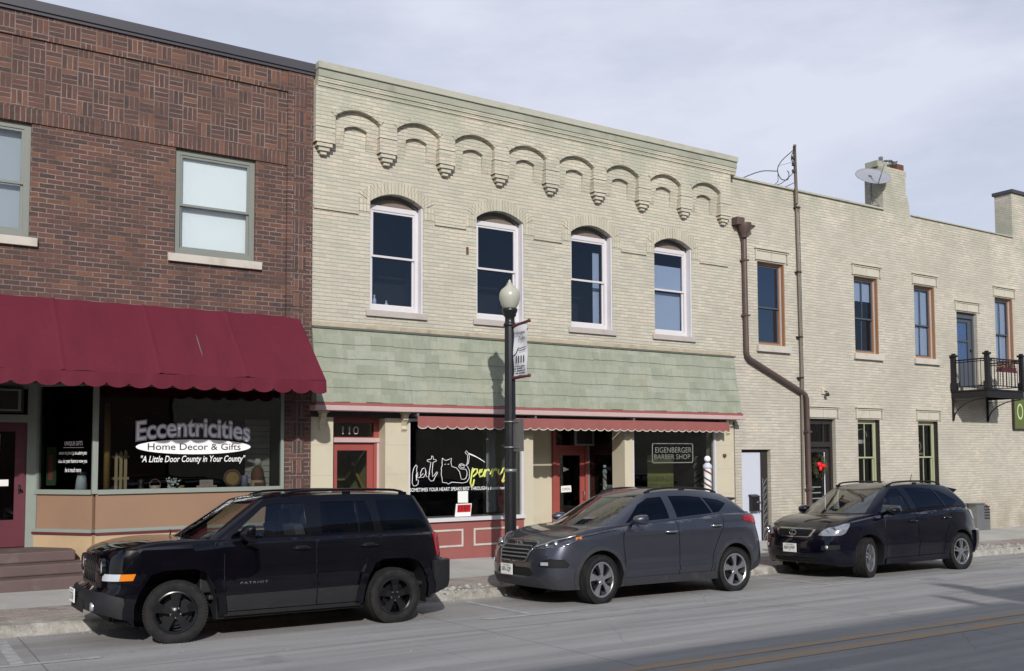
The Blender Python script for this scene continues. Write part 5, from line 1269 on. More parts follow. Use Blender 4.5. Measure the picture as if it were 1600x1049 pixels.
pt = thing('display_plate', 'round brown plate with a dark rim standing in the gift shop window', 'plate', (4.66, .3, 1.3)); q = MB(); q.lathe([(0, -.01), (.11, -.008)], (4.82, .25, 1.40), 'y', 28); q.build('centre', M['wood'], pt); q = MB(); q.lathe([(.108, -.015), (.15, -.03), (.152, .0), (.1, 0.004)], (4.82, .25, 1.40), 'y', 28); q.build('rim', M['rust'], pt)
cyl = lathe_thing('canister', 'pale lilac patterned canister beside the brown plate', 'canister', 5.03, .25, 1.185, [(0, 0), (.055, 0), (.055, .24), (.045, .26), (0, .26)], simple('lilac canister', lin(120, 116, 150), .5, var=.5, scale=30, bump=0))
sn = thing('snowman_figure', 'brown coated snowman figure with a cream base in the gift shop window', 'figurine', (5.14, .3, 1.18)); q = MB(); q.lathe([(0, 1.185), (.10, 1.185), (.115, 1.28), (.10, 1.36)], (5.26, .28, 0)); q.build('base', M['ochre'], sn); q = MB(); q.lathe([(.105, 1.36), (.11, 1.45), (.09, 1.55), (.04, 1.6)], (5.26, .28, 0)); q.build('coat', M['rust'], sn); q = MB(); q.sphere((5.26, .27, 1.66), .065); q.build('head', M['sill'], sn)
q = MB(); q.box(5.17, 5.33, .16, .165, 1.24, 1.32); q.build('sash', M['rust'], sn)
ls = thing('love_sign', 'small stacked box sign reading I LOVE US on the gift shop window ledge', 'sign', (4.3, .2, 1.185)); q = MB(); q.box(4.22, 4.54, .16, .2, 1.19, 1.29); q.box(4.27, 4.48, .165, .2, 1.292, 1.38); q.build('block', M['pinktrim'], ls); q = MB(); letter(q, 'I LOVE US', (4.23, 4.53, 1.21, 1.27), pl(.158), offset=.01); q.build('lettering', M['letter_red'], ls)
q = MB(); letter(q, 'GET READY', (4.29, 4.46, 1.315, 1.355), pl(.163), offset=.006); q.build('small_lettering', M['alu'], ls)
vs_ = thing('flower_pot', 'white flowering plant in a pot on the gift shop window ledge', 'plant', (3.85, .3, 1.185)); q = MB(); q.lathe([(0, 1.19), (.05, 1.19), (.065, 1.27), (0, 1.27)], (3.86, .3, 0)); q.build('pot', M['sill'], vs_); q = MB(); rnd = random.Random(4)
for k in range(70):
    c = Vector((3.86 + rnd.gauss(0, .05), .3 + rnd.gauss(0, .03), 1.33 + rnd.gauss(0, .045))); d = Vector((rnd.uniform(-1, 1), rnd.uniform(-1, 0), rnd.uniform(-1, 1))).normalized() * .035; w = d.orthogonal().normalized() * .015; q.add([c - w, c + w, c + d], [(0, 1, 2)])
q.build('blossom', M['letter_white'], vs_)
bs = thing('pink_basket', 'pink lined basket on the gift shop window ledge', 'basket', (3.62, .3, 1.185)); q = MB(); q.lathe([(0, 1.19), (.06, 1.19), (.09, 1.3), (.08, 1.3), (.05, 1.2)], (3.6, .32, 0)); q.build('bowl', M['pinktrim'], bs); q = MB(); q.tube([(3.6 + .085 * math.cos(a), .32, 1.3 + .1 * math.sin(a)) for a in [R(x) for x in range(0, 181, 20)]], .008, 6); q.build('handle', M['pinkred'], bs)
gp = thing('green_door_sign', 'tall narrow green and red sign hanging inside the side window of the gift shop', 'sign', (2.2, .9, 1.6)); q = MB(); a = on_ret(dl - .18, 0, -.12); q.obox((a[0], a[1], 1.62), dd, dn, (0, 0, 1), .09, .01, .30); q.build('board', simple('dark green board', lin(54, 84, 58), .6, var=.1), gp); q = MB(); q.obox((a[0] + dn.x * .014, a[1] + dn.y * .014, 1.60), dd, dn, (0, 0, 1), .04, .003, .2); q.build('motif', simple('motif red', lin(150, 80, 74), .6, var=.6, scale=30, bump=0), gp)
# dark hanging bits and trinkets as silhouettes with depth
rnd = random.Random(21)
for k, (x, lab) in enumerate(((3.38, 'dark trinket nearest the picket panel'), (4.02, 'small ochre trinket right of the white flowers'), (5.36, 'dark greenery at the right end of the gift shop window'))):
    q = MB(); h_ = (.2, .1, .12)[k]; q.lathe([(0, 0), (.06, 0), (.05, h_ * .4), (.03, h_ * .7), (.045, h_), (0, h_ * 1.1)], (x, .3, 1.19), n=14); tag(q.build('trinket', (M['dark_frame'], M['wood'], M['pine'])[k]), lab, 'trinket', 'trinkets on the gift shop ledge')

# ---------------------------------------------------------------- buildings across the street (behind the camera; they shade the near road and show in the glass)
def opp(x0, x1, y, h, m, root, d=10):
    q = MB(); q.box(x0, x1, y - d, y, -1, h); return q.build('wall', m, root)
ob = thing('opposite_building', 'lower red brick building across the street that shades the near lane', 'building', (-3, -19, 0))
opp(-16, 8.15, -19, 6.25, M['red_run'], ob)
q = MB(); q.box(7.42, 7.6, -19.2, -19.02, 6.25, 6.85); q.build('vent_pipe', M['grey_metal'], ob)
for k in range(7):
    x = -14 + k * 3.2; q = MB(); q.box(x, x + 1.1, -19.03, -18.985, 3.9, 5.5); q.build('window', M['glass_blue'], ob)
ob2 = thing('opposite_building', 'taller cream brick building across the street with a chimney', 'building', (20, -19, 0))
opp(8.3, 60, -19, 6.8, M['cream_right'], ob2)
q = MB(); q.box(8.42, 8.72, -19.4, -19.05, 6.8, 7.42); q.build('chimney', M['cream_right'], ob2)
for k in range(9):
    x = 10 + k * 3.2; q = MB(); q.box(x, x + 1.0, -19.03, -18.985, 3.9, 5.6); q.build('window', M['glass_blue'], ob2)
# ---------------------------------------------------------------- cars
def paint(name, c, flake=0.0, coat=1.0, rough=0.3, metal=0.0, spec=.06, dust_=.006, ior=1.45):
    t = NT(name); p = t.pos()
    cc = t.mix(t.noise(p, 3, 3), mul(c, .92), mul(c, 1.08))
    dust = t.ramp(t.noise(p, 2.2, 6, .6), [(.45, g4(0)), (.8, g4(dust_))])
    cc = t.mix(dust, cc, lin(150, 145, 138))
    b_ = t.bsdf(cc, rough, metal, None, coat, spec, 0.015); b_.inputs['Coat IOR'].default_value = ior; return t.m
M['black_paint'] = paint('glossy black car paint', lin(5, 5, 12))  # hint of blue in the base carries reflected sky
M['navy_black_paint'] = paint('blue black car paint', lin(6, 6, 20))  # navy base also carries the blue sky reflected in the body
M['grey_paint'] = paint('metallic slate grey car paint', lin(66, 69, 80), metal=.65, rough=.38, coat=1.0, spec=.5, ior=1.5)
M['plastic'] = simple('black textured trim plastic', lin(22, 22, 25), .6, var=.15, scale=20, bump=.25, dirt=lin(38, 37, 37))
M['plastic_grey'] = simple('dusty grey trim plastic', lin(44, 45, 50), .6, var=.15, scale=15, bump=.25, dirt=lin(64, 63, 64))
M['gap'] = simple('dark panel gap', lin(6, 6, 7), .8, bump=0)
M['chrome'] = simple('chrome', lin(200, 202, 206), .12, 1.0, var=.04, bump=0)
M['alloy'] = simple('machined alloy', lin(190, 190, 194), .28, .9, var=.06, scale=8, bump=.05)
M['bright_alloy'] = simple('bright polished alloy', lin(182, 184, 188), .2, .85, var=.06, scale=8, bump=.05)
M['alloy_dark'] = simple('dark alloy', lin(40, 40, 44), .4, .7, var=.2, scale=8, bump=.05)
M['rim_black'] = simple('gloss black rim', lin(16, 16, 18), .25, .3, var=.2, scale=8, bump=.05, coat=.6)
M['seat'] = simple('grey car seat cloth', lin(60, 58, 58), .9, var=.15, scale=8, bump=.2)
M['seat_tan'] = simple('pale grey leather seat', lin(150, 144, 134), .6, var=.1, scale=5, bump=.2)
M['amber'] = simple('amber lens', lin(214, 120, 20), .25, coat=.8, bump=0)
M['redlens'] = simple('red lens', lin(150, 16, 26), .2, coat=.8, var=.2, bump=0)
t = NT('tyre rubber'); p = t.pos(); t.bsdf(t.mix(t.ramp(t.noise(p, 9, 6, .7), [(.4, g4(0)), (.7, g4(.6))]), lin(28, 28, 29), lin(52, 50, 48)), .85, 0, t.bump(t.noise(p, 120, 3), .3, .003), spec=.25); M['tyre'] = t.m
def carglass(name, tint, boost): return glass(name, tint, boost, refl=(.66, .76, 1, 1))
M['windscreen'] = glass('windscreen glass', (.6, .66, .6, 1), .10)
M['car_glass'] = carglass('clear car glass', (.62, .68, .64, 1), .02)
M['car_glass_dark'] = carglass('dark privacy glass', (.045, .05, .065, 1), .0)
t = NT('lamp lens'); 
gl = t.n('ShaderNodeBsdfGlossy', i_Roughness=.08, i_Color=(.9, .92, .95, 1)); tr = t.n('ShaderNodeBsdfTransparent', i_Color=(.9, .92, .95, 1)); ms = t.n('ShaderNodeMixShader'); ms.inputs[0].default_value = .14
t.l(tr.outputs[0], ms.inputs[1]); t.l(gl.outputs[0], ms.inputs[2]); t.l(ms.outputs[0], t.out.inputs['Surface']); M['lens'] = t.m
t = NT('dark lamp housing'); t.bsdf(lin(70, 73, 80), .15, .4, None, 1.0, .5); M['lamp_dark'] = t.m
M['lamp_mid'] = simple('clear lamp glass over chrome', lin(150, 154, 160), .15, .5, var=.45, scale=14, bump=.2, coat=1.0)
M['lamp_white'] = simple('milky lamp glass', lin(196, 200, 206), .18, .1, var=.12, scale=25, bump=.1, coat=1.0)
M['reflector'] = simple('lamp reflector', lin(210, 212, 218), .3, .75, var=.15, scale=25, bump=.3)
def pchip(P):
    xs = [a for a, b in P]; ys = [b for a, b in P]; n = len(P)
    d = [(ys[i + 1] - ys[i]) / (xs[i + 1] - xs[i]) for i in range(n - 1)]
    m = [d[0]] + [0 if d[i - 1] * d[i] <= 0 else 2 * d[i - 1] * d[i] / (d[i - 1] + d[i]) for i in range(1, n - 1)] + [d[-1]]
    def f(x):
        if x <= xs[0]: return ys[0]
        if x >= xs[-1]: return ys[-1]
        i = 0
        while x > xs[i + 1]: i += 1
        h = xs[i + 1] - xs[i]; t_ = (x - xs[i]) / h
        return (ys[i] * (1 + 2 * t_) * (1 - t_) ** 2 + h * m[i] * t_ * (1 - t_) ** 2 + ys[i + 1] * t_ * t_ * (3 - 2 * t_) + h * m[i + 1] * t_ * t_ * (t_ - 1))
    return f
def lerp(a, b, t_): return a + (b - a) * t_
def ss(a, b, x): t_ = min(1, max(0, (x - a) / (b - a))); return t_ * t_ * (3 - 2 * t_)
class Curve2:
    """dense smooth plan curve through control points, arclength parameter"""
    def __init__(s, pts, n=10):
        c = [(p_.x, p_.y) for p_ in curve([(a, b, 0) for a, b in pts], n)]
        s.p = c; s.s = [0]
        for i in range(1, len(c)): s.s.append(s.s[-1] + math.hypot(c[i][0] - c[i - 1][0], c[i][1] - c[i - 1][1]))
        s.L = s.s[-1]
    def idx(s, v):
        v = min(max(v, 0), s.L); lo, hi = 0, len(s.s) - 1
        while hi - lo > 1:
            m = (lo + hi) // 2
            if s.s[m] <= v: lo = m
            else: hi = m
        return lo, (v - s.s[lo]) / max(1e-9, s.s[hi] - s.s[lo])
    def at(s, v): i, t_ = s.idx(v); a, b = s.p[i], s.p[i + 1]; return (lerp(a[0], b[0], t_), lerp(a[1], b[1], t_))
    def nrm(s, v):
        a = s.at(v - .03); b = s.at(v + .03)
        if v < .03: a = (s.at(.03)[0], -s.at(.03)[1])
        if v > s.L - .03: b = (s.at(s.L - .03)[0], -s.at(s.L - .03)[1])
        dx, dy = b[0] - a[0], b[1] - a[1]; l_ = math.hypot(dx, dy); return (-dy / l_, dx / l_)
def grid_region(outer, feats, step, f3, extra_keep=None):
    """triangulate a parameter-space polygon with feature outlines imprinted. feats: [(key, poly)] in priority order.
    returns dict key -> list of triangles (param coords), 'base' for the rest"""
    def sub(P, st):
        o = []
        for i in range(len(P)):
            a, b = P[i], P[(i + 1) % len(P)]; n = max(1, int(math.hypot(b[0] - a[0], b[1] - a[1]) / st))
            o += [(lerp(a[0], b[0], k / n), lerp(a[1], b[1], k / n)) for k in range(n)]
        return o
    pts = []; ed = []
    for P in [outer] + [f[1] for f in feats]:
        P = sub(P, step); b = len(pts); pts += [Vector(q) for q in P]; ed += [(b + i, b + (i + 1) % len(P)) for i in range(len(P))]
    u0 = min(q[0] for q in outer); u1 = max(q[0] for q in outer); v0 = min(q[1] for q in outer); v1 = max(q[1] for q in outer)
    nu = int((u1 - u0) / step); nv = int((v1 - v0) / step); rr = random.Random(1)
    for i in range(nu + 1):
        for j in range(nv + 1):
            u, v = u0 + (i + .5 * (j % 2)) * step, v0 + (j + .5) * step
            if inpoly(u, v, outer): pts.append(Vector((u, v)))
    r = delaunay_2d_cdt(pts, ed, [], 0, 1e-4); V, F = r[0], r[2]; out = {}
    boxes = [(min(q[0] for q in P), max(q[0] for q in P), min(q[1] for q in P), max(q[1] for q in P)) for k, P in feats]
    for f in F:
        cx = sum(V[i][0] for i in f) / len(f); cy = sum(V[i][1] for i in f) / len(f)
        if not inpoly(cx, cy, outer): continue
        key = 'base'
        for (k, P), bx in zip(feats, boxes):
            if bx[0] <= cx <= bx[1] and bx[2] <= cy <= bx[3] and inpoly(cx, cy, P): key = k; break
        out.setdefault(key, []).append([tuple(V[i][:2]) for i in f])
    return out
def add_tris(mb, tris, f3, off=0.0, rim=0.0, side=1):
    """tris in parameter space -> 3D; f3(u,v,offset)"""
    idx = {}; vs = []; fs = []
    def g(q):
        k = (round(q[0], 5), round(q[1], 5))
        if k not in idx: idx[k] = len(vs); x, y, z = f3(q[0], q[1], off); vs.append((x, y * side, z))
        return idx[k]
    cnt = {}
    for T in tris:
        ii = [g(q) for q in T]
        fs.append(ii)
        for a in range(len(ii)):
            e = (ii[a], ii[(a + 1) % len(ii)]); cnt[e] = (T[a], T[(a + 1) % len(T)])
    mb.add(vs, fs, True)
    if rim:
        for (a, b), (p, q) in cnt.items():
            if (b, a) not in cnt:
                A = f3(p[0], p[1], off); B = f3(q[0], q[1], off); A2 = f3(p[0], p[1], off - rim); B2 = f3(q[0], q[1], off - rim)
                mb.add([(w[0], w[1] * side, w[2]) for w in (A, B, B2, A2)], [(0, 1, 2, 3)])
def arch_pts(cx, cz, r, n=22, a0=-25, a1=205): return [(cx + r * math.cos(R(lerp(a0, a1, k / n))), cz + r * math.sin(R(lerp(a0, a1, k / n)))) for k in range(n + 1)]
def strip(P, w):
    """thin closed polygon along a polyline"""
    Lp, Rp = [], []
    for i, q in enumerate(P):
        a = P[max(0, i - 1)]; b = P[min(len(P) - 1, i + 1)]; d = (b[0] - a[0], b[1] - a[1]); l_ = math.hypot(*d); n = (-d[1] / l_ * w / 2, d[0] / l_ * w / 2)
        Lp.append((q[0] + n[0], q[1] + n[1])); Rp.append((q[0] - n[0], q[1] - n[1]))
    return Lp + Rp[::-1]
def make_wheel(parent, cx, cy, r, w, rimr, style, steer, side):
    """side -1: near side of the car (outer face towards -y)"""
    o = bpy.data.objects.new('wheel', None); col.objects.link(o); o.parent = parent; o.location = (cx, cy, r - .012); o.rotation_euler = (0, 0, steer); o.empty_display_size = .1
    s = side; h = w / 2; q = MB()
    prof = [(rimr, -h * .80), (rimr + .012, -h * .92), (rimr + .05, -h * 1.0), (r - .055, -h * 1.0), (r - .022, -h * .93), (r - .006, -h * .80)]
    tr = []
    for k in range(4):
        y0 = -h * .76 + k * (h * 1.52 / 4); y1 = y0 + h * 1.52 / 4
        tr += [(r - .004 if k in (0, 3) else r, y0 + .006), (r - .004 if k in (0, 3) else r, y1 - .006), (r - .012, y1 - .004), (r - .012, y1 + .004)]
    prof = prof + tr[:-2] + [(r - .006, h * .80), (r - .022, h * .93), (r - .055, h), (rimr + .05, h), (rimr, h * .85)]
    q.lathe(prof, (0, 0, 0), 'y', 56)
    # shoulder tread blocks
    for k in range(60):
        a = 2 * math.pi * k / 60
        for sg in (-1, 1):
            c = Vector(((r - .012) * math.cos(a), sg * h * .9, (r - .012) * math.sin(a))); ax = Vector((-math.sin(a), 0, math.cos(a))); az = Vector((math.cos(a), 0, math.sin(a)))
            q.obox(c, ax, (0, 1, 0), az, .011, h * .10, .0085)
    q.build('tyre', M['tyre'], o, local=True, sharp=50)
    q = MB(); face = s * h * .84
    q.cur = 0; q.lathe([(rimr + .006, face + s * .008), (rimr - .006, face + s * .012), (rimr - .02, face + s * .002), (rimr - .028, face - s * .03), (rimr - .035, -s * h * .7)], (0, 0, 0), 'y', 56)
    q.cur = 1; q.lathe([(0, face - s * .115), (rimr * .8, face - s * .115)], (0, 0, 0), 'y', 30); q.lathe([(0.06, face - s * .075), (rimr * .62, face - s * .075), (rimr * .62, face - s * .1)], (0, 0, 0), 'y', 30)
    q.cur = 2
    n = {'five': 5, 'twist': 5, 'double': 5}[style]
    def spoke(a0, r0, r1, w0, w1, skew=0.0, d0=-.004, d1=0.0, mat=0, thick=.03):
        q.cur = mat; P = []
        for (rr, ww, dd_) in ((r0, w0, d0), ((r0 + r1) / 2, (w0 + w1) / 2 * .86, (d0 + d1) / 2 + .004), (r1, w1, d1)):
            fr_ = (rr - r0) / (r1 - r0); aa = a0 + skew * fr_
            for sg in (-1, 1): P.append((rr * math.cos(aa) - sg * ww * math.sin(aa), face + s * dd_, rr * math.sin(aa) + sg * ww * math.cos(aa)))
        Bk = [(x, y - s * thick, z) for x, y, z in P]
        q.add(P + Bk, [(0, 1, 3, 2), (2, 3, 5, 4), (0, 2, 8, 6), (2, 4, 10, 8), (1, 7, 9, 3), (3, 9, 11, 5), (0, 6, 7, 1)])
    for k in range(n):
        a = 2 * math.pi * k / n + R(90)
        if style == 'five': spoke(a, .045, rimr - .012, .030, .062, 0, .004, .0, 0)
        elif style == 'double':
            spoke(a - .17, .04, rimr - .012, .020, .016, .0, .008, .004, 0); spoke(a + .17, .04, rimr - .012, .020, .016, .0, .008, .004, 0); spoke(a, .04, rimr * .6, .03, .012, 0, 0, -.01, 0)
        else:
            spoke(a, .03, rimr - .012, .016, .060, .10, .008, .006, 0, .025)
            spoke(a + .33, .05, rimr - .02, .010, .016, .25, -.012, -.006, 2, .03)
    q.cur = 0; q.lathe([(0, face + s * .012), (.03, face + s * .012), (.042, face + s * .006), (.07, face + s * .002), (.075, face - s * .03)], (0, 0, 0), 'y', 24)
    q.cur = 3
    for k in range(5): a = 2 * math.pi * (k + .5) / 5 + R(90); q.lathe([(0, face + s * .008), (.009, face + s * .006), (.010, face - s * .01)], (.055 * math.cos(a), 0, .055 * math.sin(a)), 'y', 8)
    mats = {'five': [M['rim_black'], M['alloy_dark'], M['rim_black'], M['chrome']], 'twist': [M['alloy'], M['gap'], M['alloy_dark'], M['chrome']], 'double': [M['bright_alloy'], M['gap'], M['bright_alloy'], M['chrome']]}[style]
    q.build('rim', mats, o, local=True, sharp=35)
    return o
def build_car(sp):
    root = thing(sp['name'], sp['label'], 'car', sp['loc'], 'cars parked along the kerb'); root.rotation_euler = (-.028, .0125, sp.get('yaw', 0))
    pc = Curve2(sp['plan']); nose, tail, side = pchip(sp['nose']), pchip(sp['tail']), pchip(sp['side'])
    top, bot = pchip(sp['top']), pchip(sp['bottom'])
    arches = sp['arch']; wmax = max(q[1] for q in sp['plan'])
    xm = sp.get('xmid', 1.3); half = [i for i in range(len(pc.p)) if pc.p[i][0] < xm]
    def s_front_y(y):
        for i in range(1, len(pc.p)):
            if pc.p[i][1] >= y: t_ = (y - pc.p[i - 1][1]) / max(1e-6, pc.p[i][1] - pc.p[i - 1][1]); return lerp(pc.s[i - 1], pc.s[i], t_)
        return pc.L / 2
    def s_rear_y(y):
        for i in range(len(pc.p) - 1, 0, -1):
            if pc.p[i - 1][1] >= y: t_ = (y - pc.p[i][1]) / max(1e-6, pc.p[i - 1][1] - pc.p[i][1]); return lerp(pc.s[i], pc.s[i - 1], t_)
        return pc.L / 2
    def s_x(x):
        for i in range(1, len(pc.p)):
            if pc.p[i][0] >= x and pc.p[i][1] > .3: t_ = (x - pc.p[i - 1][0]) / max(1e-6, pc.p[i][0] - pc.p[i - 1][0]); return lerp(pc.s[i - 1], pc.s[i], min(1, max(0, t_)))
        return pc.L
    roll = sp.get('roll', .05); FL = sp.get('flare', (.02, .10))
    def zt_s(s): return top(pc.at(s)[0])
    creases = sp.get('crease', [])
    def low(s, z, off=0.0):
        x, y = pc.at(s); nx, ny = pc.nrm(s); zt = top(x)
        wf = max(0, -nx) ** .7; wr = max(0, nx) ** .7; wsd = ny * ny
        o = off
        d = zt - z
        if d < roll: dd_ = max(0.0, d); o -= roll - math.sqrt(max(0, roll * roll - (roll - dd_) ** 2))
        for (ax, az, r) in arches:
            e = math.hypot(x - ax, z - az) - r
            if e > -.03: o += FL[0] * math.exp(-(max(e, 0) / FL[1]) ** 2) * wsd
        for (xa, xb, zc, w_, amp) in creases:
            if xa < x < xb: o += amp * math.exp(-((z - zc) / w_) ** 2) * wsd * ss(xa, xa + .25, x) * (1 - ss(xb - .25, xb, x))
        X = x + nose(z) * wf + tail(z) * wr + nx * o
        Y = y * (1 - (1 - side(z)) * (.35 + .65 * wsd)) + ny * o
        if s < 1e-4 or s > pc.L - 1e-4: Y = 0
        return (X, Y, z)
    def mp_(P):
        out = []
        for q in P:
            if q[0] == 'f': out.append((s_front_y(q[1]), q[2]))
            elif q[0] == 'r': out.append((s_rear_y(q[1]), q[2]))
            elif q[0] == 'p': out.append((q[1], q[2]))
            else: out.append((s_x(q[0]), q[1]))
        return out
    N = 160; outer = [(pc.L * i / N, bot(pc.at(pc.L * i / N)[0])) for i in range(N + 1)] + [(pc.L * i / N, top(pc.at(pc.L * i / N)[0])) for i in range(N, -1, -1)]
    feats = []; conf = {}
    def F(key, P, mat, off=0.0, rim=0.0, parent=None, raw=False):
        feats.append((key, P if raw else mp_(P))); conf[key] = (mat, off, rim, parent)
    for i, (ax, az, r) in enumerate(arches): 
        P = sp['archpoly'][i] if 'archpoly' in sp else arch_pts(ax, az, r)
        P = [(a, b) for a, b in P]; P = P + [(P[-1][0], -.2), (P[0][0], -.2)]; F('hole', P, None)
    for f in sp['features']: F(*f)
    tri = grid_region(outer, feats, sp.get('step', .045), low)
    parts = {}
    def part(key, mat): 
        if key not in parts: parts[key] = (MB(), mat)
        return parts[key][0]
    bodymb = part('body', M[sp['paint']])
    for key, T in tri.items():
        if key == 'hole': continue
        for sd in (1, -1):
            if key == 'base': add_tris(bodymb, T, low, 0, 0, sd)
            else:
                m, off, rim, par = conf[key]
                if key == 'gap': add_tris(part('shut_line', m), T, low, off, rim, sd)
                elif key.split('#')[0] in sp.get('paired', ()):  # one object for each side
                    add_tris(part(key + ('@n' if sd < 0 else '@f'), m), T, low, off, rim, sd)
                else: add_tris(part(key, m), T, low, off, rim, sd)
    # greenhouse
    gh = sp['gh']; nF, nC, nS, nR = 8, 8, 46, 8
    def sample(cf, ca, cb, cr, sweep, rsweep, bow):
        """front centre, front corner, rear corner, rear centre -> polyline; corners rounded afterwards"""
        o = []
        for k in range(nF + 1): t_ = k / nF; o.append((lerp(cf[0], ca[0], t_ ** 2), ca[1] * t_))
        for k in range(1, nS + 1): t_ = k / nS; o.append((lerp(ca[0], cb[0], t_), lerp(ca[1], cb[1], t_) + bow * 4 * t_ * (1 - t_)))
        for k in range(1, nR + 1): t_ = k / nR; o.append((lerp(cb[0], cr[0], 1 - (1 - t_) ** 2), cb[1] * (1 - t_)))
        return o
    bp = sample(*gh['base'], 0, 0, gh['bow']); rp_ = sample(*gh['roof'], 0, 0, gh['bow'] * .6)
    zb, zr = pchip(gh['zbase']), pchip(gh['zroof']); K = len(bp)
    for arr in (bp, rp_):
        for it in range(gh.get('smooth', 1)):
            c = list(arr)
            for i in range(1, K - 1):
                arr[i] = ((c[i - 1][0] + 2 * c[i][0] + c[i + 1][0]) / 4, (c[i - 1][1] + 2 * c[i][1] + c[i + 1][1]) / 4)
    us = [i / (K - 1) for i in range(K)]
    def pick(arr, u):
        f = min(max(u, 0), 1) * (K - 1); i = min(int(f), K - 2); t_ = f - i; return lerp(arr[i][0], arr[i + 1][0], t_), lerp(arr[i][1], arr[i + 1][1], t_)
    def gnorm(u):
        a = pick(rp_, u - .012); b = pick(rp_, u + .012); dx, dy = b[0] - a[0], b[1] - a[1]; l_ = math.hypot(dx, dy) or 1
        if u < .012: return (-1, 0)
        if u > .988: return (1, 0)
        return (-dy / l_, dx / l_)
    SV = 1.0
    def green(u, v, off=0.0):
        b = pick(bp, u); r = pick(rp_, u); n = gnorm(u); v_ = v / SV
        z0, z1 = zb(b[0]), zr(r[0]); bl_ = gh['bulge'] * 4 * v_ * (1 - v_) + off
        tilt = .3
        Y = lerp(b[1], r[1], v_) + n[1] * bl_
        if u <= 1e-5 or u >= 1 - 1e-5: Y = 0
        return (lerp(b[0], r[0], v_) + n[0] * bl_, Y, lerp(z0, z1, v_) + off * tilt)
    uF, uB = nF / (K - 1), (nF + nS) / (K - 1)
    def inv(x, z):
        v = .5
        for it in range(30):
            lo, hi = uF, uB
            for k in range(30):
                m = (lo + hi) / 2
                if lerp(pick(bp, m)[0], pick(rp_, m)[0], v) < x: lo = m
                else: hi = m
            u = (lo + hi) / 2; z0, z1 = zb(pick(bp, u)[0]), zr(pick(rp_, u)[0]); v = min(1, max(0, (z - z0) / (z1 - z0)))
        return (u, v)
    def invP(P):
        o = []
        for i in range(len(P)):
            a, b = P[i], P[(i + 1) % len(P)]; n = max(1, int(math.hypot(a[0] - b[0], a[1] - b[1]) / .05))
            for k in range(n): o.append(inv(lerp(a[0], b[0], k / n), lerp(a[1], b[1], k / n)))
        return o
    gf = []; gconf = {}
    US = 6.0  # stretch u so the grid step is isotropic
    for (key, P, mat, off, rim) in sp['glass']:
        if key == 'windshield' or key == 'rear_window': Q = P
        else: Q = invP(P)
        gf.append((key, [(u * US, v) for u, v in Q])); gconf[key] = (mat, off, rim)
    tri = grid_region([(0, 0), (US, 0), (US, 1), (0, 1)], gf, .055, None)
    g6 = lambda u, v, off=0.0: green(u / US, v, off)
    for key, T in tri.items():
        for sd in (1, -1):
            if key == 'base': add_tris(bodymb, T, g6, 0, .012, sd)
            else:
                m, off, rim = gconf[key]
                nm = key if key in ('windshield', 'rear_window') else key + ('@n' if sd < 0 else '@f')
                add_tris(part(nm, M[m]), T, g6, off, rim, sd)
    # roof
    q = bodymb; xa, xb = gh['spine']; rows = [0, .03, .08, .16, .3, .5, .75, 1.0]; vs = []
    for sd in (1, -1):
        vs = []
        for k in rows:
            for i in range(K):
                r = rp_[i]; x = lerp(r[0], min(max(r[0], xa), xb), k); vs.append((x, r[1] * (1 - k) * sd, zr(r[0]) * (1 - k) + zr(x) * k + gh['crown'] * (1 - (1 - k) ** 3.2)))
        q.add(vs, [(j * K + i, j * K + i + 1, (j + 1) * K + i + 1, (j + 1) * K + i) for j in range(len(rows) - 1) for i in range(K - 1)], True)
    # hood and shoulders: ruled between the top edge of the lower body and the foot of the glasshouse
    hd = sp['hood']; mapping = pchip(hd['map']); MN = 130; rows = [0, .04, .1, .2, .35, .5, .65, .8, .92, 1.0]
    for sd in (1, -1):
        vs = []
        for k in rows:
            for i in range(MN + 1):
                s = pc.L * i / MN; a = low(s, zt_s(s)); u = mapping(s / pc.L); b = green(u, 0)
                x = lerp(a[0], b[0], k); y = lerp(a[1], b[1], k); z = lerp(a[2], b[2], k)
                ln_ = math.hypot(b[0] - a[0], b[1] - a[1]); z += hd['bulge'] * min(1, ln_ / .9) * 4 * k * (1 - k) * (1.3 - .6 * k) * (1 if a[0] < 1 else 0) + min(.02, ln_ * .16) * (1 - (1 - min(1, k * 3)) ** 2) * (1 if k < 1 else 0) * (1 - k)
                if i in (0, MN): y = 0
                vs.append((x, y * sd, z))
        n = MN + 1; q.add(vs, [(j * n + i, j * n + i + 1, (j + 1) * n + i + 1, (j + 1) * n + i) for j in range(len(rows) - 1) for i in range(MN)], True)
    for key, (mb_, m) in parts.items():
        nm = key.split('@')[0].split('#')[0]
        o = mb_.build(nm, m, root, local=True, sharp=38, weld=True)
        lab = sp.get('partlabel', {}).get(nm)
        if lab: o['label'] = lab
        parts[key] = (o, m)
    # wheel wells, underbody
    q = MB()
    for sd in (1, -1):
        for i, (ax, az, r) in enumerate(arches):
            P = sp['archpoly'][i] if 'archpoly' in sp else arch_pts(ax, az, r)
            a = [low(s_x(x), z) for x, z in P]; vs = [(x, y * sd, z) for x, y, z in a] + [(x, (y - .30) * sd, z) for x, y, z in a]; n = len(a)
            q.add(vs, [(k, k + 1, k + 1 + n, k + n) for k in range(n - 1)], True)
    lo, hi = sp['len']; W = wmax
    q.box(lo + .25, hi - .25, -.56, .56, .24, .62); q.box(arches[0][0] + arches[0][2] + .03, arches[1][0] - arches[1][2] - .03, -W + .06, W - .06, .22, .40)
    q.box(lo + .22, arches[0][0] - arches[0][2], -W + .38, W - .38, .24, .5); q.box(arches[1][0] + arches[1][2] + .02, hi - .3, -W + .3, W - .3, .30, .5)
    for ax, az, r in arches: q.box(ax - r * .9, ax + r * .9, -.52, .52, .3, .78); q.tube([(ax, -.7, .33), (ax, .7, .33)], .04, 8)
    q.build('underbody', M['gap'], root, local=True)
    # cabin
    q = MB(); q.cur = 0
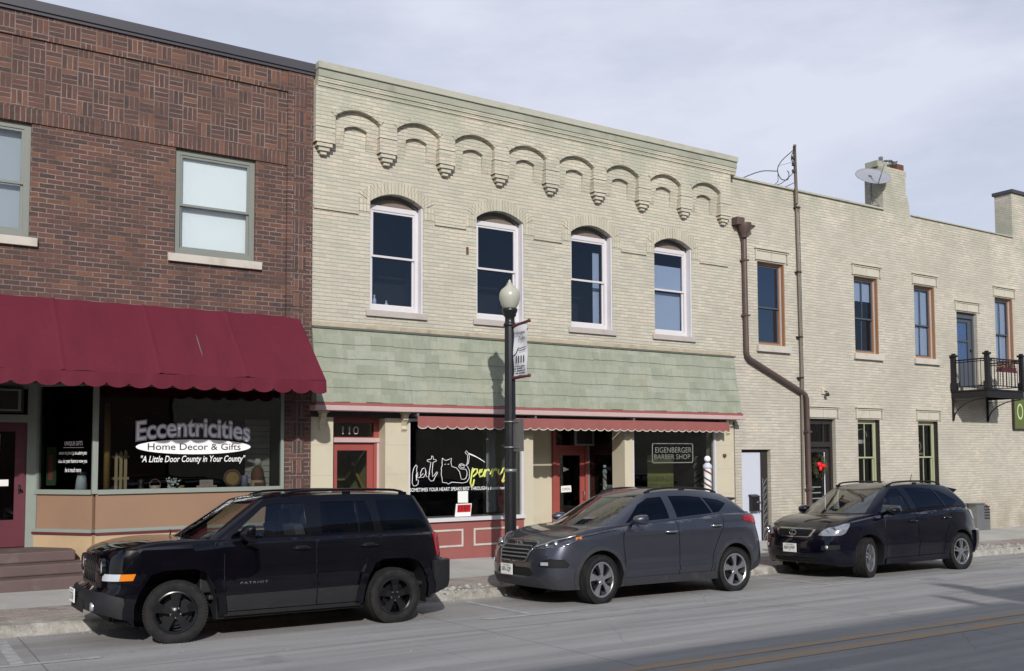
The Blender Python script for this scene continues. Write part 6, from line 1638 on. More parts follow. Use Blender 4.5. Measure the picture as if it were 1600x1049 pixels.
    q.box(gh['base'][1][0] - .05, hi - .35, -W + .16, W - .16, .42, .48); q.box(gh['base'][0][0] + .12, gh['base'][1][0] + .32, -W + .2, W - .2, .5, zb(0) - .07)
    q.cur = 1
    for sd in (-1, 1):
        for x, zz in ((sp['seats'][0], 0), (sp['seats'][1], 0)):
            q.box(x - .25, x + .22, sd * .37 - .23, sd * .37 + .23, .5, .72)
            q.obox((x + .30, sd * .37, .95), (.96, 0, .25), (0, 1, 0), (-.25, 0, .96), .06, .22, .30); q.obox((x + .39, sd * .37, 1.32), (.96, 0, .25), (0, 1, 0), (-.25, 0, .96), .045, .13, .085)
    q.build('cabin', [M['plastic'], M[sp['seatm']]], root, local=True, bevel=.02)
    q = MB(); cx_, cz_ = sp['seats'][0] - .38, .98; 
    q.tube([(cx_ + .06 * math.sin(a) * 1.0, -.37 + .18 * math.cos(a), cz_ + .17 * math.sin(a)) for a in [2 * math.pi * k / 24 for k in range(25)]], .014, 6); q.box(cx_ - .02, cx_ + .02, -.52, -.22, cz_ - .02, cz_ + .02); q.build('steering_wheel', M['plastic'], root, local=True)
    r, w, rimr, style, steer = sp['wheel']
    for x, st_ in ((arches[0][0] + sp.get('wx', 0), steer), (sp['wb'], 0)):
        for sd in (-1, 1): make_wheel(root, x, sd * (W - w / 2 - sp.get('inset', .015)), r, w, rimr, style, st_, sd)
    return root, low, green, s_x, s_front_y, pc, parts, zr, rp_, green
def on_side(root, low, s_x, name, m, P, off, th=.01, sides=(-1, 1)):
    """small plate-like parts laid on the body side; P in (x,z)"""
    for sd in sides:
        q = MB(); a = [low(s_x(x), z, off) for x, z in P]; b = [low(s_x(x), z, off - th) for x, z in P]; n = len(P)
        q.add([(x, y * sd, z) for x, y, z in a + b], [tuple(range(n))] + [(i, (i + 1) % n, (i + 1) % n + n, i + n) for i in range(n)])
        q.build(name, m, root, local=True)
def handle(root, low, s_x, x, z, m, L_=.22):
    for sd in (-1, 1):
        q = MB(); pts = [low(s_x(x + d), z, o) for d, o in ((-L_ / 2, .0), (-L_ / 2 + .02, .035), (0, .042), (L_ / 2 - .02, .035), (L_ / 2, 0))]
        q.tube([(a, b * sd, c) for a, b, c in pts], [.012, .015, .014, .015, .012], 8); q.build('door_handle', m, root, local=True)
        q = MB(); P = [low(s_x(x + dx_), z + dz_, .003) for dx_, dz_ in ((-.07, -.035), (.07, -.035), (.09, 0), (.07, .03), (-.07, .03), (-.09, 0))]; q.add([(a, b * sd, c) for a, b, c in P], [tuple(range(6))]); q.build('handle_recess', M['gap'], root, local=True)
def mirror(root, c, size, m, sq=.65):
    """door mirror housing: rounded, flat back face looking rearward"""
    for sd in (-1, 1):
        q = MB(); cx_, cy_, cz_ = c; sx, sy, sz = size; n, m_ = 18, 8; vs = []
        for i in range(m_ + 1):
            f = i / m_; rr = math.sin(math.pi / 2 * min(1, f * 1.15)) ** .6; x = cx_ - sx / 2 + sx * f
            for k in range(n):
                a = 2 * math.pi * k / n; ca, sa = math.cos(a), math.sin(a); se = lambda v: math.copysign(abs(v) ** sq, v)
                vs.append((x, sd * (cy_ + sy / 2 * rr * se(ca)), cz_ + sz / 2 * rr * se(sa)))
        q.add(vs, [(i * n + k, i * n + (k + 1) % n, (i + 1) * n + (k + 1) % n, (i + 1) * n + k) for i in range(m_) for k in range(n)], True); q.add(vs[-n:], [tuple(range(n))])
        q.tube([(cx_, sd * (cy_ - sy / 2 + .02), cz_ - sz * .15), (cx_ + .02, sd * (cy_ - sy / 2 - .10), cz_ - sz * .42)], [.03, .035], 8)
        o = q.build('door_mirror', m, root, local=True, sharp=50)
        q = MB(); q.add([(cx_ + sx / 2 + .002, sd * (cy_ + sy / 2 * .85 * math.cos(a)), cz_ + sz / 2 * .8 * math.sin(a)) for a in [2 * math.pi * k / n for k in range(n)]], [tuple(range(n))]); g_ = q.build('mirror_glass', M['chrome'], o, local=True)
def rails(root, rp_, zr, x0, x1, m, h=.045, inn=.03, chrome_tip=None):
    def yat(x):
        for i in range(1, len(rp_)):
            if rp_[i][0] >= x and rp_[i][1] > .3: return rp_[i][1]
        return .5
    for sd in (-1, 1):
        q = MB(); pts = []
        for k in range(21):
            t_ = k / 20; x = lerp(x0, x1, t_); lift = h * min(1, min(t_, 1 - t_) * 9) ** .5; pts.append((x, sd * (yat(x) - inn), zr(x) + .012 + lift))
        q.tube(pts, .016, 8)
        for x in (x0 + .05, (x0 + x1) / 2, x1 - .05): q.box(x - .05, x + .05, sd * (yat(x) - inn) - .014, sd * (yat(x) - inn) + .014, zr(x) - .01, zr(x) + h * .8)
        q.build('roof_rail', m, root, local=True)
def plate_(root, x, z, yaw_, txt, w=.305, h_=.155, rear=False, tilt=0.0):
    q = MB(); q.box(-.006, .006, -w / 2, w / 2, -h_ / 2, h_ / 2); o = q.build('licence_plate', M['paper'], root, local=True, bevel=.004); o.location = (x, yaw_, z); o.rotation_euler = (0, tilt, 0)
    q = MB(); f = lambda u, v: (-.0075, -u, v)   # read from in front of the car
    letter(q, txt, (-.12, .12, -.045, .03), f, offset=.01); letter(q, 'WISCONSIN', (-.09, .09, .045, .065), f); q.build('lettering', M['letter_black'], o, local=True)
    q = MB()
    return o

# --- black boxy off-roader
A0 = (0.0, .38, .40); A1 = (2.635, .38, .40)
def trap(cx, r=.405):
    """squared-off wheel opening"""
    return [(cx + r + .05, .22), (cx + r + .02, .45), (cx + r - .03, .60), (cx + r - .12, .755), (cx + r * .4, .80), (cx - r * .4, .80), (cx - r + .10, .755), (cx - r + .0, .60), (cx - r - .05, .45), (cx - r - .07, .22)]
def trapo(cx, r=.405, g=.09):
    return [(cx + r + .05 + g * .9, .28), (cx + r + .02 + g, .45), (cx + r - .03 + g, .63), (cx + r - .10 + g * .55, .84), (cx + r * .4, .895), (cx - r * .4, .895), (cx - r + .08 - g * .5, .84), (cx - r - g, .62), (cx - r - .06 - g, .46), (cx - r - .09 - g, .30)]
mir = lambda cx, P: [(2 * cx - x, z) for x, z in P][::-1]
jp = dict(name='parked_suv', label='black boxy off-roader with black wheels parked nearest in front of the gift shop', loc=(2.70, -4.01, G(2.7) - .028), paint='black_paint',
  plan=[(-.86, 0), (-.855, .25), (-.84, .48), (-.79, .66), (-.67, .80), (-.48, .865), (-.2, .878), (.6, .882), (1.5, .882), (2.6, .88), (2.95, .872), (3.25, .835), (3.42, .74), (3.49, .58), (3.51, .3), (3.52, 0)],
  nose=[(.2, .10), (.32, .04), (.42, 0.0), (.50, .0), (.585, .02), (.60, .075), (.8, .09), (1.0, .115), (1.12, .15)], tail=[(.3, -.10), (.4, -.02), (.5, 0), (.74, 0), (.775, -.10), (1.1, -.15), (1.2, -.17)],
  side=[(.2, .95), (.35, .985), (.55, 1.0), (.8, 1.0), (1.0, .985), (1.15, .965)], top=[(-.9, 1.00), (-.6, 1.035), (0, 1.06), (.45, 1.085), (.75, 1.09), (3.6, 1.10)], bottom=[(-.9, .40), (-.6, .30), (-.45, .25), (.4, .25), (2.2, .25), (3.1, .30), (3.4, .38), (3.6, .40)],
  arch=[A0, A1], archpoly=[trap(0), mir(2.635, trap(2.635))], roll=.035, flare=(.006, .05), step=.05, crease=[(.3, 3.3, .66, .03, .012), (-.3, 3.4, 1.0, .03, .006)],
  features=[
    ('turn_signal', [('f', .60, .70), ('f', .74, .70), (-.655, .702), (-.64, .775), ('f', .75, .775), ('f', .60, .775)], M['lamp_white'], .008, .012),
    ('side_marker', [(-.652, .702), (-.50, .705), (-.47, .775), (-.637, .775)], M['amber'], .008, .012),
    ('gap', strip([(.50, .95), (.50, .55), (.54, .30)], .012), M['gap'], -.012, .014), ('gap', strip([(1.60, 1.08), (1.60, .30)], .012), M['gap'], -.012, .014),
    ('gap', strip([(2.46, 1.08), (2.44, .96), (2.25, .82), (2.14, .66)], .010), M['gap'], -.012, .014), ('gap', strip([(.52, .30), (2.14, .30)], .010), M['gap'], -.012, .014),
    ('gap', strip([(-.40, 1.02), (-.62, .80), (-.66, .66)], .008), M['gap'], -.01, .012),
    ('gap', strip([('f', 0, .60)[1:] and (0, 0), (0.001, 0)], .0), M['gap'], 0, 0),
    ('wheel_flare', trapo(0), M['black_paint'], .035, .045), ('wheel_flare#2', mir(2.635, trapo(2.635)), M['black_paint'], .035, .045),
    ('lower_cladding', [(.50, .20), (2.16, .20), (2.16, .50), (.50, .48)], M['plastic'], .018, .02),
    ('body_moulding', [(.62, .625), (2.10, .635), (2.10, .672), (.62, .662)], M['black_paint'], .016, .018),
    ('front_bumper', [('f', 0, .30), ('f', .5, .30), ('f', .7, .30), (-.52, .30), (-.56, .52), ('f', .74, .585), ('f', .5, .59), ('f', 0, .59), ('p', -.1, .59), ('p', -.1, .30)], M['plastic'], .03, .035),
    ('rear_bumper', [(3.16, .30), ('r', .5, .30), ('r', -1, .30), ('p', 9, .30), ('p', 9, .735), ('r', .3, .735), ('r', .7, .735), (3.16, .74)], M['plastic'], .05, .055),
    ('tail_lamp', [('r', .72, .80), (3.30, .80), (3.24, 1.09), ('r', .72, 1.09)], M['redlens'], .012, .016),
  ],
  paired=('turn_signal', 'side_marker', 'tail_lamp', 'wheel_flare', 'lower_cladding', 'body_moulding'),
  gh=dict(base=((.16, 0), (.42, .775), (3.26, .765), (3.33, 0)), roof=((.86, 0), (.97, .625), (3.02, .655), (3.12, 0)), bow=.02, smooth=2, zbase=[(.1, 1.125), (.4, 1.105), (.8, 1.10), (3.4, 1.11)], zroof=[(.85, 1.52), (1.1, 1.565), (1.6, 1.59), (2.2, 1.60), (2.8, 1.585), (3.15, 1.55)], bulge=.018, spine=(1.3, 2.7), crown=.045),
  glass=[('windshield', [(0, .06), (.115, .06), (.112, .93), (0, .93)], 'windscreen', -.004, .01),
    ('front_side_window', [(.60, 1.135), (.86, 1.13), (1.51, 1.13), (1.50, 1.50), (1.13, 1.50), (1.0, 1.46)], 'car_glass', -.008, .01),
    ('rear_side_window', [(1.70, 1.135), (2.17, 1.135), (2.15, 1.51), (1.70, 1.51)], 'car_glass_dark', -.008, .01), ('vent_window', [(2.20, 1.135), (2.39, 1.14), (2.31, 1.51), (2.18, 1.51)], 'car_glass_dark', -.008, .01),
    ('quarter_window', [(2.50, 1.135), (3.13, 1.16), (2.97, 1.52), (2.44, 1.52)], 'car_glass_dark', -.002, .01),
    ('rear_window', [(.885, .12), (1.1, .12), (1.1, .88), (.885, .88)], 'car_glass_dark', -.004, .01)],
  hood=dict(map=[(0, 0), (.10, .06), (.16, .105), (.30, .145), (.36, .18), (.80, .84), (.90, .89), (1, 1)], bulge=.035), len=(-.86, 3.52), seats=(1.25, 2.15), seatm='seat', wb=2.635, wheel=(.345, .215, .225, 'five', R(-14)), inset=.0)
jp['features'] = [f for f in jp['features'] if len(f[1]) > 3 and f[1] is not None and not (f[0] == 'gap' and abs(f[1][0][0]) < .01)]
root, low, green, s_x, s_fy, pc, parts, zr, rp_, _ = build_car(jp)
for x in (1.41, 2.28): handle(root, low, s_x, x, .975, M['black_paint'])
mirror(root, (.71, .99, 1.165), (.15, .20, .20), M['black_paint'], .35)
rails(root, rp_, zr, 1.25, 2.9, M['black_paint'])
# seven slot grille and round lamps on the upright face
def fx(y, z, off): return low(s_fy(abs(y)) if abs(y) > 1e-4 else 0, z, off)
q = MB()
for k in range(-3, 4):
    y0, y1 = k * .098 - .031, k * .098 + .031
    ys = fr(y0, y1, 2)
    vs = []
    for (z_, dz) in ((.665, 0), (.95, 0)):
        for y in ys: P = fx(y, z_, .004); vs.append((P[0], y, P[2]))
    q.add(vs, [(0, 1, 4, 3), (1, 2, 5, 4)])
q.build('grille_slot', M['gap'], root, local=True)
for sd in (-1, 1):
    P = fx(.56, .84, .0); q = MB(); q.lathe([(.0, .02), (.06, .015), (.085, .0), (.092, -.02), (.10, -.022), (.104, .0), (.104, .02)], (P[0], sd * .56, .84), 'x', 28); o = q.build('headlight', [M['rim_black']], root, local=True, sharp=40)
    q = MB(); q.lathe([(0, -.018), (.05, -.014), (.080, -.004), (.082, .01)], (P[0], sd * .56, .84), 'x', 24); q.build('lens', M['lamp_white'], o, local=True)
    P = fx(.60, .42, .03); q = MB(); q.lathe([(0, -.002), (.035, -.006), (.045, -.004), (.05, .02)], (P[0] - .004, sd * .60, .43), 'x', 18); q.build('fog_lamp', M['reflector'], root, local=True)
q = MB(); P = fx(0, .4, .034); q.box(P[0] - .004, P[0] + .01, -.36, .36, .35, .48); q.build('lower_intake', M['gap'], root, local=True)
plate_(root, -.925, .50, .12, 'EZ-7254')
q = MB(); f = lambda u, v: tuple(a * b for a, b in zip(low(s_x(u), v, .018), (1, -1, 1)))
letter(q, 'PATRIOT', (.68, 1.0, .600, .626), f, offset=.006, space=1.3); q.build('door_badge', M['chrome'], root, local=True)
q = MB()
for (y, o_) in ((-.35, 0), (.15, 0)): q.tube([(.14, y, 1.13), (.20, y + .2, 1.165), (.24, y + .42, 1.175)], .009, 5)
q.build('wiper', M['plastic'], root, local=True)

# --- slate grey crossover
def circ(cx, cz, r): return arch_pts(cx, cz, r, 22, -28, 208)
tu = dict(name='parked_crossover', label='slate grey crossover with five spoke alloy wheels parked behind the black off-roader', loc=(8.54, -4.03, G(8.54) - .028), paint='grey_paint',
  plan=[(-.90, 0), (-.89, .2), (-.868, .45), (-.815, .655), (-.71, .80), (-.52, .88), (-.25, .91), (.1, .917), (.7, .92), (1.5, .922), (2.3, .922), (2.7, .918), (3.0, .89), (3.31, .825), (3.46, .70), (3.525, .45), (3.55, 0)],
  nose=[(.18, .12), (.28, .05), (.38, .01), (.5, 0.0), (.62, .01), (.75, .05), (.88, .13), (1.0, .26)], tail=[(.3, -.12), (.42, -.03), (.55, 0), (.75, -.03), (.95, -.10), (1.15, -.17), (1.2, -.2)],
  side=[(.2, .94), (.32, .965), (.45, .985), (.65, 1.0), (.9, .99), (1.05, .965), (1.18, .945)], top=[(-.95, .82), (-.8, .86), (-.6, .92), (-.3, .975), (0, 1.015), (.35, 1.06), (.7, 1.085), (1.4, 1.13), (2.0, 1.17), (2.5, 1.21), (3.0, 1.22), (3.6, 1.20)], bottom=[(-.95, .25), (-.6, .22), (.4, .22), (2.2, .22), (3.1, .30), (3.4, .36), (3.6, .38)],
  arch=[(0, .36, .395), (2.67, .36, .395)], roll=.06, flare=(.022, .13), step=.05, crease=[(.2, 3.2, .985, .03, .026), (.2, 2.4, .43, .04, .026)],
  features=[
    ('gap', strip([(.43, 1.05), (.42, .8), (.455, .34)], .012), M['gap'], -.012, .014), ('gap', strip([(1.50, 1.13), (1.505, .8), (1.50, .32)], .012), M['gap'], -.012, .014),
    ('gap', strip([(2.47, 1.21), (2.46, 1.03), (2.30, .80), (2.20, .62), (2.15, .33)], .010), M['gap'], -.012, .014),
    ('gap', strip([(-.34, .945), (0, .992), (.30, 1.03)], .009), M['gap'], -.01, .012),
    ('headlight', [('f', .42, .80), ('f', .46, .775), ('f', .60, .785), (-.62, .83), (-.46, .885), (-.36, .955), (-.44, .965), (-.62, .93), ('f', .66, .88)], M['lamp_dark'], -.012, .014),
    ('fog_lamp', [('f', .55, .55), ('f', .62, .62), ('f', .72, .655), (-.60, .64), (-.53, .58), (-.56, .53), ('f', .72, .53)], M['gap'], -.012, .014),
    ('wheel_arch_trim', circ(0, .36, .455), M['plastic_grey'], .010, .012), ('wheel_arch_trim#2', circ(2.67, .36, .455), M['plastic_grey'], .010, .012),
    ('grille_frame', [('p', -.1, .90), ('f', .38, .885), ('f', .44, .845), ('f', .375, .74), ('f', .32, .605), ('p', -.1, .60)], M['plastic_grey'], .012, .02),
    ('lower_cladding', [(.44, .20), (2.24, .20), (2.24, .34), (.44, .33)], M['plastic_grey'], .014, .016),
    ('lower_intake', [('p', -.1, .52), ('f', .38, .52), ('f', .46, .44), ('f', .40, .40), ('p', -.1, .40)], M['gap'], -.01, .012),
    ('bumper_lip', [('p', -.1, .18), ('p', -.1, .365), ('f', .45, .365), ('f', .70, .40), (-.50, .36), (-.45, .18)], M['plastic_grey'], .010, .012),
    ('rear_bumper_trim', [(3.06, .20), ('r', .5, .2), ('p', 9, .2), ('p', 9, .52), ('r', .5, .52), ('r', .72, .50), (3.10, .40)], M['plastic_grey'], .010, .012),
    ('tail_lamp', [(2.98, 1.10), ('r', .80, 1.03), ('r', .5, 1.04), ('r', .5, 1.14), ('r', .80, 1.18), (2.98, 1.17)], M['redlens'], .010, .014),
  ],
  paired=('headlight', 'fog_lamp', 'tail_lamp', 'lower_cladding', 'lower_moulding', 'wheel_arch_trim', 'bumper_lip_'),
  gh=dict(base=((-.02, 0), (.40, .80), (3.10, .775), (3.28, 0)), roof=((.93, 0), (1.10, .565), (2.78, .56), (2.92, 0)), bow=.03, smooth=2, zbase=[(-.1, 1.075), (.3, 1.085), (.6, 1.10), (1.4, 1.145), (2.0, 1.185), (2.5, 1.225), (3.3, 1.24)], zroof=[(.9, 1.50), (1.05, 1.525), (1.3, 1.56), (1.7, 1.585), (2.2, 1.575), (2.6, 1.535), (2.95, 1.48)], bulge=.03, spine=(1.4, 2.4), crown=.05),
  glass=[('windshield', [(0, .05), (.112, .05), (.110, .95), (0, .95)], 'windscreen', -.004, .01),
    ('front_side_window', [(.56, 1.12), (1.41, 1.165), (1.385, 1.49), (1.12, 1.475), (.90, 1.38)], 'car_glass_dark', -.006, .01),
    ('rear_side_window', [(1.56, 1.175), (2.30, 1.225), (2.18, 1.475), (1.9, 1.50), (1.53, 1.50)], 'car_glass_dark', -.006, .01),
    ('quarter_window', [(2.33, 1.228), (2.46, 1.24), (2.68, 1.37), (2.55, 1.425), (2.22, 1.47)], 'car_glass_dark', -.006, .01),
    ('rear_window', [(.90, .1), (1.1, .1), (1.1, .75), (.90, .75)], 'car_glass_dark', -.004, .01)],
  hood=dict(map=[(0, 0), (.10, .05), (.16, .09), (.27, .135), (.34, .165), (.80, .84), (.90, .89), (1, 1)], bulge=.05), len=(-.90, 3.55), seats=(1.2, 2.1), seatm='seat_tan', wb=2.67, wheel=(.35, .235, .245, 'twist', R(9)), inset=.0)
root, low, green, s_x, s_fy, pc, parts, zr, rp_, _ = build_car(tu)
for x, z_ in ((1.33, .975), (2.30, 1.035)): handle(root, low, s_x, x, z_, M['chrome'])
mirror(root, (.62, 1.02, 1.17), (.20, .22, .15), M['grey_paint'])
rails(root, rp_, zr, 1.15, 2.65, M['gap'], .03)
def fx(y, z, off): return low(s_fy(abs(y)) if abs(y) > 1e-4 else 0, z, off)
def front_patch(q, y0, y1, z0, z1, off, n=10):
    ys = fr(y0, y1, n); vs = []
    for z_ in (z0, z1):
        for y in ys: P = fx(y, z_, off); vs.append((P[0], y, P[2]))
    q.add(vs, [(i, i + 1, n + 2 + i, n + 1 + i) for i in range(n)], True)
q = MB()
def hexw(z): return .35 if z > .80 else (.345 - (.80 - z) * .2)
for k in range(9): z0 = .625 + k * .027; front_patch(q, -hexw(z0), hexw(z0), z0, z0 + .027, .016)
q.build('grille', M['gap'], root, local=True)
for k in range(4):
    q = MB(); z0 = .665 + k * .052; w_ = hexw(z0) + .0; ys = fr(-w_, w_, 12); q.tube([(fx(y, z0, .03)[0], y, z0) for y in ys], .012, 6); q.build('grille_bar', M['grey_metal'], root, local=True)
for sd in (-1, 1):
    q = MB(); pts = [fx(.02, .905, .03), fx(.36, .892, .03), fx(.43, .85, .03), fx(.37, .74, .03), fx(.315, .612, .03), fx(.02, .605, .03)]
    q.tube([(a, b * sd, c) for a, b, c in pts], .009, 6); q.build('grille_surround', M['chrome'], root, local=True)
# emblem: slanted H in an oval
q = MB(); P = fx(0, .835, .05); x_ = P[0]
q.tube([(x_, .085 * math.cos(a), .835 + .043 * math.sin(a)) for a in [2 * math.pi * k / 28 for k in range(29)]], .007, 6)
q.tube([(x_, .045, .803), (x_, .030, .867)], .009, 6); q.tube([(x_, -.030, .803), (x_, -.045, .867)], .009, 6); q.tube([(x_, .035, .828), (x_, -.035, .842)], .008, 6); q.build('emblem', M['chrome'], root, local=True)
for sd in (-1, 1):
    for (s0, z_) in ((.60, .83), (.74, .855)):
        q = MB(); P = fx(s0, z_, -.01); q.sphere((P[0] + .004, sd * P[1], z_), .045); q.build('projector_lamp', M['chrome'], root, local=True)
    q = MB(); a = [low(s_fy(.44), .785, .006), low(s_fy(.60), .80, .006), low(s_x(-.62), .845, .006), low(s_x(-.46), .90, .006), low(s_x(-.36), .955, .006)]; q.tube([(x, y * sd, z) for x, y, z in a], .006, 5)
    a = [low(s_fy(.44), .815, .006), low(s_fy(.66), .895, .006), low(s_x(-.62), .94, .006), low(s_x(-.44), .97, .006)]; q.tube([(x, y * sd, z) for x, y, z in a], .013, 6); q.build('lamp_trim', M['chrome'], root, local=True)
    q = MB(); P = fx(.66, .585, -.002); q.obox((P[0], sd * P[1], .585), Vector((.6, sd * .8, 0)), Vector((-.8, sd * .6, 0)), (0, 0, 1), .055, .01, .022); q.build('fog_bulb', M['reflector'], root, local=True)
    q = MB(); P = low(s_x(-.40), .945, .004); q.obox((P[0], sd * P[1], P[2] - .01), Vector((.95, sd * .3, .1)).normalized(), Vector((-.3, sd * .95, 0)).normalized(), Vector((0, 0, 1)), .045, .008, .018); q.build('side_marker', M['amber'], root, local=True)
plate_(root, -.93, .475, .13, '385-ZJP')
q = MB(); prof = [(2.82, 1.50), (3.06, 1.485), (3.07, 1.465), (2.98, 1.44), (2.86, 1.45)]; 
vs = [(x, y, z - .03 * (y / .55) ** 2) for y in fr(-.57, .57, 10) for x, z in prof]; q.add(vs, [(j * 5 + i, j * 5 + (i + 1) % 5, (j + 1) * 5 + (i + 1) % 5, (j + 1) * 5 + i) for j in range(10) for i in range(5)] + [(0, 1, 2, 3, 4), (50, 51, 52, 53, 54)], True); q.build('roof_spoiler', M['grey_paint'], root, local=True, sharp=35)

# --- blue black crossover with chrome wheels
rx = dict(name='parked_crossover', label='blue black crossover with chrome wheels and big headlights parked farthest along the kerb', loc=(14.62, -3.97, G(14.62) - .028), paint='navy_black_paint', yaw=R(-1.0),
  plan=[(-.93, 0), (-.92, .2), (-.898, .45), (-.845, .655), (-.73, .80), (-.52, .88), (-.22, .91), (.1, .917), (.7, .92), (1.5, .922), (2.3, .922), (2.75, .915), (3.1, .88), (3.4, .79), (3.60, .64), (3.70, .42), (3.73, 0)],
  nose=[(.18, .14), (.3, .05), (.4, .01), (.5, 0.0), (.62, .005), (.72, .03), (.85, .07), (.95, .15)], tail=[(.3, -.15), (.42, -.05), (.55, 0), (.72, 0), (.78, -.07), (1.0, -.14), (1.2, -.22)],
  side=[(.2, .93), (.32, .96), (.5, .99), (.7, 1.0), (.9, .99), (1.05, .965), (1.18, .945)], top=[(-.95, .87), (-.8, .90), (-.6, .95), (-.3, 1.0), (0, 1.04), (.3, 1.075), (.6, 1.09), (1.4, 1.12), (2.2, 1.16), (2.8, 1.19), (3.4, 1.16), (3.8, 1.14)], bottom=[(-.95, .26), (-.6, .21), (.4, .21), (2.2, .22), (3.1, .30), (3.5, .36), (3.8, .38)],
  arch=[(0, .365, .40), (2.715, .365, .40)], roll=.07, flare=(.024, .14), step=.05, crease=[(.2, 3.2, .55, .05, .012)],
  features=[
    ('gap', strip([(.50, 1.07), (.46, .8), (.49, .32)], .012), M['gap'], -.012, .014), ('gap', strip([(1.42, 1.12), (1.42, .8), (1.44, .31)], .012), M['gap'], -.012, .014),
    ('gap', strip([(2.50, 1.17), (2.46, 1.0), (2.30, .80), (2.20, .62), (2.17, .32)], .010), M['gap'], -.012, .014),
    ('gap', strip([(-.42, .965), (-.1, 1.005), (.24, 1.045)], .009), M['gap'], -.01, .012),
    ('headlight', [('f', .50, .755), ('f', .62, .745), (-.64, .76), (-.56, .80), (-.44, .965), (-.62, .955), ('f', .68, .92), ('f', .58, .85)], M['lamp_mid'], -.010, .014),
    ('fog_lamp', [('f', .58, .50), ('f', .70, .50), (-.66, .52), (-.66, .60), ('f', .66, .60), ('f', .58, .57)], M['gap'], -.012, .014),
    ('grille_frame', [('p', -.1, .865), ('f', .36, .86), ('f', .45, .855), ('f', .38, .735), ('f', .32, .715), ('p', -.1, .71)], M['chrome'], .010, .02),
    ('lower_moulding', [(.47, .20), (2.20, .20), (2.20, .33), (.47, .31)], M['navy_black_paint'], .022, .024),
    ('lower_intake', [('p', -.1, .36), ('f', .45, .36), ('f', .50, .31), ('f', .45, .28), ('p', -.1, .28)], M['gap'], -.01, .012),
    ('tail_lamp', [(3.30, .95), ('r', .66, .88), ('r', .45, .90), ('r', .45, 1.08), ('r', .66, 1.12), (3.20, 1.13)], M['reflector'], .010, .014),
    ('rear_bumper', [(3.18, .30), ('r', .5, .30), ('p', 9, .30), ('p', 9, .74), ('r', .3, .74), ('r', .7, .74), (3.22, .74)], M['navy_black_paint'], .05, .055),
  ],
  paired=('headlight', 'fog_lamp', 'tail_lamp', 'lower_cladding', 'lower_moulding', 'wheel_arch_trim', 'bumper_lip_'),
  gh=dict(base=((-.10, 0), (.28, .80), (3.22, .775), (3.42, 0)), roof=((.82, 0), (.98, .60), (2.80, .595), (2.96, 0)), bow=.03, smooth=2, zbase=[(-.1, 1.10), (.3, 1.105), (.6, 1.11), (1.4, 1.135), (2.2, 1.175), (2.8, 1.20), (3.4, 1.20)], zroof=[(.8, 1.545), (1.0, 1.59), (1.3, 1.62), (1.7, 1.635), (2.2, 1.63), (2.65, 1.60), (3.0, 1.55)], bulge=.03, spine=(1.3, 2.3), crown=.045),
  glass=[('windshield', [(0, .05), (.112, .05), (.110, .95), (0, .95)], 'windscreen', -.004, .01),
    ('front_side_window', [(.50, 1.13), (1.36, 1.155), (1.18, 1.555), (.98, 1.54), (.72, 1.38)], 'car_glass', -.006, .01),
    ('rear_side_window', [(1.52, 1.16), (2.40, 1.20), (2.16, 1.54), (1.8, 1.57), (1.38, 1.57)], 'car_glass_dark', -.006, .01),
    ('quarter_window', [(2.46, 1.205), (2.66, 1.22), (2.82, 1.30), (2.42, 1.48), (2.24, 1.53)], 'car_glass_dark', -.006, .01),
    ('rear_window', [(.90, .1), (1.1, .1), (1.1, .8), (.90, .8)], 'car_glass_dark', -.004, .01)],
  hood=dict(map=[(0, 0), (.10, .05), (.16, .09), (.27, .135), (.33, .165), (.80, .84), (.90, .89), (1, 1)], bulge=.05), len=(-.93, 3.73), seats=(1.15, 2.1), seatm='seat_tan', wb=2.715, wheel=(.357, .235, .242, 'double', R(20)), inset=.0)
root, low, green, s_x, s_fy, pc, parts, zr, rp_, _ = build_car(rx)
for x, z_ in ((1.27, .96), (2.30, 1.0)): handle(root, low, s_x, x, z_, M['navy_black_paint'])
mirror(root, (.52, 1.02, 1.16), (.18, .24, .16), M['navy_black_paint'])
rails(root, rp_, zr, 1.0, 2.6, M['gap'], .045)
def fx(y, z, off): return low(s_fy(abs(y)) if abs(y) > 1e-4 else 0, z, off)
q = MB()
for k in range(6): z0 = .728 + k * .021; w_ = .33 + k * .012; front_patch(q, -w_, w_, z0, z0 + .021, .014)
q.build('grille', M['gap'], root, local=True)
for k in range(6):
    q = MB(); z0 = .738 + k * .019; w_ = .33 + k * .012; q.tube([(fx(y, z0, .02)[0], y, z0) for y in fr(-w_, w_, 10)], .004, 5); q.build('grille_bar', M['plastic'], root, local=True)
q = MB(); x_ = fx(0, .79, .035)[0]
q.tube([(x_, .075 * math.cos(a), .79 + .048 * math.sin(a)) for a in [2 * math.pi * k / 28 for k in range(29)]], .007, 6)
q.tube([(x_, -.005, .828), (x_, .035, .765), (x_, -.06, .765)], .008, 6); q.build('emblem', M['chrome'], root, local=True)
for sd in (-1, 1):
    for (y_, z_, r_) in ((.66, .80, .045), (.75, .85, .05)): q = MB(); P = fx(y_, z_, -.01); q.lathe([(r_, -.012), (r_ * .8, .01), (r_ * .3, .02), (0, .01)], (P[0] + .012, sd * P[1], z_), 'x', 16); q.build('projector_lamp', M['chrome'], root, local=True)
    q = MB(); P = fx(.67, .55, .0); q.lathe([(0, -.01), (.03, -.006), (.034, .01)], (P[0], sd * P[1], .55), 'x', 14); q.build('fog_bulb', M['reflector'], root, local=True)
plate_(root, -.955, .52, .05, '869-JWF')
q = MB(); q.tube([(2.5, 0, 1.67), (2.56, 0, 1.83)], .006, 5); q.build('aerial', M['gap'], root, local=True)
q = MB(); prof = [(2.80, 1.605), (3.12, 1.565), (3.14, 1.545), (3.04, 1.50), (2.88, 1.53)]
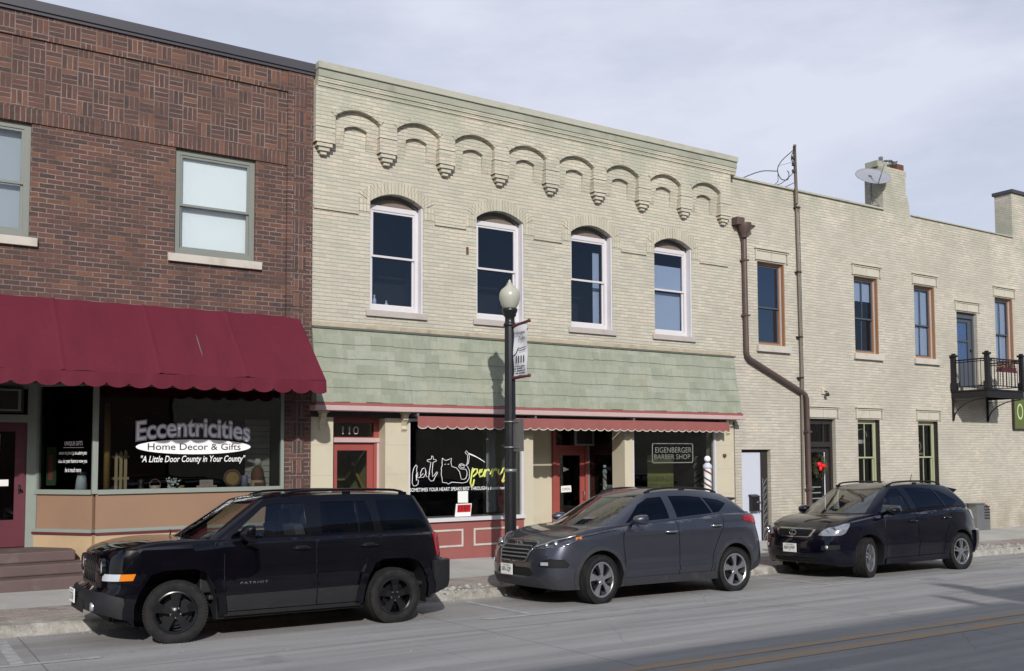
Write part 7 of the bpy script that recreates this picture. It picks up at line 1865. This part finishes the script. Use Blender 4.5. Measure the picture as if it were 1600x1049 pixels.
vs = [(x, y, z - .03 * (y / .55) ** 2) for y in fr(-.58, .58, 10) for x, z in prof]; q.add(vs, [(j * 5 + i, j * 5 + (i + 1) % 5, (j + 1) * 5 + (i + 1) % 5, (j + 1) * 5 + i) for j in range(10) for i in range(5)] + [(0, 1, 2, 3, 4), (50, 51, 52, 53, 54)], True); q.build('roof_spoiler', M['navy_black_paint'], root, local=True, sharp=35)

# ---------------------------------------------------------------- trees behind the opposite buildings (they break up the window reflections)
M['bark'] = simple('grey brown bark', lin(84, 76, 68), .9, var=.3, scale=8, bump=.5)
M['evergreen'] = simple('dark evergreen foliage', lin(48, 60, 40), .8, var=.5, scale=4, bump=0)
rnd = random.Random(31)
tdesc = ('leftmost', 'second', 'third', 'fourth', 'fifth', 'rightmost')
for k, (x, y, h_) in enumerate(((14, -42, 12.5), (24, -46, 15), (33, -43, 11.5), (43, -47, 15.5), (54, -45, 12), (66, -48, 15))):
    tr_ = thing('evergreen_tree', 'dark evergreen tree behind the buildings across the street, %s of the row' % tdesc[k], 'tree', (x, y, -1), 'trees behind the opposite buildings')
    q = MB(); q.tube([(x, y, -1.2), (x + .2, y, h_ * .5), (x, y, h_ * .95)], [.3, .2, .04], 8); q.build('trunk', M['bark'], tr_)
    q = MB()
    for i in range(1500):
        f_ = rnd.random() ** .8; z_ = 1.5 + (h_ - 1.5) * f_; rr = (1 - f_) ** .75 * h_ * .27 * rnd.uniform(.55, 1.12) + .15; a = rnd.uniform(0, 6.283)
        c = Vector((x + rr * math.cos(a), y + rr * math.sin(a), z_)); d_ = Vector((math.cos(a), math.sin(a), -.35)) * rnd.uniform(.4, .9); w_ = Vector((-math.sin(a), math.cos(a), rnd.uniform(-.4, .4))) * rnd.uniform(.12, .3)
        q.add([c - w_, c + w_, c + d_], [(0, 1, 2)])
    q.build('crown', M['evergreen'], tr_)

q = MB(); q.box(9.20, 9.25, -.012, -.001, 5.62, 5.76); q.build('anchor_plate', M['rust'], cb)
for x, h_, lab in ((7.42, .2, 'tall clear bottle on the sill inside the leftmost arched window'), (7.66, .11, 'short pale jar on the sill inside the leftmost arched window')):
    bo = thing('bottle', lab, 'bottle', (x, .3, 4.5), 'bottles on the upstairs sill')
    q = MB(); q.lathe([(0, 0), (.035, 0), (.035, h_ * .65), (.014, h_ * .8), (.014, h_)], (x, .3, 4.5), n=14); q.build('body', M['letter_grey'], bo)
    q = MB(); q.lathe([(.016, h_), (.016, h_ + .02), (0, h_ + .02)], (x, .3, 4.5), n=10); q.build('cap', M['letter_white'], bo)
q = MB(); q.box(7.2, 8.25, .25, .4, 4.44, 4.5); q.build('inner_sill', M['white_frame'], cb)
